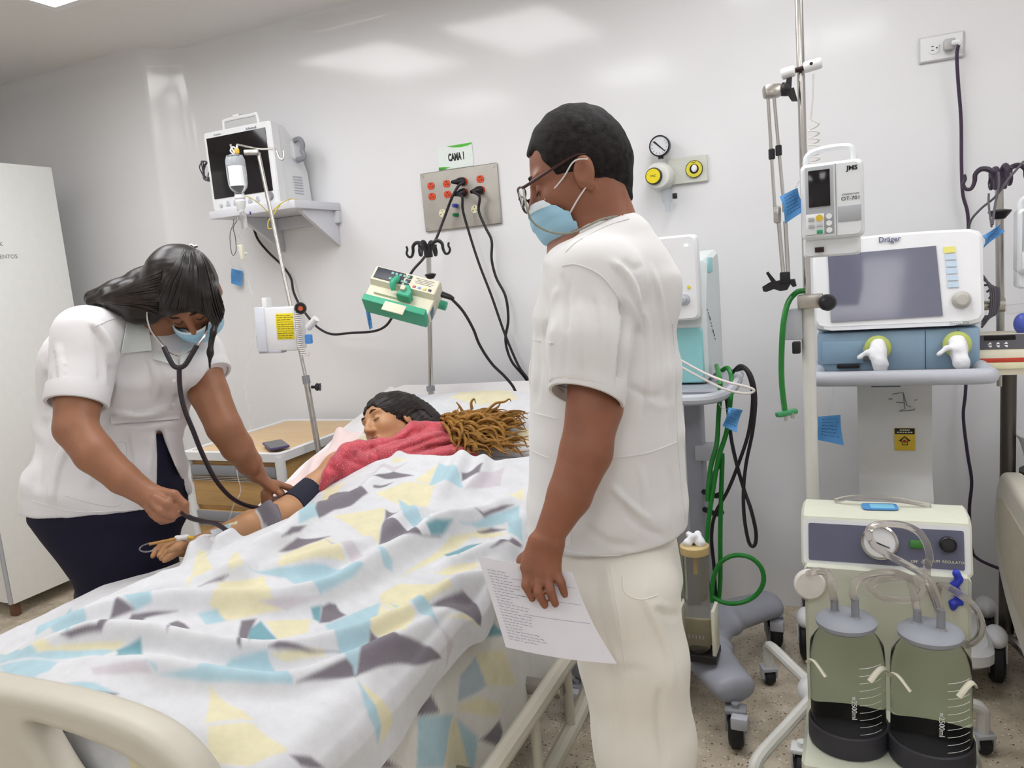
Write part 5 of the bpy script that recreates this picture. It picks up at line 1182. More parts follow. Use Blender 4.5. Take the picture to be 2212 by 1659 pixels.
rel(MB().box((D(543, 329, 2.985)), (.055, .018, .018), .003, np.stack([CV(1, .05, 0), CV(0, 0, 1), CV(-.05, 1, 0)], 1)).obj('clamp', M_steel, pl), FO)
rel(MB().box(foot+V(0, 0, -.01), (.06, .06, .06), .005).obj('bed_socket', M_steel, pl), FO)
# ---- drip bottle, chamber and line
bo = thing('drip_bottle', 'inverted clear drip bottle with white label hanging from the slanting pole', 'drip bottle', D(511, 372, 2.96), math.radians(40)); up = V(0, 0, 1)
M_bottle = mat('bottle_clear', '#eef1f4', rough=.06, var=0, trans=.9, ior=1.2)
MB().lathe([(.012, .068), (.03, .062), (.0365, .045), (.0375, 0), (.0365, -.045), (.031, -.062), (.018, -.076), (.0165, -.095)], (0, 0, 0), up, 28).obj('bottle', M_bottle, bo)
MB().lathe([(0, .058), (.03, .055), (.034, .04), (.034, .025), (0, .024)], (0, 0, 0), up, 24).obj('liquid_film', mat('fluid_white', '#eceff1', rough=.1, var=0, trans=.5), bo)
g = [[(.0385*math.sin(t)-.002, -.0385*math.cos(t), z) for t in np.linspace(-.75, .75, 10)] for z in (.02, -.055)]
MB().sheet(g, .0008).obj('label_sticker', mat('label_white', '#eef0f2', rough=.6, var=.01), bo)
MB().lathe([(0, -.085), (.0185, -.085), (.0205, -.098), (.017, -.104), (.0205, -.11), (.017, -.13), (.011, -.14), (.010, -.15), (0, -.15)], (0, 0, 0), up, 22).obj('stopper', M_white, bo)
MB().tube([(0, 0, .068), (.012, 0, .08), (.0, 0, .094), (-.012, 0, .08), (0, 0, .068)], .003, 6).obj('hanger', M_white, bo)
MB().lathe([(.004, -.15), (.0125, -.155), (.013, -.17), (.0115, -.205), (.0125, -.21), (.006, -.218), (0, -.218)], (.003, 0, 0), up, 18).obj('drip_chamber', M_clear, bo)
MB().cyl((.028, -.005, -.157), (.034, -.005, -.157), .006).obj('vent_cap', mat('cap_violet', '#3c2f8f', rough=.4, var=0), bo)
MB().box((.012, -.02, .075), (.018, .012, .02), .004).obj('yellow_tie', M_yel, bo)
L = [D(513, 470, 2.96), D(515, 500, 2.96), D(524, 530, 2.95), D(528, 560, 2.94), D(535, 600, 2.94), D(545, 650, 2.93), D(548, 720, 2.93), D(540, 760, 2.92), D(527, 805, 2.92), D(530, 850, 2.9), D(540, 890, 2.88), D(540, 930, 2.86), D(518, 985, 2.7), D(512, 1020, 2.62), D(520, 1060, 2.55), D(505, 1090, 2.5), D(488, 1135, 2.4), PZ(450, 1160, .72)]
tag(MB().tube(L, .0017, 6).obj('drip_line', M_clear), 'thin clear drip line running from the bottle down to the patient\'s wrist', 'drip line')
rc = thing('roller_clamp', 'cream roller clamp on the drip line below the shelf, beside the nurse\'s hair', 'clamp', D(528, 545, 2.945))
MB().prism([(-.012, .028), (.012, .028), (.006, -.028), (-.004, -.028)], .014, (0, -.007, 0), (1, 0, 0), (0, 0, 1), bev=.002).obj('body', M_cream, rc); MB().cyl((.0, -.009, -.005), (.0, .009, -.005), .006).obj('wheel', M_white, rc)
M_tag = mat('blue_tag_paper', '#4f8fc9', rough=.6, var=.06, vscale=40); M_tagw = mat('clear_pouch', '#eef3f8', rough=.1, var=0, trans=.8, alpha=.35)
def tag_card(label, px4, dep, name='blue_tag', loop=None, group=None, lines=5, wave=.004):
    """a soft blue card (corners in photo pixels, at its own depth) with rows of pen marks"""
    c = [D(x, y, dep) for x, y in px4]; O = sum(c)/4; t = thing(name, label, 'tag', O, 0, group); G = []
    for v in np.linspace(0, 1, 9):
        G.append([((c[0]*(1-u)+c[1]*u)*(1-v)+(c[3]*(1-u)+c[2]*u)*v)-O+CV(0, 0, 1)*wave*math.sin(3*u+4*v) for u in np.linspace(0, 1, 9)])
    MB().sheet(G, .0012).obj('card', M_tag, t); G = np.array(G); ink = MB(); R3 = random.Random(len(label))
    for k in range(lines):
        v = .2+.62*k/max(1, lines-1); u = .15
        while u < .8:
            l = .06+.12*R3.random(); q = lambda a: G[int(v*8), int(min(a, .99)*8)]*(1-(a*8) % 1)+G[int(v*8), min(8, int(a*8)+1)]*((a*8) % 1)
            ink.tube([q(min(u+l*s_, .95))+CV(0, .0012*(R3.random()-.5)*2, .0016) for s_ in (0, .5, 1)], .0006, 3, 1, smooth=False); u += l+.05
    o = ink.obj('handwriting', M_navyink, t); o['kind'] = 'stuff'
    if loop: MB().tube([D(x, y, dep)-O for x, y in loop], .0011, 5).obj('loop', M_clear, t)
    return t
tag_card('small blue tag hanging on the wall beside the nurse\'s hair', [(500, 580), (524, 586), (521, 619), (499, 612)], 3.76, loop=[(505, 580), (498, 565), (500, 556), (512, 562), (518, 584)])
# ---- infusion pump seen from behind on the slanting pole
X = nrm(CV(.985, .02, .17)); Z = nrm(CV(-.12, .98, .12)); Y = nrm(np.cross(Z, X)); Z = np.cross(X, Y)
ip = thing('infusion_pump', 'white infusion pump with yellow warning label on the slanting drip pole', 'infusion pump', D(612, 710, 2.93), rot=rotm(X, Y, Z))
MB().box((.0, .02, 0), (.125, .09, .165), .006).obj('body', M_white, ip)
MB().box((-.078, .02, .0), (.04, .10, .17), .004).obj('door', mat('pump_door', '#d5d9e2', rough=.4), ip)
MB().box((-.058, -.0, .085), (.02, .045, .07), .003).obj('door_latch', M_white, ip)
MB().box((-.096, -.01, -.045), (.012, .03, .05), .002).obj('clasp', M_lgrey, ip); MB().box((-.05, .0, -.085), (.09, .05, .012), .002).obj('drip_edge', M_lgrey, ip)
MB().box((.02, -.0255, .01), (.07, .002, .098), .001).obj('warning_label', mat('label_yellow', '#e6d21f', rough=.5, var=.02), ip)
ink = MB(); R3 = random.Random(9)
for k in range(11):
    z = .052-.0085*k
    if k in (3, 7): ink.box((.02, -.0268, z), (.064, .0006, .0007)); continue
    x = -.01
    while x < .045: l = .006+.012*R3.random(); ink.box((x+l/2, -.0268, z), (l, .0006, .002)); x += l+.003
o = ink.obj('print', mat('label_print', '#5f5a20', rough=.6, var=0), ip); o['kind'] = 'stuff'
kn = MB().lathe([(0, 0), (.02, 0), (.023, .006), (.02, .018), (0, .018)], (.085, -.02, .075), (.5, -1, 0), 20).obj('clamp_knob', M_black, ip)
MB().lathe([(0, 0), (.009, 0), (.009, .004), (0, .004)], (.094, -.038, .075), (.5, -1, 0), 16).obj('knob_cap', mat('cap_orange', '#c4562e', rough=.5), kn)
P = []
for t in np.linspace(0, 1, 180): a = 22*2*math.pi*t; P.append(V(.078+.009*math.cos(a)+.012*max(0, t-.8)*5, -.03+.009*math.sin(a), .07-.17*t))
P += [V(.105, -.03, -.105), V(.112, -.03, -.09)]
MB().tube(P, .0028, 6, 1, smooth=False).obj('coiled_cable', M_elastic, ip)
MB().cyl((.105, -.01, -.0), (.145, -.02, .035), .014, .013, 16).obj('drop_sensor', M_white, ip)
MB().prism(rrect(.022, .035, .005), .02, (.118, -.03, -.04), (1, 0, 0), (0, 0, 1)).obj('sensor_tag', mat('blue_plastic', '#4b8bd0', rough=.4), ip)
# ---- nightstand
M_wood = mat('laminate_maple', '#c39c63', rough=.45, var=.10, vscale=6, stretch=(1, 1, 14)); M_woodt = mat('laminate_top', '#d9bb90', rough=.45, var=.06, vscale=6, stretch=(1, 10, 1))
nx0, nx1, ny0, ny1, nz = -2.50, -2.0, 2.22, 2.86, .75
ns = thing('nightstand', 'maple bedside cabinet with white corner posts and drawers, phone on top', 'nightstand', ((nx0+nx1)/2, (ny0+ny1)/2, 0)); w, d = nx1-nx0, ny1-ny0
MB().box((0, .0, .395), (w-.04, d-.04, .66), .003).obj('body', M_wood, ns)
MB().box((0, 0, nz-.012), (w-.02, d-.02, .018), .003).obj('top', M_woodt, ns)
MB().prism(rrect(w+.01, d+.01, .025), .032, (0, 0, nz-.03), (1, 0, 0), (0, 1, 0), hole=rrect(w-.045, d-.045, .012)).obj('top_rim', M_white, ns)
for x in (-w/2+.015, w/2-.015):
    for y in (-d/2+.015, d/2-.015): MB().cyl((x, y, .07), (x, y, nz-.01), .02, n=16).obj('corner_post', M_white, ns); caster(ns, (x, y, .03), .03, .02)
for i, (z0, z1) in enumerate(((.53, .70), (.34, .51), (.13, .32))):
    dr_ = MB().box((0, -d/2+.015, (z0+z1)/2), (w-.06, .018, z1-z0), .003).obj('drawer', M_wood, ns)
    MB().box((0, -d/2+.006, z1-.022), (w-.065, .012, .042), .002).obj('drawer_rail', M_grey, dr_)
    for k in range(3): MB().box((0, -d/2+.003, z1-.048-.007*k), (w-.065, .010, .004), .001).obj('pull_strip', M_steel, dr_)
ph = thing('mobile_phone', 'dark mobile phone lying on the nightstand', 'phone', PZ(596, 962, .762), math.radians(-38))
MB().prism(rrect(.16, .078, .01), .008, (0, 0, -.002), (1, 0, 0), (0, 1, 0), bev=.0015).obj('case', mat('phone_case', '#4a3f6b', rough=.4), ph); MB().prism(rrect(.152, .071, .008), .001, (0, 0, .0058), (1, 0, 0), (0, 1, 0)).obj('screen', mat('phone_glass', '#3a3d44', rough=.08, var=0), ph)
# ---- power cable from the monitor behind the drip pole to the wall panel
tag(MB().tube([PY(546, 482, 2.93), PY(556, 515, 2.93), PY(580, 545, 2.93), PY(608, 572, 2.93), PY(628, 600, 2.93), PY(634, 630, 2.92), PY(648, 660, 2.91), PY(670, 690, 2.9), PY(690, 710, 2.88), PY(718, 722, 2.86), PY(760, 719, 2.84), PY(805, 716, 2.82), PY(832, 705, 2.8), PY(850, 680, 2.78), PY(868, 640, 2.76), PY(888, 590, 2.76), PY(915, 558, 2.8), PY(940, 520, 2.86), PY(960, 470, 2.89), PY(975, 430, 2.89), PY(990, 402, 2.895), PY(1002, 394, 2.905)], .0056, 8).obj('power_cable', M_cable), 'black power cable sagging from the shelf past the syringe pump up to the wall panel', 'cable')
# ================================================================ wall fittings and the second pole
M_plate = mat('stainless_plate', '#b5b1a9', rough=.38, metal=.9, var=.08, vscale=12); M_red = mat('outlet_red', '#d24a26', rough=.4, var=.02); M_ivory = mat('outlet_ivory', '#e6e2bd', rough=.4, var=.02); M_slot = mat('slot_dark', '#2a1512', rough=.7, var=0)
pc = PY(998, 430, WY); ep = thing('electrical_panel', 'stainless steel wall panel with red outlets above the bed', 'wall panel', (-1.509, WY-.001, 1.681))
MB().prism(rrect(.362, .245, .004), .012, (0, 0, 0), (1, 0, 0), (0, 0, 1), bev=.003).obj('plate', M_plate, ep)
for x in (-.168, .168):
    for z in (-.11, .11): MB().lathe([(0, 0), (.006, 0), (.005, .002), (0, .002)], (x, -.0118, z), (0, -1, 0), 12).obj('screw', M_steel, ep)
def outlet(parent, x, z, m, slots=True):
    o = MB().prism([(p[0], max(-.0145, min(.0145, p[1]))) for p in circ(.0172, 28)], .003, (x, -.0115, z), (1, 0, 0), (0, 0, 1)).obj('outlet', m, parent)
    if slots:
        for q, d in (((-.005, -.004), (.0022, .007)), ((.006, -.003), (.0022, .007)), ((.009, -.003), (.005, .002)), ((0, .008), (.005, .005))): MB().box((x+q[0], -.0148, z+q[1]), (d[0], .001, d[1])).obj('slot', M_slot, o)
for i, x in enumerate((-.131, -.055, .026, .103)):
    for z in (.066, .022): outlet(ep, x, z, M_red)
for x in (-.088, .066):
    o = MB().lathe([(0, 0), (.0175, 0), (.0165, .003), (0, .003)], (x, -.0115, -.052), (0, -1, 0), 26).obj('round_outlet', M_ivory, ep)
    for a in (90, 210, 330):
        c = math.radians(a); MB().box((x+.009*math.cos(c), -.0148, -.052+.009*math.sin(c)), (.008, .001, .0022), 0, np.array([[math.cos(c), 0, -math.sin(c)], [0, 1, 0], [math.sin(c), 0, math.cos(c)]])).obj('slot', M_slot, o)
MB().cyl((-.018, -.011, -.028), (-.024, -.03, -.028), .009, .008, 14).obj('equipotential_jack', mat('jack_blue', '#3b48a8', rough=.4), ep); MB().cyl((-.018, -.011, -.066), (-.028, -.03, -.066), .0085, .007, 14).obj('ground_jack', mat('jack_green', '#1f7a48', rough=.4), ep)
def plug(label, x, z, P, name='plugged_cord', m=None, r=.0056, head=(-.012, -.045, -.004)):
    c = V(-1.509+x, WY-.016, 1.681+z); t = thing(name, label, 'power cord', c); hd = np.array(head)
    MB().lathe([(0, 0), (.0165, 0), (.0175, .008), (.0165, .022), (.011, .034), (.0075, .05), (.006, .052)], (0, 0, 0), hd, 14).obj('plug', M_black, t)
    e = c+nrm(hd)*.045; rel(MB().tube([e]+P, r, 8).obj('cable', m or M_cable, t), c); return t
pb = thing('cable_plug', 'black plug of the sagging monitor cable in the upper red outlet', 'plug', (-1.509+.028, WY-.016, 1.681+.066))
MB().lathe([(0, 0), (.0165, 0), (.0175, .008), (.0165, .022), (.011, .034), (.0075, .05), (.006, .055)], (0, 0, 0), (-.04, -.045, -.002), 14).obj('plug_body', M_black, pb)
plug('black cord from the lower middle outlet, crossing the other cord behind the man', .028, .022, [PY(998, 425, 2.88), PY(1000, 455, 2.89), PY(1014, 505, 2.9), PY(1035, 570, 2.9), PY(1062, 640, 2.9), PY(1090, 720, 2.9), PY(1120, 790, 2.9), PY(1150, 840, 2.9), PY(1170, 960, 2.9)], head=(-.03, -.045, -.01))
plug('black cord from the right-hand red outlet, hanging in a loose S behind the man', .103, .022, [PY(1036, 425, 2.9), PY(1034, 455, 2.91), PY(1048, 490, 2.91), PY(1062, 520, 2.91), PY(1062, 560, 2.91), PY(1072, 600, 2.91), PY(1092, 640, 2.91), PY(1098, 690, 2.91), PY(1092, 735, 2.91), PY(1105, 780, 2.91), PY(1140, 825, 2.91), PY(1170, 900, 2.91)], head=(-.025, -.045, -.008))
# ---- bed sign
a, b = PY(943, 322, WY), PY(1022, 312, WY); sg = thing('bed_sign', 'small green and white sign reading CAMA 1 above the wall panel', 'sign', (-1.518, WY-.001, 1.853))
MB().prism(rrect(.165, .093, .002, 1), .002, (0, 0, 0), (1, 0, 0), (0, 0, 1)).obj('board', mat('sign_white', '#dfe8e2', rough=.25, var=.01), sg)
M_sgreen = mat('sign_green', '#4fb32e', rough=.3, var=0); M_sgreen2 = mat('sign_dark_green', '#2e8a2a', rough=.3, var=0)
MB().prism([(-.035, .0462), (-.005, .038), (.03, .034), (.06, .036), (.0822, .041), (.0822, .0462)], .0006, (0, -.0021, 0), (1, 0, 0), (0, 0, 1)).obj('green_sweep', M_sgreen, sg)
MB().prism([(-.0822, -.0462), (-.0822, -.034), (-.06, -.035), (-.025, -.040), (-.05, -.0425)], .0006, (0, -.0021, 0), (1, 0, 0), (0, 0, 1)).obj('green_sweep', M_sgreen, sg)
MB().prism([(-.0822, -.0462), (-.0822, -.040), (-.055, -.042), (-.04, -.0445)], .0006, (0, -.0027, 0), (1, 0, 0), (0, 0, 1)).obj('green_sweep', M_sgreen2, sg)
text('lettering', 'CAMA 1', .040, M_inkb, sg, (.006, -.0023, -.002), (1, 0, 0), (0, 0, 1), sx=.54, bold=.0021)
# ---- second drip stand with the syringe pump
p0, p1 = PY(925, 545, 2.62), PY(934, 875, 2.62); fx = p1[0]+(p1[0]-p0[0])*.5
ds = thing('drip_stand', 'chrome drip stand with black hook crown behind the bed head', 'drip stand', (p1[0], 2.62, 0)); DO = V(p1[0], 2.62, 0)
col = PY(933, 840, 2.62)[2]
MB().cyl((0, 0, col), (p0[0]-p1[0], 0, p0[2]-.02), .0095, n=16).obj('upper_tube', M_chrome, ds); MB().cyl((0, 0, .1), (0, 0, col), .0125, n=16).obj('lower_tube', M_steel, ds)
MB().cyl((0, 0, col-.008), (0, 0, col+.012), .017, n=16).obj('collar', M_grey, ds)
def hook_crown(parent, c, s=1., m=None):
    MB().cyl(c+V(0, 0, -.02*s), c+V(0, 0, .032*s), .017*s, n=14, bev=.003).obj('crown_block', m or M_black, parent)
    for ang in (8, 98, 188, 278):
        a = V(math.cos(math.radians(ang)), math.sin(math.radians(ang)), 0); z = V(0, 0, 1)
        MB().tube([c+(a*x+z*zz)*s for x, zz in ((.012, .01), (.024, .034), (.045, .04), (.06, .028), (.062, .008), (.07, -.010), (.083, -.010), (.09, .004), (.085, .018), (.088, .03))], [.0075*s, .007*s, .0055*s, .0045*s, .004*s], 8, 4).obj('hook', m or M_black, parent)
hook_crown(ds, V(p0[0]-p1[0], 0, p0[2]))
MB().lathe([(.01, 0), (.022, .004), (.022, .008), (.012, .022), (.01, .022)], (p0[0]-p1[0], 0, PY(924, 586, 2.62)[2]-.008), (0, 0, -1), 18).obj('stop_ring', M_black, ds)
for k in range(5):
    a = 2*math.pi*k/5+.93; e = V(.26*math.cos(a), .26*math.sin(a), .075); MB().tube([(0, 0, .11), V(.1*math.cos(a), .1*math.sin(a), .105), e], .012, 8).obj('foot', M_steel, ds); caster(ds, e*V(1, 1, 0)+V(0, 0, .03), .03, .02, a)
X = nrm(CV(.95, -.26, .18)); Z = CV(.36, .82, -.45); Z = nrm(Z-X*np.dot(X, Z)); Y = np.cross(Z, X)
sp = thing('syringe_pump', 'cream and green syringe pump tilted on the drip stand behind the bed', 'syringe pump', D(872, 634, 2.92), rot=rotm(X, Y, Z))
M_sp = mat('pump_cream', '#dcd6bf', rough=.45, var=.02); M_spg = mat('pump_green', '#3fa884', rough=.45, var=.03)
MB().prism([(-.02, -.075), (-.02, -.01), (-.045, .0), (-.045, .062), (-.03, .07), (.05, .07), (.05, -.075)], .262, (-.131, 0, 0), (0, 1, 0), (0, 0, 1), bev=.003).obj('body', M_sp, sp)
MB().box((.005, -.01, -.088), (.25, .085, .028), .004).obj('green_base', M_spg, sp)
MB().box((-.063, -.0465, .033), (.115, .003, .05), .001).obj('keypad', mat('keypad_dark', '#3d3f49', rough=.4), sp)
for i in range(5):
    for j in range(2): MB().box((-.045+.016*i-.01, -.0485, .046-.026*j), (.011, .002, .010), .001).obj('key', mat('key_teal', '#7fb3a8', rough=.4), sp)
for j in range(3): MB().box((.013, -.0465, .048-.019*j), (.020, .003, .014), .001).obj('selector', mat('keypad_dark', '#3d3f49'), sp)
for i, c in enumerate(('#c86a7a', '#7aa6d6', '#d9cf6a', '#4a4a50')): MB().box((.045+.021*i, -.0465, .012), (.012, .003, .009), .001).obj('colour_code', mat('code_'+str(i), c, rough=.5, var=0), sp)
ink = MB()
for k in range(4): ink.box((.075, -.0458, .052-.007*k), (.075-.012*(k % 2), .001, .0016))
o = ink.obj('print', M_ink2, sp); o['kind'] = 'stuff'
MB().tube([(-.03, -.05, .03), (-.025, -.06, .015), (-.03, -.065, -.01), (-.02, -.05, -.03)], [.010, .013, .012, .008], 10).obj('clamp_lever', M_spg, sp)
MB().prism([(.0, -.05), (.05, -.05), (.055, -.03), (.035, .002), (.008, .0)], .045, (0, -.02, 0), (1, 0, 0), (0, 0, 1), bev=.004).obj('plunger_clutch', M_spg, sp)
MB().box((.018, -.07, -.022), (.018, .014, .02), .003).obj('clutch_button', M_sp, sp); MB().box((-.05, -.024, -.035), (.10, .012, .02), .002).obj('syringe_rest', M_sp, sp)
MB().box((.02, -.07, -.115), (.085, .006, .04), .004).obj('handle_plate', M_sp, sp)
MB().cyl((.10, .055, .03), (.155, .06, .03), .018, n=16).obj('pole_clamp', M_spg, sp); MB().box((.128, .02, -.04), (.006, .06, .04), .002).obj('side_socket', mat('socket_blue', '#3f86b8', rough=.4), sp)
sc = thing('plugged_cord', 'black cord leaving the right end of the syringe pump towards the bed', 'power cord', D(958, 640, 2.88)); q0 = np.array(sc.location)
rel(MB().tube([D(955, 636, 2.88), D(972, 642, 2.87), D(980, 647, 2.87)], [.012, .010, .007], 10).obj('plug', M_black, sc), q0)
rel(MB().tube([D(975, 645, 2.87), D(1000, 672, 2.88), D(1022, 710, 2.9), D(1036, 745, 2.92), D(1062, 785, 2.94), D(1092, 815, 2.96), D(1112, 842, 2.97), D(1118, 875, 2.98), D(1118, 930, 3.0)], .0056, 8).obj('cable', M_cable, sc), q0)
tag_card('blue tag dangling under the left end of the syringe pump', [(790, 670), (798, 668), (805, 708), (798, 712)], 2.95, loop=[(794, 670), (784, 655), (782, 640), (790, 632)], lines=3)
# ---- vacuum regulator and wall outlet
vr = thing('vacuum_regulator', 'white vacuum regulator with round gauge and yellow knob on the wall', 'vacuum regulator', (-.655, WY, 1.66)); gz = PY(1426, 315, WY-.07)
MB().lathe([(0, 0), (.05, 0), (.052, .02), (.05, .055), (.042, .068), (0, .07)], (0, -.015, 0), (0, -1, 0), 32).obj('body', mat('regulator_white', '#dedfd8', rough=.35, var=.01), vr)
k = MB().lathe([(0, 0), (.03, 0), (.031, .012), (.028, .02), (0, .02)], (-.012, -.083, 0), (0, -1, 0), 28).obj('knob_ring', M_black, vr); MB().lathe([(0, 0), (.0265, 0), (.0255, .004), (0, .004)], (-.012, -.102, 0), (0, -1, 0), 28).obj('knob', mat('knob_yellow', '#e3d01c', rough=.4, var=.01), vr)
text('lettering', 'VAC', .011, M_inkb, k, (-.012, -.1065, 0), (1, 0, 0), (0, 0, 1), ext=.0003)
g0 = V(.008, -.05, .108)
ga = MB().lathe([(0, 0), (.036, 0), (.038, .006), (.038, .028), (.034, .031), (.033, .026), (.0, .026)], g0+V(0, .012, 0), (0, -1, 0), 32).obj('gauge_case', M_black, vr); MB().lathe([(0, 0), (.033, 0), (.033, .001), (0, .001)], g0+V(0, -.0145, 0), (0, -1, 0), 32).obj('dial', mat('dial_face', '#d3d5d8', rough=.3, var=.01), ga)
MB().prism([(-.024, .017), (-.016, .019), (.022, -.021), (.018, -.022)], .0008, g0+V(0, -.0158, 0), (1, 0, 0), (0, 0, 1)).obj('needle', M_inkb, ga)
t_ = MB()
for a in range(-220, 41, 26): c = math.radians(a); t_.box(g0+V(.027*math.cos(c), -.016, .027*math.sin(c)), (.005, .0006, .0012), 0, np.array([[math.cos(c), 0, -math.sin(c)], [0, 1, 0], [math.sin(c), 0, math.cos(c)]]))
o = t_.obj('scale_marks', M_inkb, ga); o['kind'] = 'stuff'
MB().cyl(g0+V(0, -.0, -.045), g0+V(0, 0, -.034), .010).obj('gauge_neck', M_black, vr)
MB().lathe([(.006, 0), (.018, .006), (.021, .03), (.017, .048), (.010, .06), (.009, .085), (0, .085)], (.022, -.045, -.045), (0, 0, -1), 20).obj('trap', mat('clear_cup', '#e8edf2', rough=.1, var=0, trans=.8, ior=1.2), vr); MB().box((.05, -.04, -.075), (.016, .014, .02), .002).obj('fitting', M_black, vr)
ink = MB(); R3 = random.Random(2)
for k in range(9): a = math.radians(52-11*k); q = V(.043*math.cos(a), -.068, .043*math.sin(a)); ink.tube([q, q+V(.005*R3.random(), -.002, .006*R3.random()), q+V(.006, -.002, -.004*R3.random())], .0008, 4, 1, smooth=False)
o = ink.obj('marker_writing', M_inkb, vr); o['kind'] = 'stuff'
vo = thing('vacuum_outlet', 'ivory wall plate with yellow VAC ring next to the regulator', 'wall outlet', (-.56, WY-.001, 1.675))
MB().prism(rrect(.145, .095, .003), .012, (0, 0, 0), (1, 0, 0), (0, 0, 1), bev=.002).obj('plate', mat('plate_ivory', '#cfd0c6', rough=.4, var=.01), vo)
MB().lathe([(.017, 0), (.029, 0), (.03, .004), (.029, .008), (.017, .008)], (.026, -.011, 0), (0, -1, 0), 32).obj('ring', mat('ring_yellow', '#d8cb3e', rough=.4, var=.02), vo)
MB().lathe([(.0295, 0), (.031, 0), (.031, .0085), (.0295, .0085)], (.026, -.011, 0), (0, -1, 0), 32).obj('ring_edge', M_black, vo); MB().lathe([(0, 0), (.017, 0), (.017, .002), (0, .002)], (.026, -.011, 0), (0, -1, 0), 24).obj('socket', M_black, vo)
MB().ell((.026, -.016, .002), (.011, .004, .013)).obj('tissue_plug', M_tape, vo); text('lettering', 'VAC', .009, M_inkb, vo, (.026, -.0195, .0225), (1, 0, 0), (0, 0, 1), ext=.0003)
# ---- wall outlet on the right with its dark cord
wo = thing('wall_outlet', 'white duplex wall outlet high on the wall at the right', 'wall outlet', (.262, WY-.001, 1.953)); 
MB().prism(rrect(.128, .08, .003), .009, (0, 0, 0), (1, 0, 0), (0, 0, 1), bev=.003).obj('plate', mat('plate_grey_edge', '#cfcbcf', rough=.35, var=.01), wo); MB().prism(rrect(.118, .070, .002), .002, (0, -.0085, 0), (1, 0, 0), (0, 0, 1)).obj('cover', M_white, wo)
for x in (-.021, .021):
    o = MB().prism([(max(-.0145, min(.0145, p[0])), p[1]) for p in circ(.0175, 28)], .003, (x, -.0102, 0), (1, 0, 0), (0, 0, 1)).obj('outlet', M_white, wo)
    for q, dd in (((-.004, .006), (.007, .002)), ((-.004, -.006), (.007, .002)), ((.008, 0), (.004, .004))): MB().box((x+q[0], -.0135, q[1]), (dd[0], .001, dd[1])).obj('slot', M_slot, o)
wc = thing('plugged_cord', 'dark violet power cord hanging from the wall outlet behind the ventilator', 'power cord', (.283, WY-.014, 1.953)); q0 = np.array(wc.location)
MB().box((.0, -.014, 0), (.034, .028, .034), .006).obj('plug', mat('plug_grey', '#b5b4b2', rough=.4), wc); M_cordv = mat('cord_violet', '#3a2a40', rough=.5, var=.05)
MB().tube([(.006, -.03, 0), (.022, -.036, -.002), (.028, -.036, -.01)], [.008, .008, .006], 8).obj('strain_relief', M_white, wc)
rel(MB().tube([q0+V(.024, -.036, -.004), PY(2067, 120, 2.91), PY(2070, 180, 2.92), PY(2076, 260, 2.93), PY(2077, 360, 2.93), PY(2080, 420, 2.93), PY(2090, 460, 2.93), PY(2092, 520, 2.93), PY(2090, 700, 2.93), PY(2086, 840, 2.92), PY(2081, 900, 2.92), PY(2090, 980, 2.91), PY(2099, 1040, 2.91), PY(2094, 1100, 2.9), PY(2098, 1180, 2.9), PY(2110, 1205, 2.88), PY(2150, 1225, 2.8), PY(2200, 1240, 2.75)], .0052, 8).obj('cable', M_cordv, wc), q0)
# ================================================================ equipment on the right
M_vblue = mat('ventilator_blue', '#8ea9bf', rough=.45, var=.03); M_vwhite = mat('ventilator_white', '#e9eaec', rough=.35, var=.01); M_dscreen = mat('ventilator_screen', '#6c6d80', rough=.3, var=.02, coat=.6)
M_teal = mat('ventilator_teal', '#93cdd0', rough=.4, var=.03); M_gcart = mat('cart_grey', '#9a9ca6', rough=.45, var=.03); M_green = mat('oxygen_hose_green', '#1f7a2c', rough=.3, var=.05)
M_gauze = mat('gauze', '#ebebee', rough=.95, var=.03, bump=.5, bscale=300); M_ringy = mat('port_lime', '#b9c46a', rough=.45, var=.03)
# ---- trolley ventilator
ve = thing('ventilator', 'white and blue trolley ventilator with large screen behind the suction unit', 'ventilator', (.1, 2.62, 0)); VO = V(.1, 2.62, 0)
ti = math.radians(12); Zt = V(0, math.sin(ti), math.cos(ti)); fz = V(.101, 2.415, 1.10)-VO; w, h = .432, .262
def vp_(u, v, off=0.): return fz+V((u-.5)*w, 0, 0)+Zt*(v*h)+np.cross(V(1, 0, 0), Zt)*(-off if False else 0)+V(0, -math.cos(ti), math.sin(ti))*off
top = [(-w/2+.0, .02), (-w/2+.008, .006), (-w/2+.03, 0), (w/2-.03, 0), (w/2-.008, .006), (w/2, .02), (w/2, h-.022), (w/2-.008, h-.008), (w/2-.03, h), (w/4, h+.004), (0, h+.006), (-w/4, h+.004), (-w/2+.03, h), (-w/2+.008, h-.008), (-w/2, h-.022)]
MB().prism(top, .075, fz+V(0, .075, 0), (1, 0, 0), Zt, bev=.008).obj('screen_housing', M_vwhite, ve)
MB().prism([((p[0]*.84)-.012, p[1]*.90+.012) for p in top], .002, fz+V(0, .0015, 0)-V(0, .002, 0)*0, (1, 0, 0), Zt).obj('front_panel', mat('panel_pale', '#dcdfe4', rough=.35, var=.01), ve)
def quad(px4, off, name, m, parent, th=.002, y=2.415):
    c = [PY(a, b, y+.0) for a, b in px4]; q = []
    for p in c: t = (p[2]-1.10); q.append(p+V(0, t*math.tan(ti)-off, 0)-VO)
    mb = MB(); n_ = V(0, 1, 0)*th; mb.add([p for p in q]+[p+n_ for p in q], [(0, 1, 2, 3), (7, 6, 5, 4), (0, 4, 5, 1), (1, 5, 6, 2), (2, 6, 7, 3), (3, 7, 4, 0)]); return mb.obj(name, m, parent)
quad([(1787, 552), (2025, 531), (2037, 682), (1795, 696)], .006, 'screen', M_dscreen, ve, .003)
quad([(2042, 534), (2066, 532), (2067, 545), (2043, 547)], .005, 'alarm_button', mat('button_yellow', '#e8e27a', rough=.4, var=0), ve)
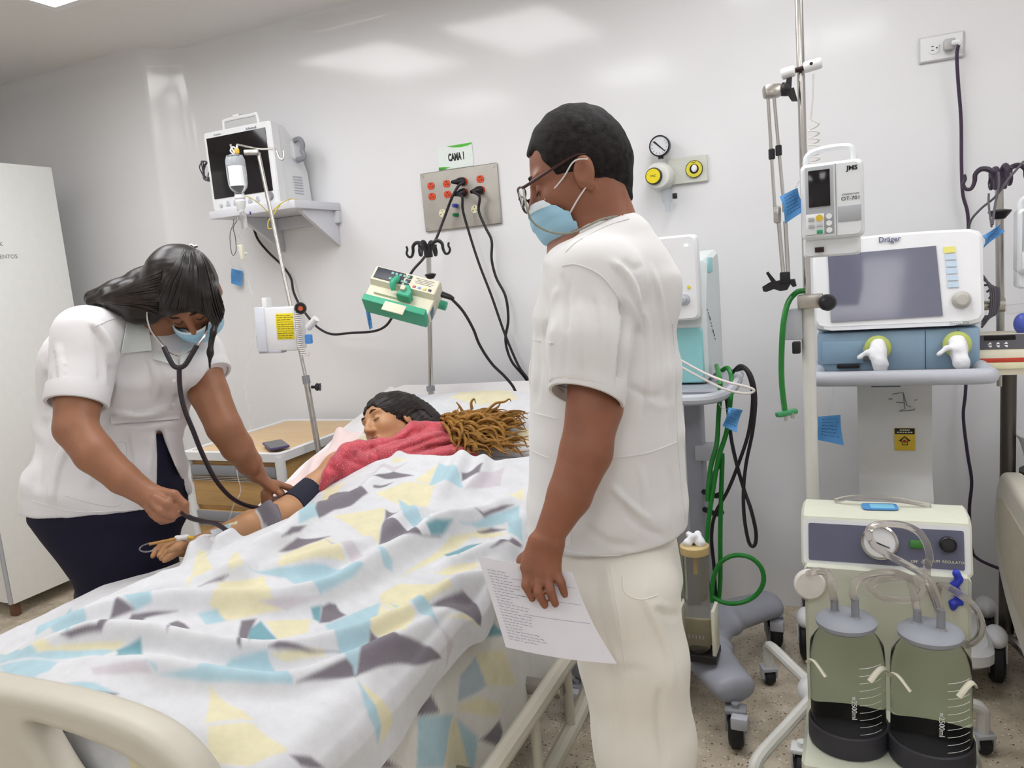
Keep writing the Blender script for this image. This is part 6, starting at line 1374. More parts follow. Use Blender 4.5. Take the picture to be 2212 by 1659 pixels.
M_bbtn = mat('button_pale_blue', '#c3d8ea', rough=.4, var=0)
for i in range(5): y0 = 551+15*i; quad([(2044+i, y0), (2068+i, y0-1), (2069+i, y0+10), (2045+i, y0+11)], .005, 'menu_button', M_bbtn, ve)
kc = PY(2078, 648, 2.415)-VO+V(0, .01, 0); MB().lathe([(0, 0), (.024, 0), (.022, .006), (.019, .008), (.018, .022), (.014, .026), (0, .027)], kc, (0, -1, .1), 28).obj('rotary_knob', mat('knob_warm_grey', '#bdbab2', rough=.4), ve)
def vtext(px, py, s_, size, m, sx=1., bold=0.): c = PY(px, py, 2.415); return text('lettering', s_, size, m, ve, c+V(0, (c[2]-1.10)*math.tan(ti)-.006, 0)-VO, (1, 0, 0), Zt, sx=sx, bold=bold)
vtext(1923, 517, 'Dräger', .022, mat('print_slate', '#5a5f80', rough=.6, var=0), .9, .0003); vtext(2072, 698, 'Savina 300', .011, M_ink2)
# blue breathing block
bz = 1.045; MB().box((.0, -.06, bz), (.415, .26, .115), .006).obj('breathing_block', M_vblue, ve)
MB().box((-.13, -.193, bz+.0), (.13, .006, .066), .003).obj('flap', mat('blue_flap', '#8aa7bd', rough=.4), ve); MB().cyl((-.085, -.192, bz-.005), (-.03, -.192, bz-.005), .023, n=20).obj('filter_barrel', M_grey, ve); MB().box((-.125, -.197, bz-.04), (.06, .006, .012), .002).obj('latch', M_black, ve)
for x in (.075, .155): MB().box((x, -.191, bz), (.0012, .002, .11)).obj('panel_joint', M_black, ve)
for (px, py, l) in ((1896, 752, .06), (2068, 744, .06)):
    c = PY(px, py, 2.41)-VO; MB().lathe([(.018, 0), (.036, 0), (.034, .014), (.026, .018), (.018, .018)], c+V(0, .005, 0), (0, -1, 0), 26).obj('gas_port', M_ringy, ve)
    s = SDF(.004); s.chain([c+V(0, -.005, .008), c+V(.0, -.035, -.012), c+V(.004, -.05, -.04), c+V(.006, -.05, -.055)], [.022, .021, .019, .015], .01); s.chain([c+V(-.01, -.03, 0), c+V(-.03, -.045, -.005), c+V(-.05, -.05, -.02)], [.010, .007, .005], .006)
    s.disp = lambda P: .0035*fbm(P[:, 0]+P[:, 1], P[:, 2], 110, .4); s.obj('gauze_wrap', M_gauze, ve)
# tray with grip bar
MB().box((.0, -.20, .985), (.40, .20, .012), .003).obj('tray', mat('tray_grey', '#8c8a8c', rough=.5), ve); MB().tube([(-.205, -.12, .99), (-.212, -.30, .992), (-.19, -.342, .992), (0, -.345, .992), (.19, -.342, .992), (.212, -.30, .992), (.205, -.12, .99)], .021, 12, 5).obj('grip_bar', M_lgrey, ve)
MB().box((-.03, -.28, .975), (.075, .05, .03), .004).obj('sample_holder', mat('holder_slate', '#4b5c70', rough=.4), ve); MB().box((0, -.04, .965), (.36, .26, .03), .005).obj('under_tray', M_lgrey, ve)
# swan-neck column and base
G = []
for t, y, z in ((0, -.045, .95), (.1, -.045, .85), (.3, -.045, .75), (.5, -.045, .67), (.6, -.052, .63), (.7, -.075, .60), (.8, -.095, .57), (.9, -.10, .5), (1, -.10, .12)): G.append([(x, y-.006*math.cos(x/.1*1.4), z) for x in np.linspace(-.102, .102, 9)])
G = np.array(catmull([np.array(r) for r in G], 4)); cm = MB().sheet(G); cm.sheet(G[:, ::-1]*V(1, 0, 1)+V(0, .08, 0)); 
for j in (0, 8): cm.sheet(np.stack([G[:, j], G[:, j]*V(1, 0, 1)+V(0, .08, 0)], 0))
cm.obj('column', mat('column_white', '#d9d9d8', rough=.4, var=.015), ve, 50)
MB().prism(rrect(.50, .42, .06), .06, (0, -.02, .11), (1, 0, 0), (0, 1, 0), bev=.015).obj('base', M_vwhite, ve)
for x in (-.27, .27):
    for y in (-.05, .16): c_ = caster(ve, (x, y, .065), .065, .04, 0, M_vwhite); MB().ell((x, y, .142), (.032, .05, .032)).obj('caster_hood', M_vwhite, c_)
ic = MB()
st_ = V(.0275, -.0535, .755)
ss = MB().box(st_, (.056, .002, .07), .0005).obj('warning_sticker', mat('sticker_yellow', '#d8b93a', rough=.5, var=.03), ve); MB().box(st_+V(0, -.0012, .025), (.054, .001, .018)).obj('sticker_header', M_inkb, ss)
MB().prism([(-.008, -.018), (-.008, -.004), (-.016, -.004), (0, .01), (.016, -.004), (.008, -.004), (.008, -.018)], .0008, st_+V(0, -.0014, 0), (1, 0, 0), (0, 0, 1), hole=[(-.006, -.016), (-.006, -.006), (-.011, -.006), (0, .0065), (.011, -.006), (.006, -.006), (.006, -.016)]).obj('arrow_outline', M_inkb, ss); MB().lathe([(0, 0), (.005, 0), (0, .0008)], st_+V(0, -.0014, -.006), (0, -1, 0), 14).obj('red_dot', mat('dot_red', '#b3342a', rough=.5, var=0), ss)
hb = MB()
for zz, ww in ((.029, .028), (.022, .044)):
    for k in range(6): hb.box(st_+V(-ww/2+ww*(k+.5)/6, -.0019, zz), (ww/6*.7, .0006, .0035))
hb = hb.obj('header_print', M_ivory, ss); hb['kind'] = 'stuff'
for P in ([(-.03, .895), (.0, .90), (.01, .86), (.02, .855)], [(-.02, .87), (.0, .868)], [(.0, .90), (.004, .85), (-.012, .842), (.03, .846), (.03, .85)], [(.03, .875), (.038, .878)], [(-.04, .88), (-.03, .88)]): ic.tube([V(x+.025, -.0535, z) for x, z in P], .0012, 4, 1, smooth=False)
o = ic.obj('line_drawing', M_ink2, ve); o['kind'] = 'stuff'
MB().cyl((.215, -.05, 1.15), (.27, -.05, 1.15), .014, n=16).cyl((.262, -.05, 1.15), (.285, -.05, 1.15), .02, n=18).obj('side_arm', M_steel, ve)
m = MB()
for k in range(5): m.tube([(.22+.006*k, -.07, 1.25-.02*k), (.245+.005*k, -.08, 1.20), (.245+.004*k, -.08, 1.13), (.225, -.075, 1.09+.008*k)], .0035, 6)
tag(rel(m.obj('cable_bundle', M_cablg), -VO), 'grey cables bunched at the right side of the ventilator screen', 'cable')
tag_card('large blue tag hanging under the left end of the ventilator tray', [(1766, 900), (1815, 896), (1822, 962), (1766, 950)], 2.2, loop=[(1790, 898), (1797, 870), (1799, 838)], lines=6)
# ---- white stand with steel pole
px_, py_ = -.115, 2.12; wsd = thing('equipment_stand', 'white tubular stand with steel pole carrying the infusion pump and hinged arm', 'stand', (px_, py_, 0))
MB().cyl((0, 0, 1.0), (0, 0, 2.2), .0095, n=18).obj('steel_pole', M_chrome, wsd); MB().cyl((0, 0, .16), (0, 0, 1.225), .0165, n=18).obj('white_tube', mat('stand_white', '#dddcd6', rough=.4, var=.02), wsd); M_std = MATS['stand_white']
MB().ell((0, 0, .14), (.055, .055, .045)).obj('hub', M_white, wsd)
for e in ((-.158, .25), (-.13, -.36), (.40, .05), (.09, .20), (.19, -.13)):
    x, y = e; MB().tube([(0, 0, .14), (x*.5, y*.5, .138), (x*.88, y*.88, .138), (x*.99, y*.99, .125), (x, y, .095), (x, y, .05)], .016, 10, 5).obj('leg', M_std, wsd); caster(wsd, (x, y, .026), .026, .03, .4, M_lgrey)
cz = 1.222; MB().box((.008, -.012, cz), (.06, .045, .035), .004).obj('clamp', M_steel, wsd); MB().lathe([(0, 0), (.015, .002), (.0205, .012), (.0205, .024), (.014, .034), (0, .036)], (.045, -.055, cz-.002), (.3, -1, 0), 22).obj('ball_knob', M_black, wsd); MB().cyl((.03, -.02, cz), (.046, -.058, cz), .007).obj('knob_stem', M_steel, wsd)
MB().box((-.035, -.01, 1.165), (.045, .03, .08), .003).obj('rail_block', M_lgrey, wsd); MB().box((-.028, -.02, 1.105), (.02, .03, .03), .003).obj('rail_catch', M_black, wsd)
# hinged arm
A0 = PY(1665, 195, 2.08); ar = thing('hinged_support_arm', 'steel twin-rod hinged tube arm clamped left of the stand pole', 'support arm', A0); rl = lambda a, b, y=2.08: PY(a, b, y)-A0
MB().box(rl(1668, 197), (.045, .03, .032), .008, np.stack([CV(.97, .1, 0), CV(0, 0, 1), CV(-.1, .97, 0)], 1)).obj('head_block', M_steel, ar)
MB().lathe([(0, 0), (.008, 0), (.016, .004), (.016, .018), (.008, .024), (0, .024)], rl(1686, 193), CR[0], 18).prism([(-.004, 0), (.014, .005), (.022, -.028), (.008, -.026), (.0, -.012)], .012, rl(1702, 196)+V(0, .006, 0), (1, 0, 0), (0, 0, 1)).prism([(-.006, 0), (.008, 0), (.01, .024), (-.002, .022)], .012, rl(1702, 190)+V(0, .006, 0), (1, 0, 0), (0, 0, 1)).obj('wing_knob', M_black, ar)
for a, b, j in (((1659, 212), (1674, 455), (1667, 333)), ((1672, 210), (1692, 430), (1682, 325))):
    MB().cyl(rl(*a), rl(*b), .0042, n=10).obj('rod', M_chrome, ar); q = rl(*j); MB().cyl(q+V(0, 0, -.013), q+V(0, 0, .013), .0078, n=12, bev=.002).obj('rod_sleeve', M_black, ar)
MB().box(rl(1679, 464), (.018, .016, .042), .005).obj('elbow', M_steel, ar); MB().box(rl(1697, 446), (.016, .016, .03), .005).obj('elbow', M_steel, ar)
for a, b in (((1682, 482), (1693, 602)), ((1696, 478), (1703, 602))): MB().cyl(rl(*a), rl(*b), .0052, n=10).obj('rod', M_chrome, ar)
MB().box(rl(1696, 600), (.024, .026, .03), .003).obj('socket', M_black, ar)
MB().prism([(-.048, .002), (-.03, .012), (.0, .016), (.03, .016), (.034, -.002), (.026, -.004), (.02, .004), (.012, -.010), (-.004, -.012), (-.02, -.006), (-.038, -.012), (-.046, -.010)], .022, rl(1690, 618)+V(0, .011, 0), (1, 0, 0), (0, 0, 1)).obj('jaw_clamp', M_black, ar)
MB().cyl(rl(1673, 611), rl(1657, 588), .006, .0035, 10).obj('lever', M_black, ar)
# drop sensor clip and its coiled lead
cs = thing('drop_sensor_clip', 'white sensor clip across the top of the steel stand pole', 'sensor', V(px_, py_-.02, PY(1735, 148, 2.1)[2])); ax = V(.985, 0, .13); cc = np.array(cs.location)
MB().cyl(V(0, 0, 0)-ax*.045, V(0, 0, 0)-ax*.012, .0135, n=16, bev=.003).obj('left_jaw', M_white, cs); MB().cyl(ax*.008, ax*.05, .0135, n=16, bev=.003).obj('right_jaw', M_white, cs); MB().cyl(-ax*.014, ax*.01, .006).obj('hinge_pin', M_slot, cs); MB().lathe([(0, 0), (.004, 0), (0, .001)], ax*.026+V(0, -.0135, .002), (0, -1, 0), 12).obj('window', M_slot, cs)
P = [PY(1757, 160, 2.1), PY(1756, 210, 2.1), PY(1751, 258, 2.1)]; c1, c2 = PY(1757, 268, 2.1), PY(1760, 378, 2.1)
for t in np.linspace(0, 1, 110): a = 2*math.pi*8*t**1.25; P.append(c1+(c2-c1)*t+V(.0125*math.cos(a), .0125*math.sin(a), 0))
tag(MB().tube(P, .0019, 6, 1, smooth=False).obj('sensor_lead', M_elastic), 'white coiled lead hanging from the sensor clip to the infusion pump', 'cable')
# ---- infusion pumps with screen and keypad
M_pump = mat('pump_white', '#dfe2e4', rough=.38, var=.01); M_pumpg = mat('pump_grey', '#a9acb0', rough=.4, var=.01); M_kg = mat('key_green', '#2e9a6b', rough=.4, var=0)
def screen_pump(label, loc, rz):
    t = thing('infusion_pump', label, 'infusion pump', loc, rz)
    MB().prism(rrect(.135, .175, .012), .10, (0, .05, 0), (1, 0, 0), (0, 0, 1), bev=.006).obj('body', M_pump, t)
    MB().prism(rrect(.125, .05, .008), .085, (-.004, .05, -.105), (1, 0, 0), (0, 0, 1), bev=.005).obj('lower_body', M_pump, t)
    MB().tube([(-.058, 0, .07), (-.056, 0, .108), (-.03, 0, .122), (.02, 0, .124), (.044, 0, .115), (.047, 0, .075)], .0075, 8, 5).obj('handle', M_pump, t)
    MB().box((-.026, -.0495, .002), (.062, .004, .158), .002).obj('fascia', M_pumpg, t); MB().box((-.026, -.0525, .030), (.047, .003, .084), .001).obj('screen', M_screen, t)
    k = MB().box((-.037, -.0525, -.052), (.04, .003, .048), .001).obj('keypad', M_white, t)
    for i, (x, z, m, r) in enumerate(((-.045, -.04, M_pumpg, 0), (-.027, -.038, mat('key_yellow', '#d8b93a', rough=.4, var=0), .008), (-.045, -.056, M_pumpg, 0), (-.027, -.054, M_lgrey, 0), (-.027, -.07, M_kg, 0))):
        (MB().cyl((x, -.056, z), (x, -.053, z), r, n=16) if r else MB().box((x, -.055, z), (.013, .003, .009), .001)).obj('key', m, k)
    for z in (-.036, -.052, -.068): MB().cyl((-.006, -.056, z), (-.006, -.051, z), .0065, n=16).obj('round_key', M_white, t)
    MB().box((.038, -.0495, -.034), (.05, .004, .036), .001).obj('door_handle', M_pumpg, t); MB().box((.0095, -.0505, 0), (.0015, .002, .165)).obj('door_joint', M_grey, t)
    MB().box((-.03, -.038, -.112), (.02, .006, .012), .001).obj('lower_window', M_slot, t); MB().box((0, .06, -.02), (.05, .03, .06), .004).obj('pole_clamp', M_black, t)
    text('lettering', 'JMS', .014, M_inkb, t, (.045, -.0505, .068), (1, 0, 0), (0, 0, 1), sx=1.1, bold=.0005); text('lettering', 'OT-701', .012, M_inkb, t, (.041, -.0505, .0), (1, 0, 0), (0, 0, 1), sx=1.05); text('lettering', 'INFUSION PUMP', .005, M_ink2, t, (.041, -.0505, .010), (1, 0, 0), (0, 0, 1))
    return t
screen_pump('white infusion pump with small dark screen on the steel stand pole', (-.047, 2.04, 1.462), math.radians(-2))
tag_card('blue handwritten tag hanging at the left side of the infusion pump', [(1684, 425), (1722, 406), (1742, 452), (1698, 482)], 1.84, loop=[(1716, 412), (1724, 396), (1732, 390)], lines=6, wave=.008)
# green hose hanging from the stand
gh = thing('oxygen_hose', 'green oxygen hose with plug hanging from the stand', 'hose', PY(1690, 760, 2.06)); q0 = np.array(gh.location)
rel(MB().tube([PY(1735, 628, 2.12), PY(1720, 632, 2.10), PY(1702, 655, 2.08), PY(1692, 700, 2.06), PY(1688, 770, 2.06), PY(1689, 830, 2.06), PY(1695, 884, 2.06)], .0072, 10).obj('hose', M_green, gh), q0)
rel(MB().cyl(PY(1695, 878, 2.06), PY(1696, 892, 2.06), .006).box(PY(1699, 892, 2.06), (.052, .03, .014), .004, np.stack([CV(.97, .22, 0), CV(0, 0, 1), CV(-.22, .97, 0)], 1)).obj('plug_body', mat('plug_green', '#3b8f5a', rough=.3), gh), q0)
for x, y in ((1698, 906), (1712, 900)): rel(MB().cyl(PY(x, y-8, 2.055), PY(x, y+3, 2.055), .005, n=10).obj('pin', M_steel, gh), q0)
# ---- suction unit
M_su = mat('suction_cream', '#d5d7c6', rough=.42, var=.02); M_sup = mat('suction_panel', '#5f6176', rough=.45, var=.03); M_jar = mat('jar_glass', '#dfe3d8', rough=.03, var=0, trans=1., ior=1.12); M_lid = mat('jar_lid_grey', '#93979f', rough=.5, var=.03)
su = thing('suction_unit', 'cream suction unit with sloped gauge panel and two big glass jars', 'suction unit', (.046, 1.72, 0)); SU0 = V(.046, 1.72, 0)
MB().prism([(-.19, .085), (-.19, .312), (.06, .312), (.06, .64), (.20, .64), (.20, .085)], .33, (-.165, 0, 0), (0, 1, 0), (0, 0, 1), bev=.006).obj('body', M_su, su)
MB().prism([(.085, .632), (.115, .742), (.14, .752), (.225, .748), (.23, .632)], .345, (-.1725, 0, 0), (0, 1, 0), (0, 0, 1), bev=.006).obj('console', M_su, su)
Zc = nrm(V(0, .03, .11)); Nc = V(0, -Zc[2], Zc[1]); cc = V(0, .0995, .687); cp = lambda x, z, off=0.: cc+V(x, 0, 0)+Zc*z+Nc*off
MB().prism(rrect(.335, .104, .008), .004, cp(0, 0, 0), (1, 0, 0), Zc).obj('panel_rim', M_white, su); MB().prism(rrect(.312, .084, .004), .003, cp(0, 0, .003), (1, 0, 0), Zc).obj('panel', M_sup, su)
g = MB().lathe([(0, 0), (.038, 0), (.038, .014), (.034, .017), (.032, .013), (0, .013)], cp(-.008, .008, .005), Nc, 32).obj('vacuum_gauge', M_chrome, su); MB().lathe([(0, 0), (.032, 0), (0, .001)], cp(-.008, .008, .0185), Nc, 30).obj('dial', M_white, g); MB().prism([(-.018, .006), (-.016, .009), (.02, -.006), (.02, -.008)], .0008, cp(-.008, .004, .0198), (1, 0, 0), Zc).obj('needle', M_inkb, g)
MB().box(cp(.065, .008, .008), (.026, .008, .018), .002, np.stack([V(1, 0, 0), -Nc, Zc], 1)).obj('power_switch', mat('switch_green', '#3d7a35', rough=.3), su)
MB().lathe([(0, 0), (.017, 0), (.0165, .018), (.014, .02), (.013, .017), (0, .018)], cp(.125, .012, .006), Nc, 24).obj('regulator_knob', M_black, su)
text('lettering', 'OFF', .008, M_ivory, su, cp(.06, -.03, .0062), (1, 0, 0), Zc); text('lettering', 'VACUUM  REGULATOR', .008, M_ivory, su, cp(.118, -.026, .0062), (1, 0, 0), Zc); text('lettering', 'ON', .008, M_ivory, su, cp(.08, -.03, .0062), (1, 0, 0), Zc)
for x in (-.19, .19):
    for y in (-.12, .16): caster(su, (x, y, .055), .055, .035, 0, M_white)
MB().lathe([(0, 0), (.033, 0), (.034, .004), (.034, .014), (.03, .018), (0, .018)], V(-.155, .05, .605), (.2, -1, .1), 28).obj('air_filter', mat('filter_white', '#e2ddd6', rough=.5), su)
for x, y in ((-.077, -.075), (.077, -.09)):
    jr = MB().lathe([(.04, .255), (.045, .243), (.06, .232), (.071, .215), (.0735, .19), (.074, .06), (.073, .02), (.066, .012)], V(x, y, .318), (0, 0, 1), 40).obj('glass_jar', M_jar, su, 60)
    MB().lathe([(.0, 0), (.078, 0), (.08, .006), (.079, .045), (.0755, .048), (.0755, .012), (0, .012)], V(x, y, .314), (0, 0, 1), 40).obj('rubber_foot', mat('foot_rubber', '#33323a', rough=.55, var=.05), jr)
    MB().lathe([(0, 0), (.052, 0), (.059, .006), (.06, .014), (.052, .021), (.02, .026), (0, .026)], V(x, y, .57), (0, 0, 1), 36).obj('lid', M_lid, jr)
    for dx, dy, hh in ((-.022, .012, .03), (.018, -.008, .045)): MB().lathe([(.011, 0), (.011, .003), (.008, .006), (.0075, hh), (.0, hh)], V(x+dx, y+dy, .592), (0, 0, 1), 16).obj('nozzle', M_grey, jr)
    t_ = MB()
    for k in range(11):
        z = .355+.016*k; t_.tube([V(x+.0748*math.cos(a), y+.0748*math.sin(a), z) for a in np.linspace(-1.25, -.55, 8)], .0005, 4, 1, smooth=False)
    o = t_.obj('scale_lines', M_vwhite, jr); o['kind'] = 'stuff'
    a_ = -1.4; text('lettering', '≈2500ml', .014, M_vwhite, jr, V(x+.0752*math.cos(a_), y+.0752*math.sin(a_), .43), (0, 0, -1), (-math.sin(a_), math.cos(a_), 0))
    for a0, a1 in ((-2.9, -2.1), (-1.0, -.2)): MB().tube([V(x+.078*math.cos(a), y+.078*math.sin(a), .50+.02*math.sin((a-a0)*4)-.012) for a in np.linspace(a0, a1, 9)], .0055, 6, 2, flat=.4).obj('jar_clip', M_cream, jr)
M_hose = mat('silicone_hose', '#ded9d5', rough=.12, var=0, trans=.85, ior=1.15)
D_ = lambda a, b, y: PY(a, b, y)-SU0
def hose(P, nm='hose'): MB().tube(P, .0078, 10).obj(nm, M_hose, su)
hose([V(-.059, -.083, .632), D_(1842, 1280, 1.64), D_(1850, 1255, 1.66), D_(1885, 1240, 1.69), D_(1935, 1238, 1.70), D_(1985, 1262, 1.69), D_(1990, 1285, 1.67), D_(1960, 1295, 1.66), D_(1910, 1290, 1.67), D_(1880, 1270, 1.7), D_(1900, 1252, 1.72), D_(1960, 1250, 1.71), V(.055, -.078, .618)])
hose([V(.095, -.098, .632), D_(2012, 1265, 1.63), D_(1985, 1235, 1.66), D_(1930, 1205, 1.72), D_(1890, 1180, 1.76), D_(1876, 1150, 1.78), D_(1895, 1133, 1.78), D_(1950, 1134, 1.77), D_(1990, 1155, 1.76), D_(2008, 1200, 1.75), D_(2002, 1245, 1.76), V(.11, .062, .55)])
hose([V(-.099, -.063, .615), D_(1795, 1262, 1.66), D_(1790, 1240, 1.69), D_(1770, 1234, 1.72), D_(1745, 1240, 1.735)])
hose([V(.1, .065, .57), D_(2030, 1265, 1.76), D_(2075, 1285, 1.74), D_(2110, 1320, 1.72), D_(2120, 1360, 1.72), D_(2105, 1385, 1.75), D_(2080, 1395, 1.78)])
MB().tube([(-.1, .20, .755), (-.06, .19, .768), (.0, .19, .77), (.06, .19, .762), (.1, .2, .752)], .006, 8).obj('stowed_hose', M_hose, su)
tt = thing('blue_tag', 'small blue label lying on top of the suction unit', 'tag', SU0+V(-.005, .17, .7535), .1); MB().prism(rrect(.075, .045, .01), .002, (0, 0, 0), (1, 0, 0), (0, 1, 0)).obj('card', M_tag, tt); MB().box((.005, 0, .0022), (.05, .03, .0008)).obj('sticker', mat('tag_pale', '#7fc0dd', rough=.5), tt)
s = SDF(.004); c = PY(2065, 1270, 1.78)
for k in range(6): s.cone(c+V(.006*math.sin(k*2.1), -.004, .035-.014*k), c+V(.012*math.cos(k*1.7), -.008, .025-.014*k), .009, .006, .003)
s.disp = lambda P: .003*fbm(P[:, 0], P[:, 2], 150, .3); tag(s.obj('blue_wrapper', mat('wrapper_blue', '#2f3fb8', rough=.3, var=.15)), 'crumpled bright blue plastic wrapper stuck to the suction unit', 'wrapper')
# ---- second ventilator behind the man
v2 = thing('ventilator', 'white and turquoise ventilator on a grey cart behind the standing man', 'ventilator', (-.55, 2.35, 0)); V2 = V(-.55, 2.35, 0)
MB().prism(rrect(.30, .245, .016), .05, (-.013, -.05, 1.30), (1, 0, 0), (0, 0, 1), bev=.006).obj('screen_housing', M_vwhite, v2); MB().box((-.055, -.1015, 1.315), (.20, .003, .17), .001).obj('screen', mat('screen_violet', '#433b4d', rough=.15, var=.02), v2)
MB().lathe([(0, 0), (.018, 0), (.017, .004), (.009, .006), (.008, .016), (0, .017)], V(.094, -.10, 1.238), (0, -1, 0), 26).obj('rotary_knob', M_lgrey, v2); MB().prism(rrect(.011, .006, .002), .002, (.108, -.10, 1.392), (1, 0, 0), (0, 0, 1)).obj('status_light', mat('led_green', '#bff5d8', rough=.4, var=0, emit=2.), v2); MB().cyl((.110, -.103, 1.273), (.110, -.099, 1.273), .0045).obj('alarm_light', mat('led_yellow', '#e6d416', rough=.4, var=0), v2)
MB().prism([(-.05, 0), (-.05, .22), (.0, .36), (.22, .39), (.24, .36), (.24, 0)], .28, (-.135, 0, .985), (0, 1, 0), (0, 0, 1), bev=.012).obj('body', mat('vent_shell', '#d5dcdc', rough=.4, var=.02), v2)
MB().prism(rrect(.27, .165, .012), .012, (0.0, -.048, 1.068), (1, 0, 0), (0, 0, 1), bev=.004).obj('turquoise_front', M_teal, v2); MB().box((.147, .05, 1.33), (.006, .06, .045), .002).obj('side_latch', M_teal, v2)
ink = MB(); R3 = random.Random(4)
for k in range(10): q = V(.1462, -.03+.012*k+.004*R3.random(), 1.20-.011*k); ink.tube([q, q+V(.0006, .004, .008*R3.random()), q+V(.0006, .009, -.004)], .0008, 4, 1, smooth=False)
o = ink.obj('marker_writing', M_inkb, v2); o['kind'] = 'stuff'
MB().prism(rrect(.42, .40, .04), .03, (0.0, .06, .95), (1, 0, 0), (0, 1, 0), bev=.008).obj('cart_shelf', M_gcart, v2); MB().tube([(-.2, .0, .955), (-.215, -.11, .955), (-.17, -.165, .955), (.0, -.17, .955), (.15, -.165, .955), (.205, -.125, .965), (.222, -.06, .98), (.215, .05, .985)], .016, 10, 5).obj('cart_handle', M_lgrey, v2)
MB().box((.06, .14, .55), (.05, .09, .80), .006).obj('cart_column', M_gcart, v2); MB().box((.1, .12, .73), (.07, .06, .05), .003).obj('bracket', M_lgrey, v2)
for z in (.60, .54): MB().tube([(.085, .1, z), (.13, .06, z), (.15, .05, z+.012)], .009, 8).obj('cable_hook', M_black, v2)
s = SDF(.009)
for e in ((.22, -.30), (.26, .27), (-.24, -.30), (-.26, .27)): s.econe((0, .02, .16), (e[0]*.5, e[1]*.45, .16), (.14, .05), (.085, .045), (0, 0, 1) if False else (-e[1], e[0], 0), .04); s.econe((e[0]*.5, e[1]*.45, .16), (e[0], e[1], .155), (.075, .045), (.062, .042), (-e[1], e[0], 0), .03)
s.obj('cart_base', M_gcart, v2)
for i, e in enumerate(((.225, -.33), (.27, .27), (-.24, -.33), (-.26, .27))): c_ = caster(v2, (e[0], e[1], .052), .052, .04, .35 if i % 2 else .1); MB().box((e[0]+.015, e[1]-.035, .095), (.045, .03, .035), .004).obj('brake_pedal', M_lgrey, c_)
# bottle in its holder on the cart foot
M_acr = mat('acrylic_clear', '#d5d0c2', rough=.05, var=0, trans=.92, ior=1.1)
bt = thing('suction_bottle', 'clear cylinder with amber cap in a white holder on the grey cart', 'bottle', (-.432, 2.10, .215))
MB().lathe([(0, .012), (.022, .016), (.033, .03), (.036, .05), (.036, .315)], (0, 0, 0), (0, 0, 1), 30).obj('cylinder', M_acr, bt, 60); MB().lathe([(0, 0), (.04, 0), (.041, .004), (.041, .022), (.036, .026), (0, .026)], (0, 0, .312), (0, 0, 1), 30).obj('cap', mat('cap_amber', '#c9b27c', rough=.4, var=.03), bt); MB().cyl((0, 0, .25), (0, 0, .315), .006).obj('dip_tube', MATS['cap_amber'], bt)
MB().box((0, .045, .05), (.10, .012, .09), .003).box((-.046, .01, .08), (.01, .07, .14), .002).box((.046, .01, .08), (.01, .07, .14), .002).obj('holder', M_cream, bt); MB().box((0, .01, .004), (.105, .085, .022), .003).obj('holder_base', M_black, bt)
t_ = MB()
for k in range(5): t_.box((-.02+.01*k, -.0365, .075), (.004, .001, .012))
o = t_.obj('marks', M_ink2, bt); o['kind'] = 'stuff'
s = SDF(.004)
for k in range(7): s.cone(V(.02*math.cos(k*2), .018*math.sin(k*2), .345), V(.014*math.cos(k*2+1), .012*math.sin(k*2+1), .365), .012, .008, .006)
s.disp = lambda P: .003*fbm(P[:, 0], P[:, 1]+P[:, 2], 130, .3); s.obj('gauze', M_gauze, bt)
Q = lambda a, b, y=2.3: PY(a, b, y)
tag(MB().tube([Q(1560, 800, 2.35), Q(1572, 795, 2.33), Q(1580, 815), Q(1578, 860, 2.22), Q(1570, 930), Q(1552, 990), Q(1540, 1060), Q(1530, 1130), Q(1525, 1200), Q(1530, 1270), Q(1548, 1295), Q(1585, 1304), Q(1625, 1292), Q(1648, 1262), Q(1645, 1228), Q(1620, 1204), Q(1585, 1200), Q(1556, 1216), Q(1541, 1250), Q(1537, 1300)], .0072, 10).obj('oxygen_hose', M_green), 'green hose coiled in a ring over the grey cart foot', 'hose')
tag(MB().tube([Q(1548, 790, 2.35), Q(1556, 830, 2.22), Q(1552, 900), Q(1548, 960), Q(1535, 1010), Q(1528, 1080), Q(1534, 1040, 2.33), Q(1550, 1010, 2.34), Q(1560, 980, 2.34), Q(1558, 1060, 2.33), Q(1556, 1150, 2.33), Q(1556, 1250, 2.33), Q(1552, 1300, 2.33)], .0072, 10).obj('oxygen_hose', M_green), 'green hose hanging straight down beside the grey cart column', 'hose')
tag(MB().tube([Q(1580, 808, 2.34), Q(1600, 790, 2.3), Q(1622, 810, 2.27), Q(1632, 860, 2.27), Q(1626, 930, 2.27), Q(1612, 1000), Q(1606, 1060), Q(1608, 1120), Q(1618, 1172), Q(1630, 1178), Q(1633, 1150), Q(1622, 1100), Q(1608, 1060, 2.31), Q(1592, 1005, 2.31), Q(1580, 950, 2.31), Q(1574, 900, 2.31), Q(1568, 850, 2.3)], .0055, 8).obj('power_cord_loop', M_cable), 'black power cord hanging in a long loop from the grey cart handle', 'cord')
tag(MB().tube([Q(1590, 800, 2.36), Q(1612, 800, 2.33), Q(1626, 850, 2.32), Q(1618, 930, 2.33), Q(1596, 1000, 2.33), Q(1572, 1060, 2.33), Q(1545, 1110, 2.33), Q(1537, 1160, 2.33), Q(1542, 1220, 2.33), Q(1546, 1290, 2.33)], .0055, 8).obj('power_cord_loop', M_cable), 'black power cord crossing behind the green hoses down to the grey cart foot', 'cord')
tag(MB().tube([Q(1470, 778, 2.19), Q(1520, 805, 2.19), Q(1570, 825, 2.17), Q(1615, 836, 2.17), Q(1629, 844, 2.17), Q(1612, 850, 2.17), Q(1570, 842, 2.17), Q(1530, 824, 2.19), Q(1470, 792, 2.19)], .0036, 8).obj('white_lead', M_elastic), 'pair of white leads bowing out over the grey cart handle', 'cable')
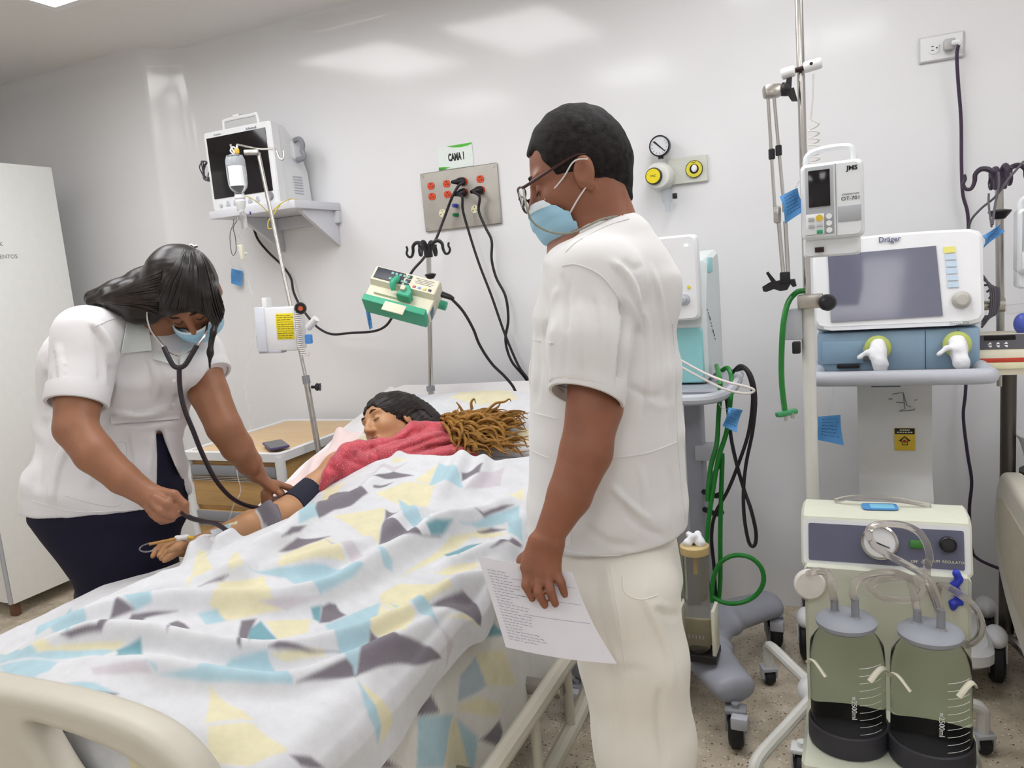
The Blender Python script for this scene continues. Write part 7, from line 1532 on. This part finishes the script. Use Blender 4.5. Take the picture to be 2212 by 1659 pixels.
tag_card('crumpled blue tag tied among the green hoses of the grey cart', [(1574, 880), (1604, 886), (1590, 934), (1562, 920)], 2.15, loop=[(1574, 884), (1560, 882), (1553, 872)], lines=5, wave=.008)
# ---- third stand at the right edge with pumps
s3 = thing('drip_stand', 'drip stand with black hooks at the right edge behind the ventilator', 'drip stand', (.41, 2.66, 0))
MB().cyl((0, 0, .1), (0, 0, 1.0), .021, n=18).obj('lower_tube', mat('stand_dark_steel', '#5a5550', rough=.35, metal=.9), s3); MB().cyl((-.02, 0, .9), (-.028, 0, 1.5), .011, n=16).obj('upper_tube', M_steel, s3); hook_crown(s3, V(-.026, 0, 1.497), 1.05, mat('hook_plum', '#362a3a', rough=.4)); MB().lathe([(.012, 0), (.03, .004), (.03, .008), (.014, .028)], (-.026, 0, 1.42), (0, 0, -1), 18).obj('stop_ring', M_black, s3)
for k in (-70, 10, 80):
    a = math.radians(k); e = V(.2*math.cos(a), .2*math.sin(a), .075); MB().tube([(0, 0, .11), e*V(.4, .4, 0)+V(0, 0, .105), e], .014, 8).obj('foot', M_steel, s3); caster(s3, e*V(1, 1, 0)+V(0, 0, .03), .03, .02, a)
screen_pump('white infusion pump cut by the right edge of the photo', (.475, 2.56, 1.325), math.radians(-3))
tag_card('blue tag clipped to the pump at the right edge', [(2122, 510), (2160, 484), (2168, 500), (2128, 534)], 2.1, lines=4, wave=.008)
tag(MB().tube([PY(2212, 348, 2.55), PY(2180, 385, 2.55), PY(2150, 425, 2.56), PY(2120, 450, 2.58), PY(2098, 475, 2.6), PY(2092, 500, 2.65)], .0032, 6).tube([PY(2157, 372, 2.56), PY(2158, 400, 2.55), PY(2150, 440, 2.55), PY(2144, 485, 2.5)], .0032, 6).tube([PY(2136, 418, 2.56), PY(2136, 445, 2.55), PY(2142, 490, 2.5)], .0028, 6).obj('grey_leads', M_cablg), 'thin grey leads draped over the black hooks at the right edge', 'cable')
p2 = thing('syringe_pump', 'cream syringe pump with red and yellow labels at the right edge beside the ventilator', 'syringe pump', (.47, 2.52, 1.025))
MB().prism([(-.06, -.06), (-.065, -.02), (-.06, .01), (-.03, .05), (.05, .05), (.05, -.06)], .34, (-.17, 0, 0), (0, 1, 0), (0, 0, 1), bev=.005).obj('body', M_sp, p2); Zs = nrm(V(0, .03, .04)); Ns = V(0, -Zs[2], Zs[1]); fc = V(0, -.0455, .0295)
MB().prism(rrect(.32, .045, .003), .002, fc+Ns*.001, (1, 0, 0), Zs).obj('fascia', mat('keypad_dark2', '#4d4a50', rough=.4), p2); MB().prism(rrect(.075, .014, .002), .001, fc+Ns*.003+V(-.11, 0, 0)+Zs*.012, (1, 0, 0), Zs).obj('display', M_screen, p2)
for i in range(3):
    for j, sg_ in ((0, 1), (1, -1)): MB().prism([(-.005, -.003*sg_), (.005, -.003*sg_), (.002, .004*sg_)], .001, fc+Ns*.003+V(-.135+.019*i, 0, 0)+Zs*(-.005-.010*j), (1, 0, 0), Zs).obj('arrow_key', M_white, p2)
MB().cyl(fc+Ns*.002+V(-.045, 0, 0)-Zs*.008, fc+Ns*.004+V(-.045, 0, 0)-Zs*.008, .007).obj('start_key', M_white, p2); MB().box((-.105, -.0655, -.018), (.12, .003, .012), .001).obj('red_label', mat('label_red', '#c2432f', rough=.5), p2); MB().box((-.105, -.0650, -.033), (.12, .003, .018), .001).obj('white_label', M_ivory, p2); MB().box((.01, -.0655, -.025), (.10, .003, .028), .001).obj('yellow_label', mat('label_yellow', '#e6d21f'), p2)
MB().ell((-.05, -.01, .075), (.024, .02, .03)).obj('blue_latch', mat('latch_blue', '#4d5cb0', rough=.35), p2); MB().cyl((-.09, 0, .115), (.1, 0, .125), .013, n=14).obj('syringe', M_clear, p2)
# ---- neighbouring bed and basin at the right edge
b2 = thing('hospital_bed', 'neighbouring hospital bed with beige moulded side rail at the right edge', 'bed', (.85, 1.7, 0))
MB().box((0, 0, .52), (.84, 1.7, .14), .03).obj('mattress', M_sheet, b2); MB().box((0, 0, .40), (.80, 1.7, .06), .01).obj('frame', M_beige, b2)
for x in (-.36, .36):
    for y in (-.75, .75): MB().box((x, y, .25), (.05, .05, .3), .005).obj('post', M_beige, b2); caster(b2, (x, y, .055), .055, .035)
op = [(.80, .655), (.84, .60), (.86, .50), (.80, .40), (.45, .31), (-.3, .31), (-.35, .4), (-.35, .64), (-.3, .69), (.3, .70), (.7, .70)]
ip_ = [(.74, .62), (.77, .56), (.75, .47), (.5, .40), (-.2, .40), (-.26, .45), (-.26, .58), (-.2, .62), (.3, .63)]
rb = board([(a, b) for a, b in op], [], 0, .055, M_beige, b2, 'side_rail'); rb.data.transform(Matrix(((0, -1, 0, -.462), (1, 0, 0, 0), (0, 0, 1, 0), (0, 0, 0, 1))))
MB().prism([(p[0], p[1]) for p in closed_curve(ip_, 3)], .006, (-.492, 0, 0), (0, 1, 0), (0, 0, 1)).obj('rail_inset', mat('inset_beige', '#b9b09c', rough=.5), b2)
ba = thing('waste_bin', 'dark waste bin topped by a white basin at the right edge', 'bin', (.525, 2.665, 0))
MB().lathe([(0, 0), (.06, 0), (.075, .05), (.085, .62), (.08, .62), (.0, .6)], (0, 0, .02), (0, 0, 1), 26).obj('bin', mat('bin_dark', '#23281f', rough=.5), ba); MB().lathe([(0, 0), (.06, 0), (.085, .09), (.095, .11), (.088, .11), (.07, .03), (0, .02)], (0, 0, .64), (0, 0, 1), 28).obj('basin', M_white, ba)
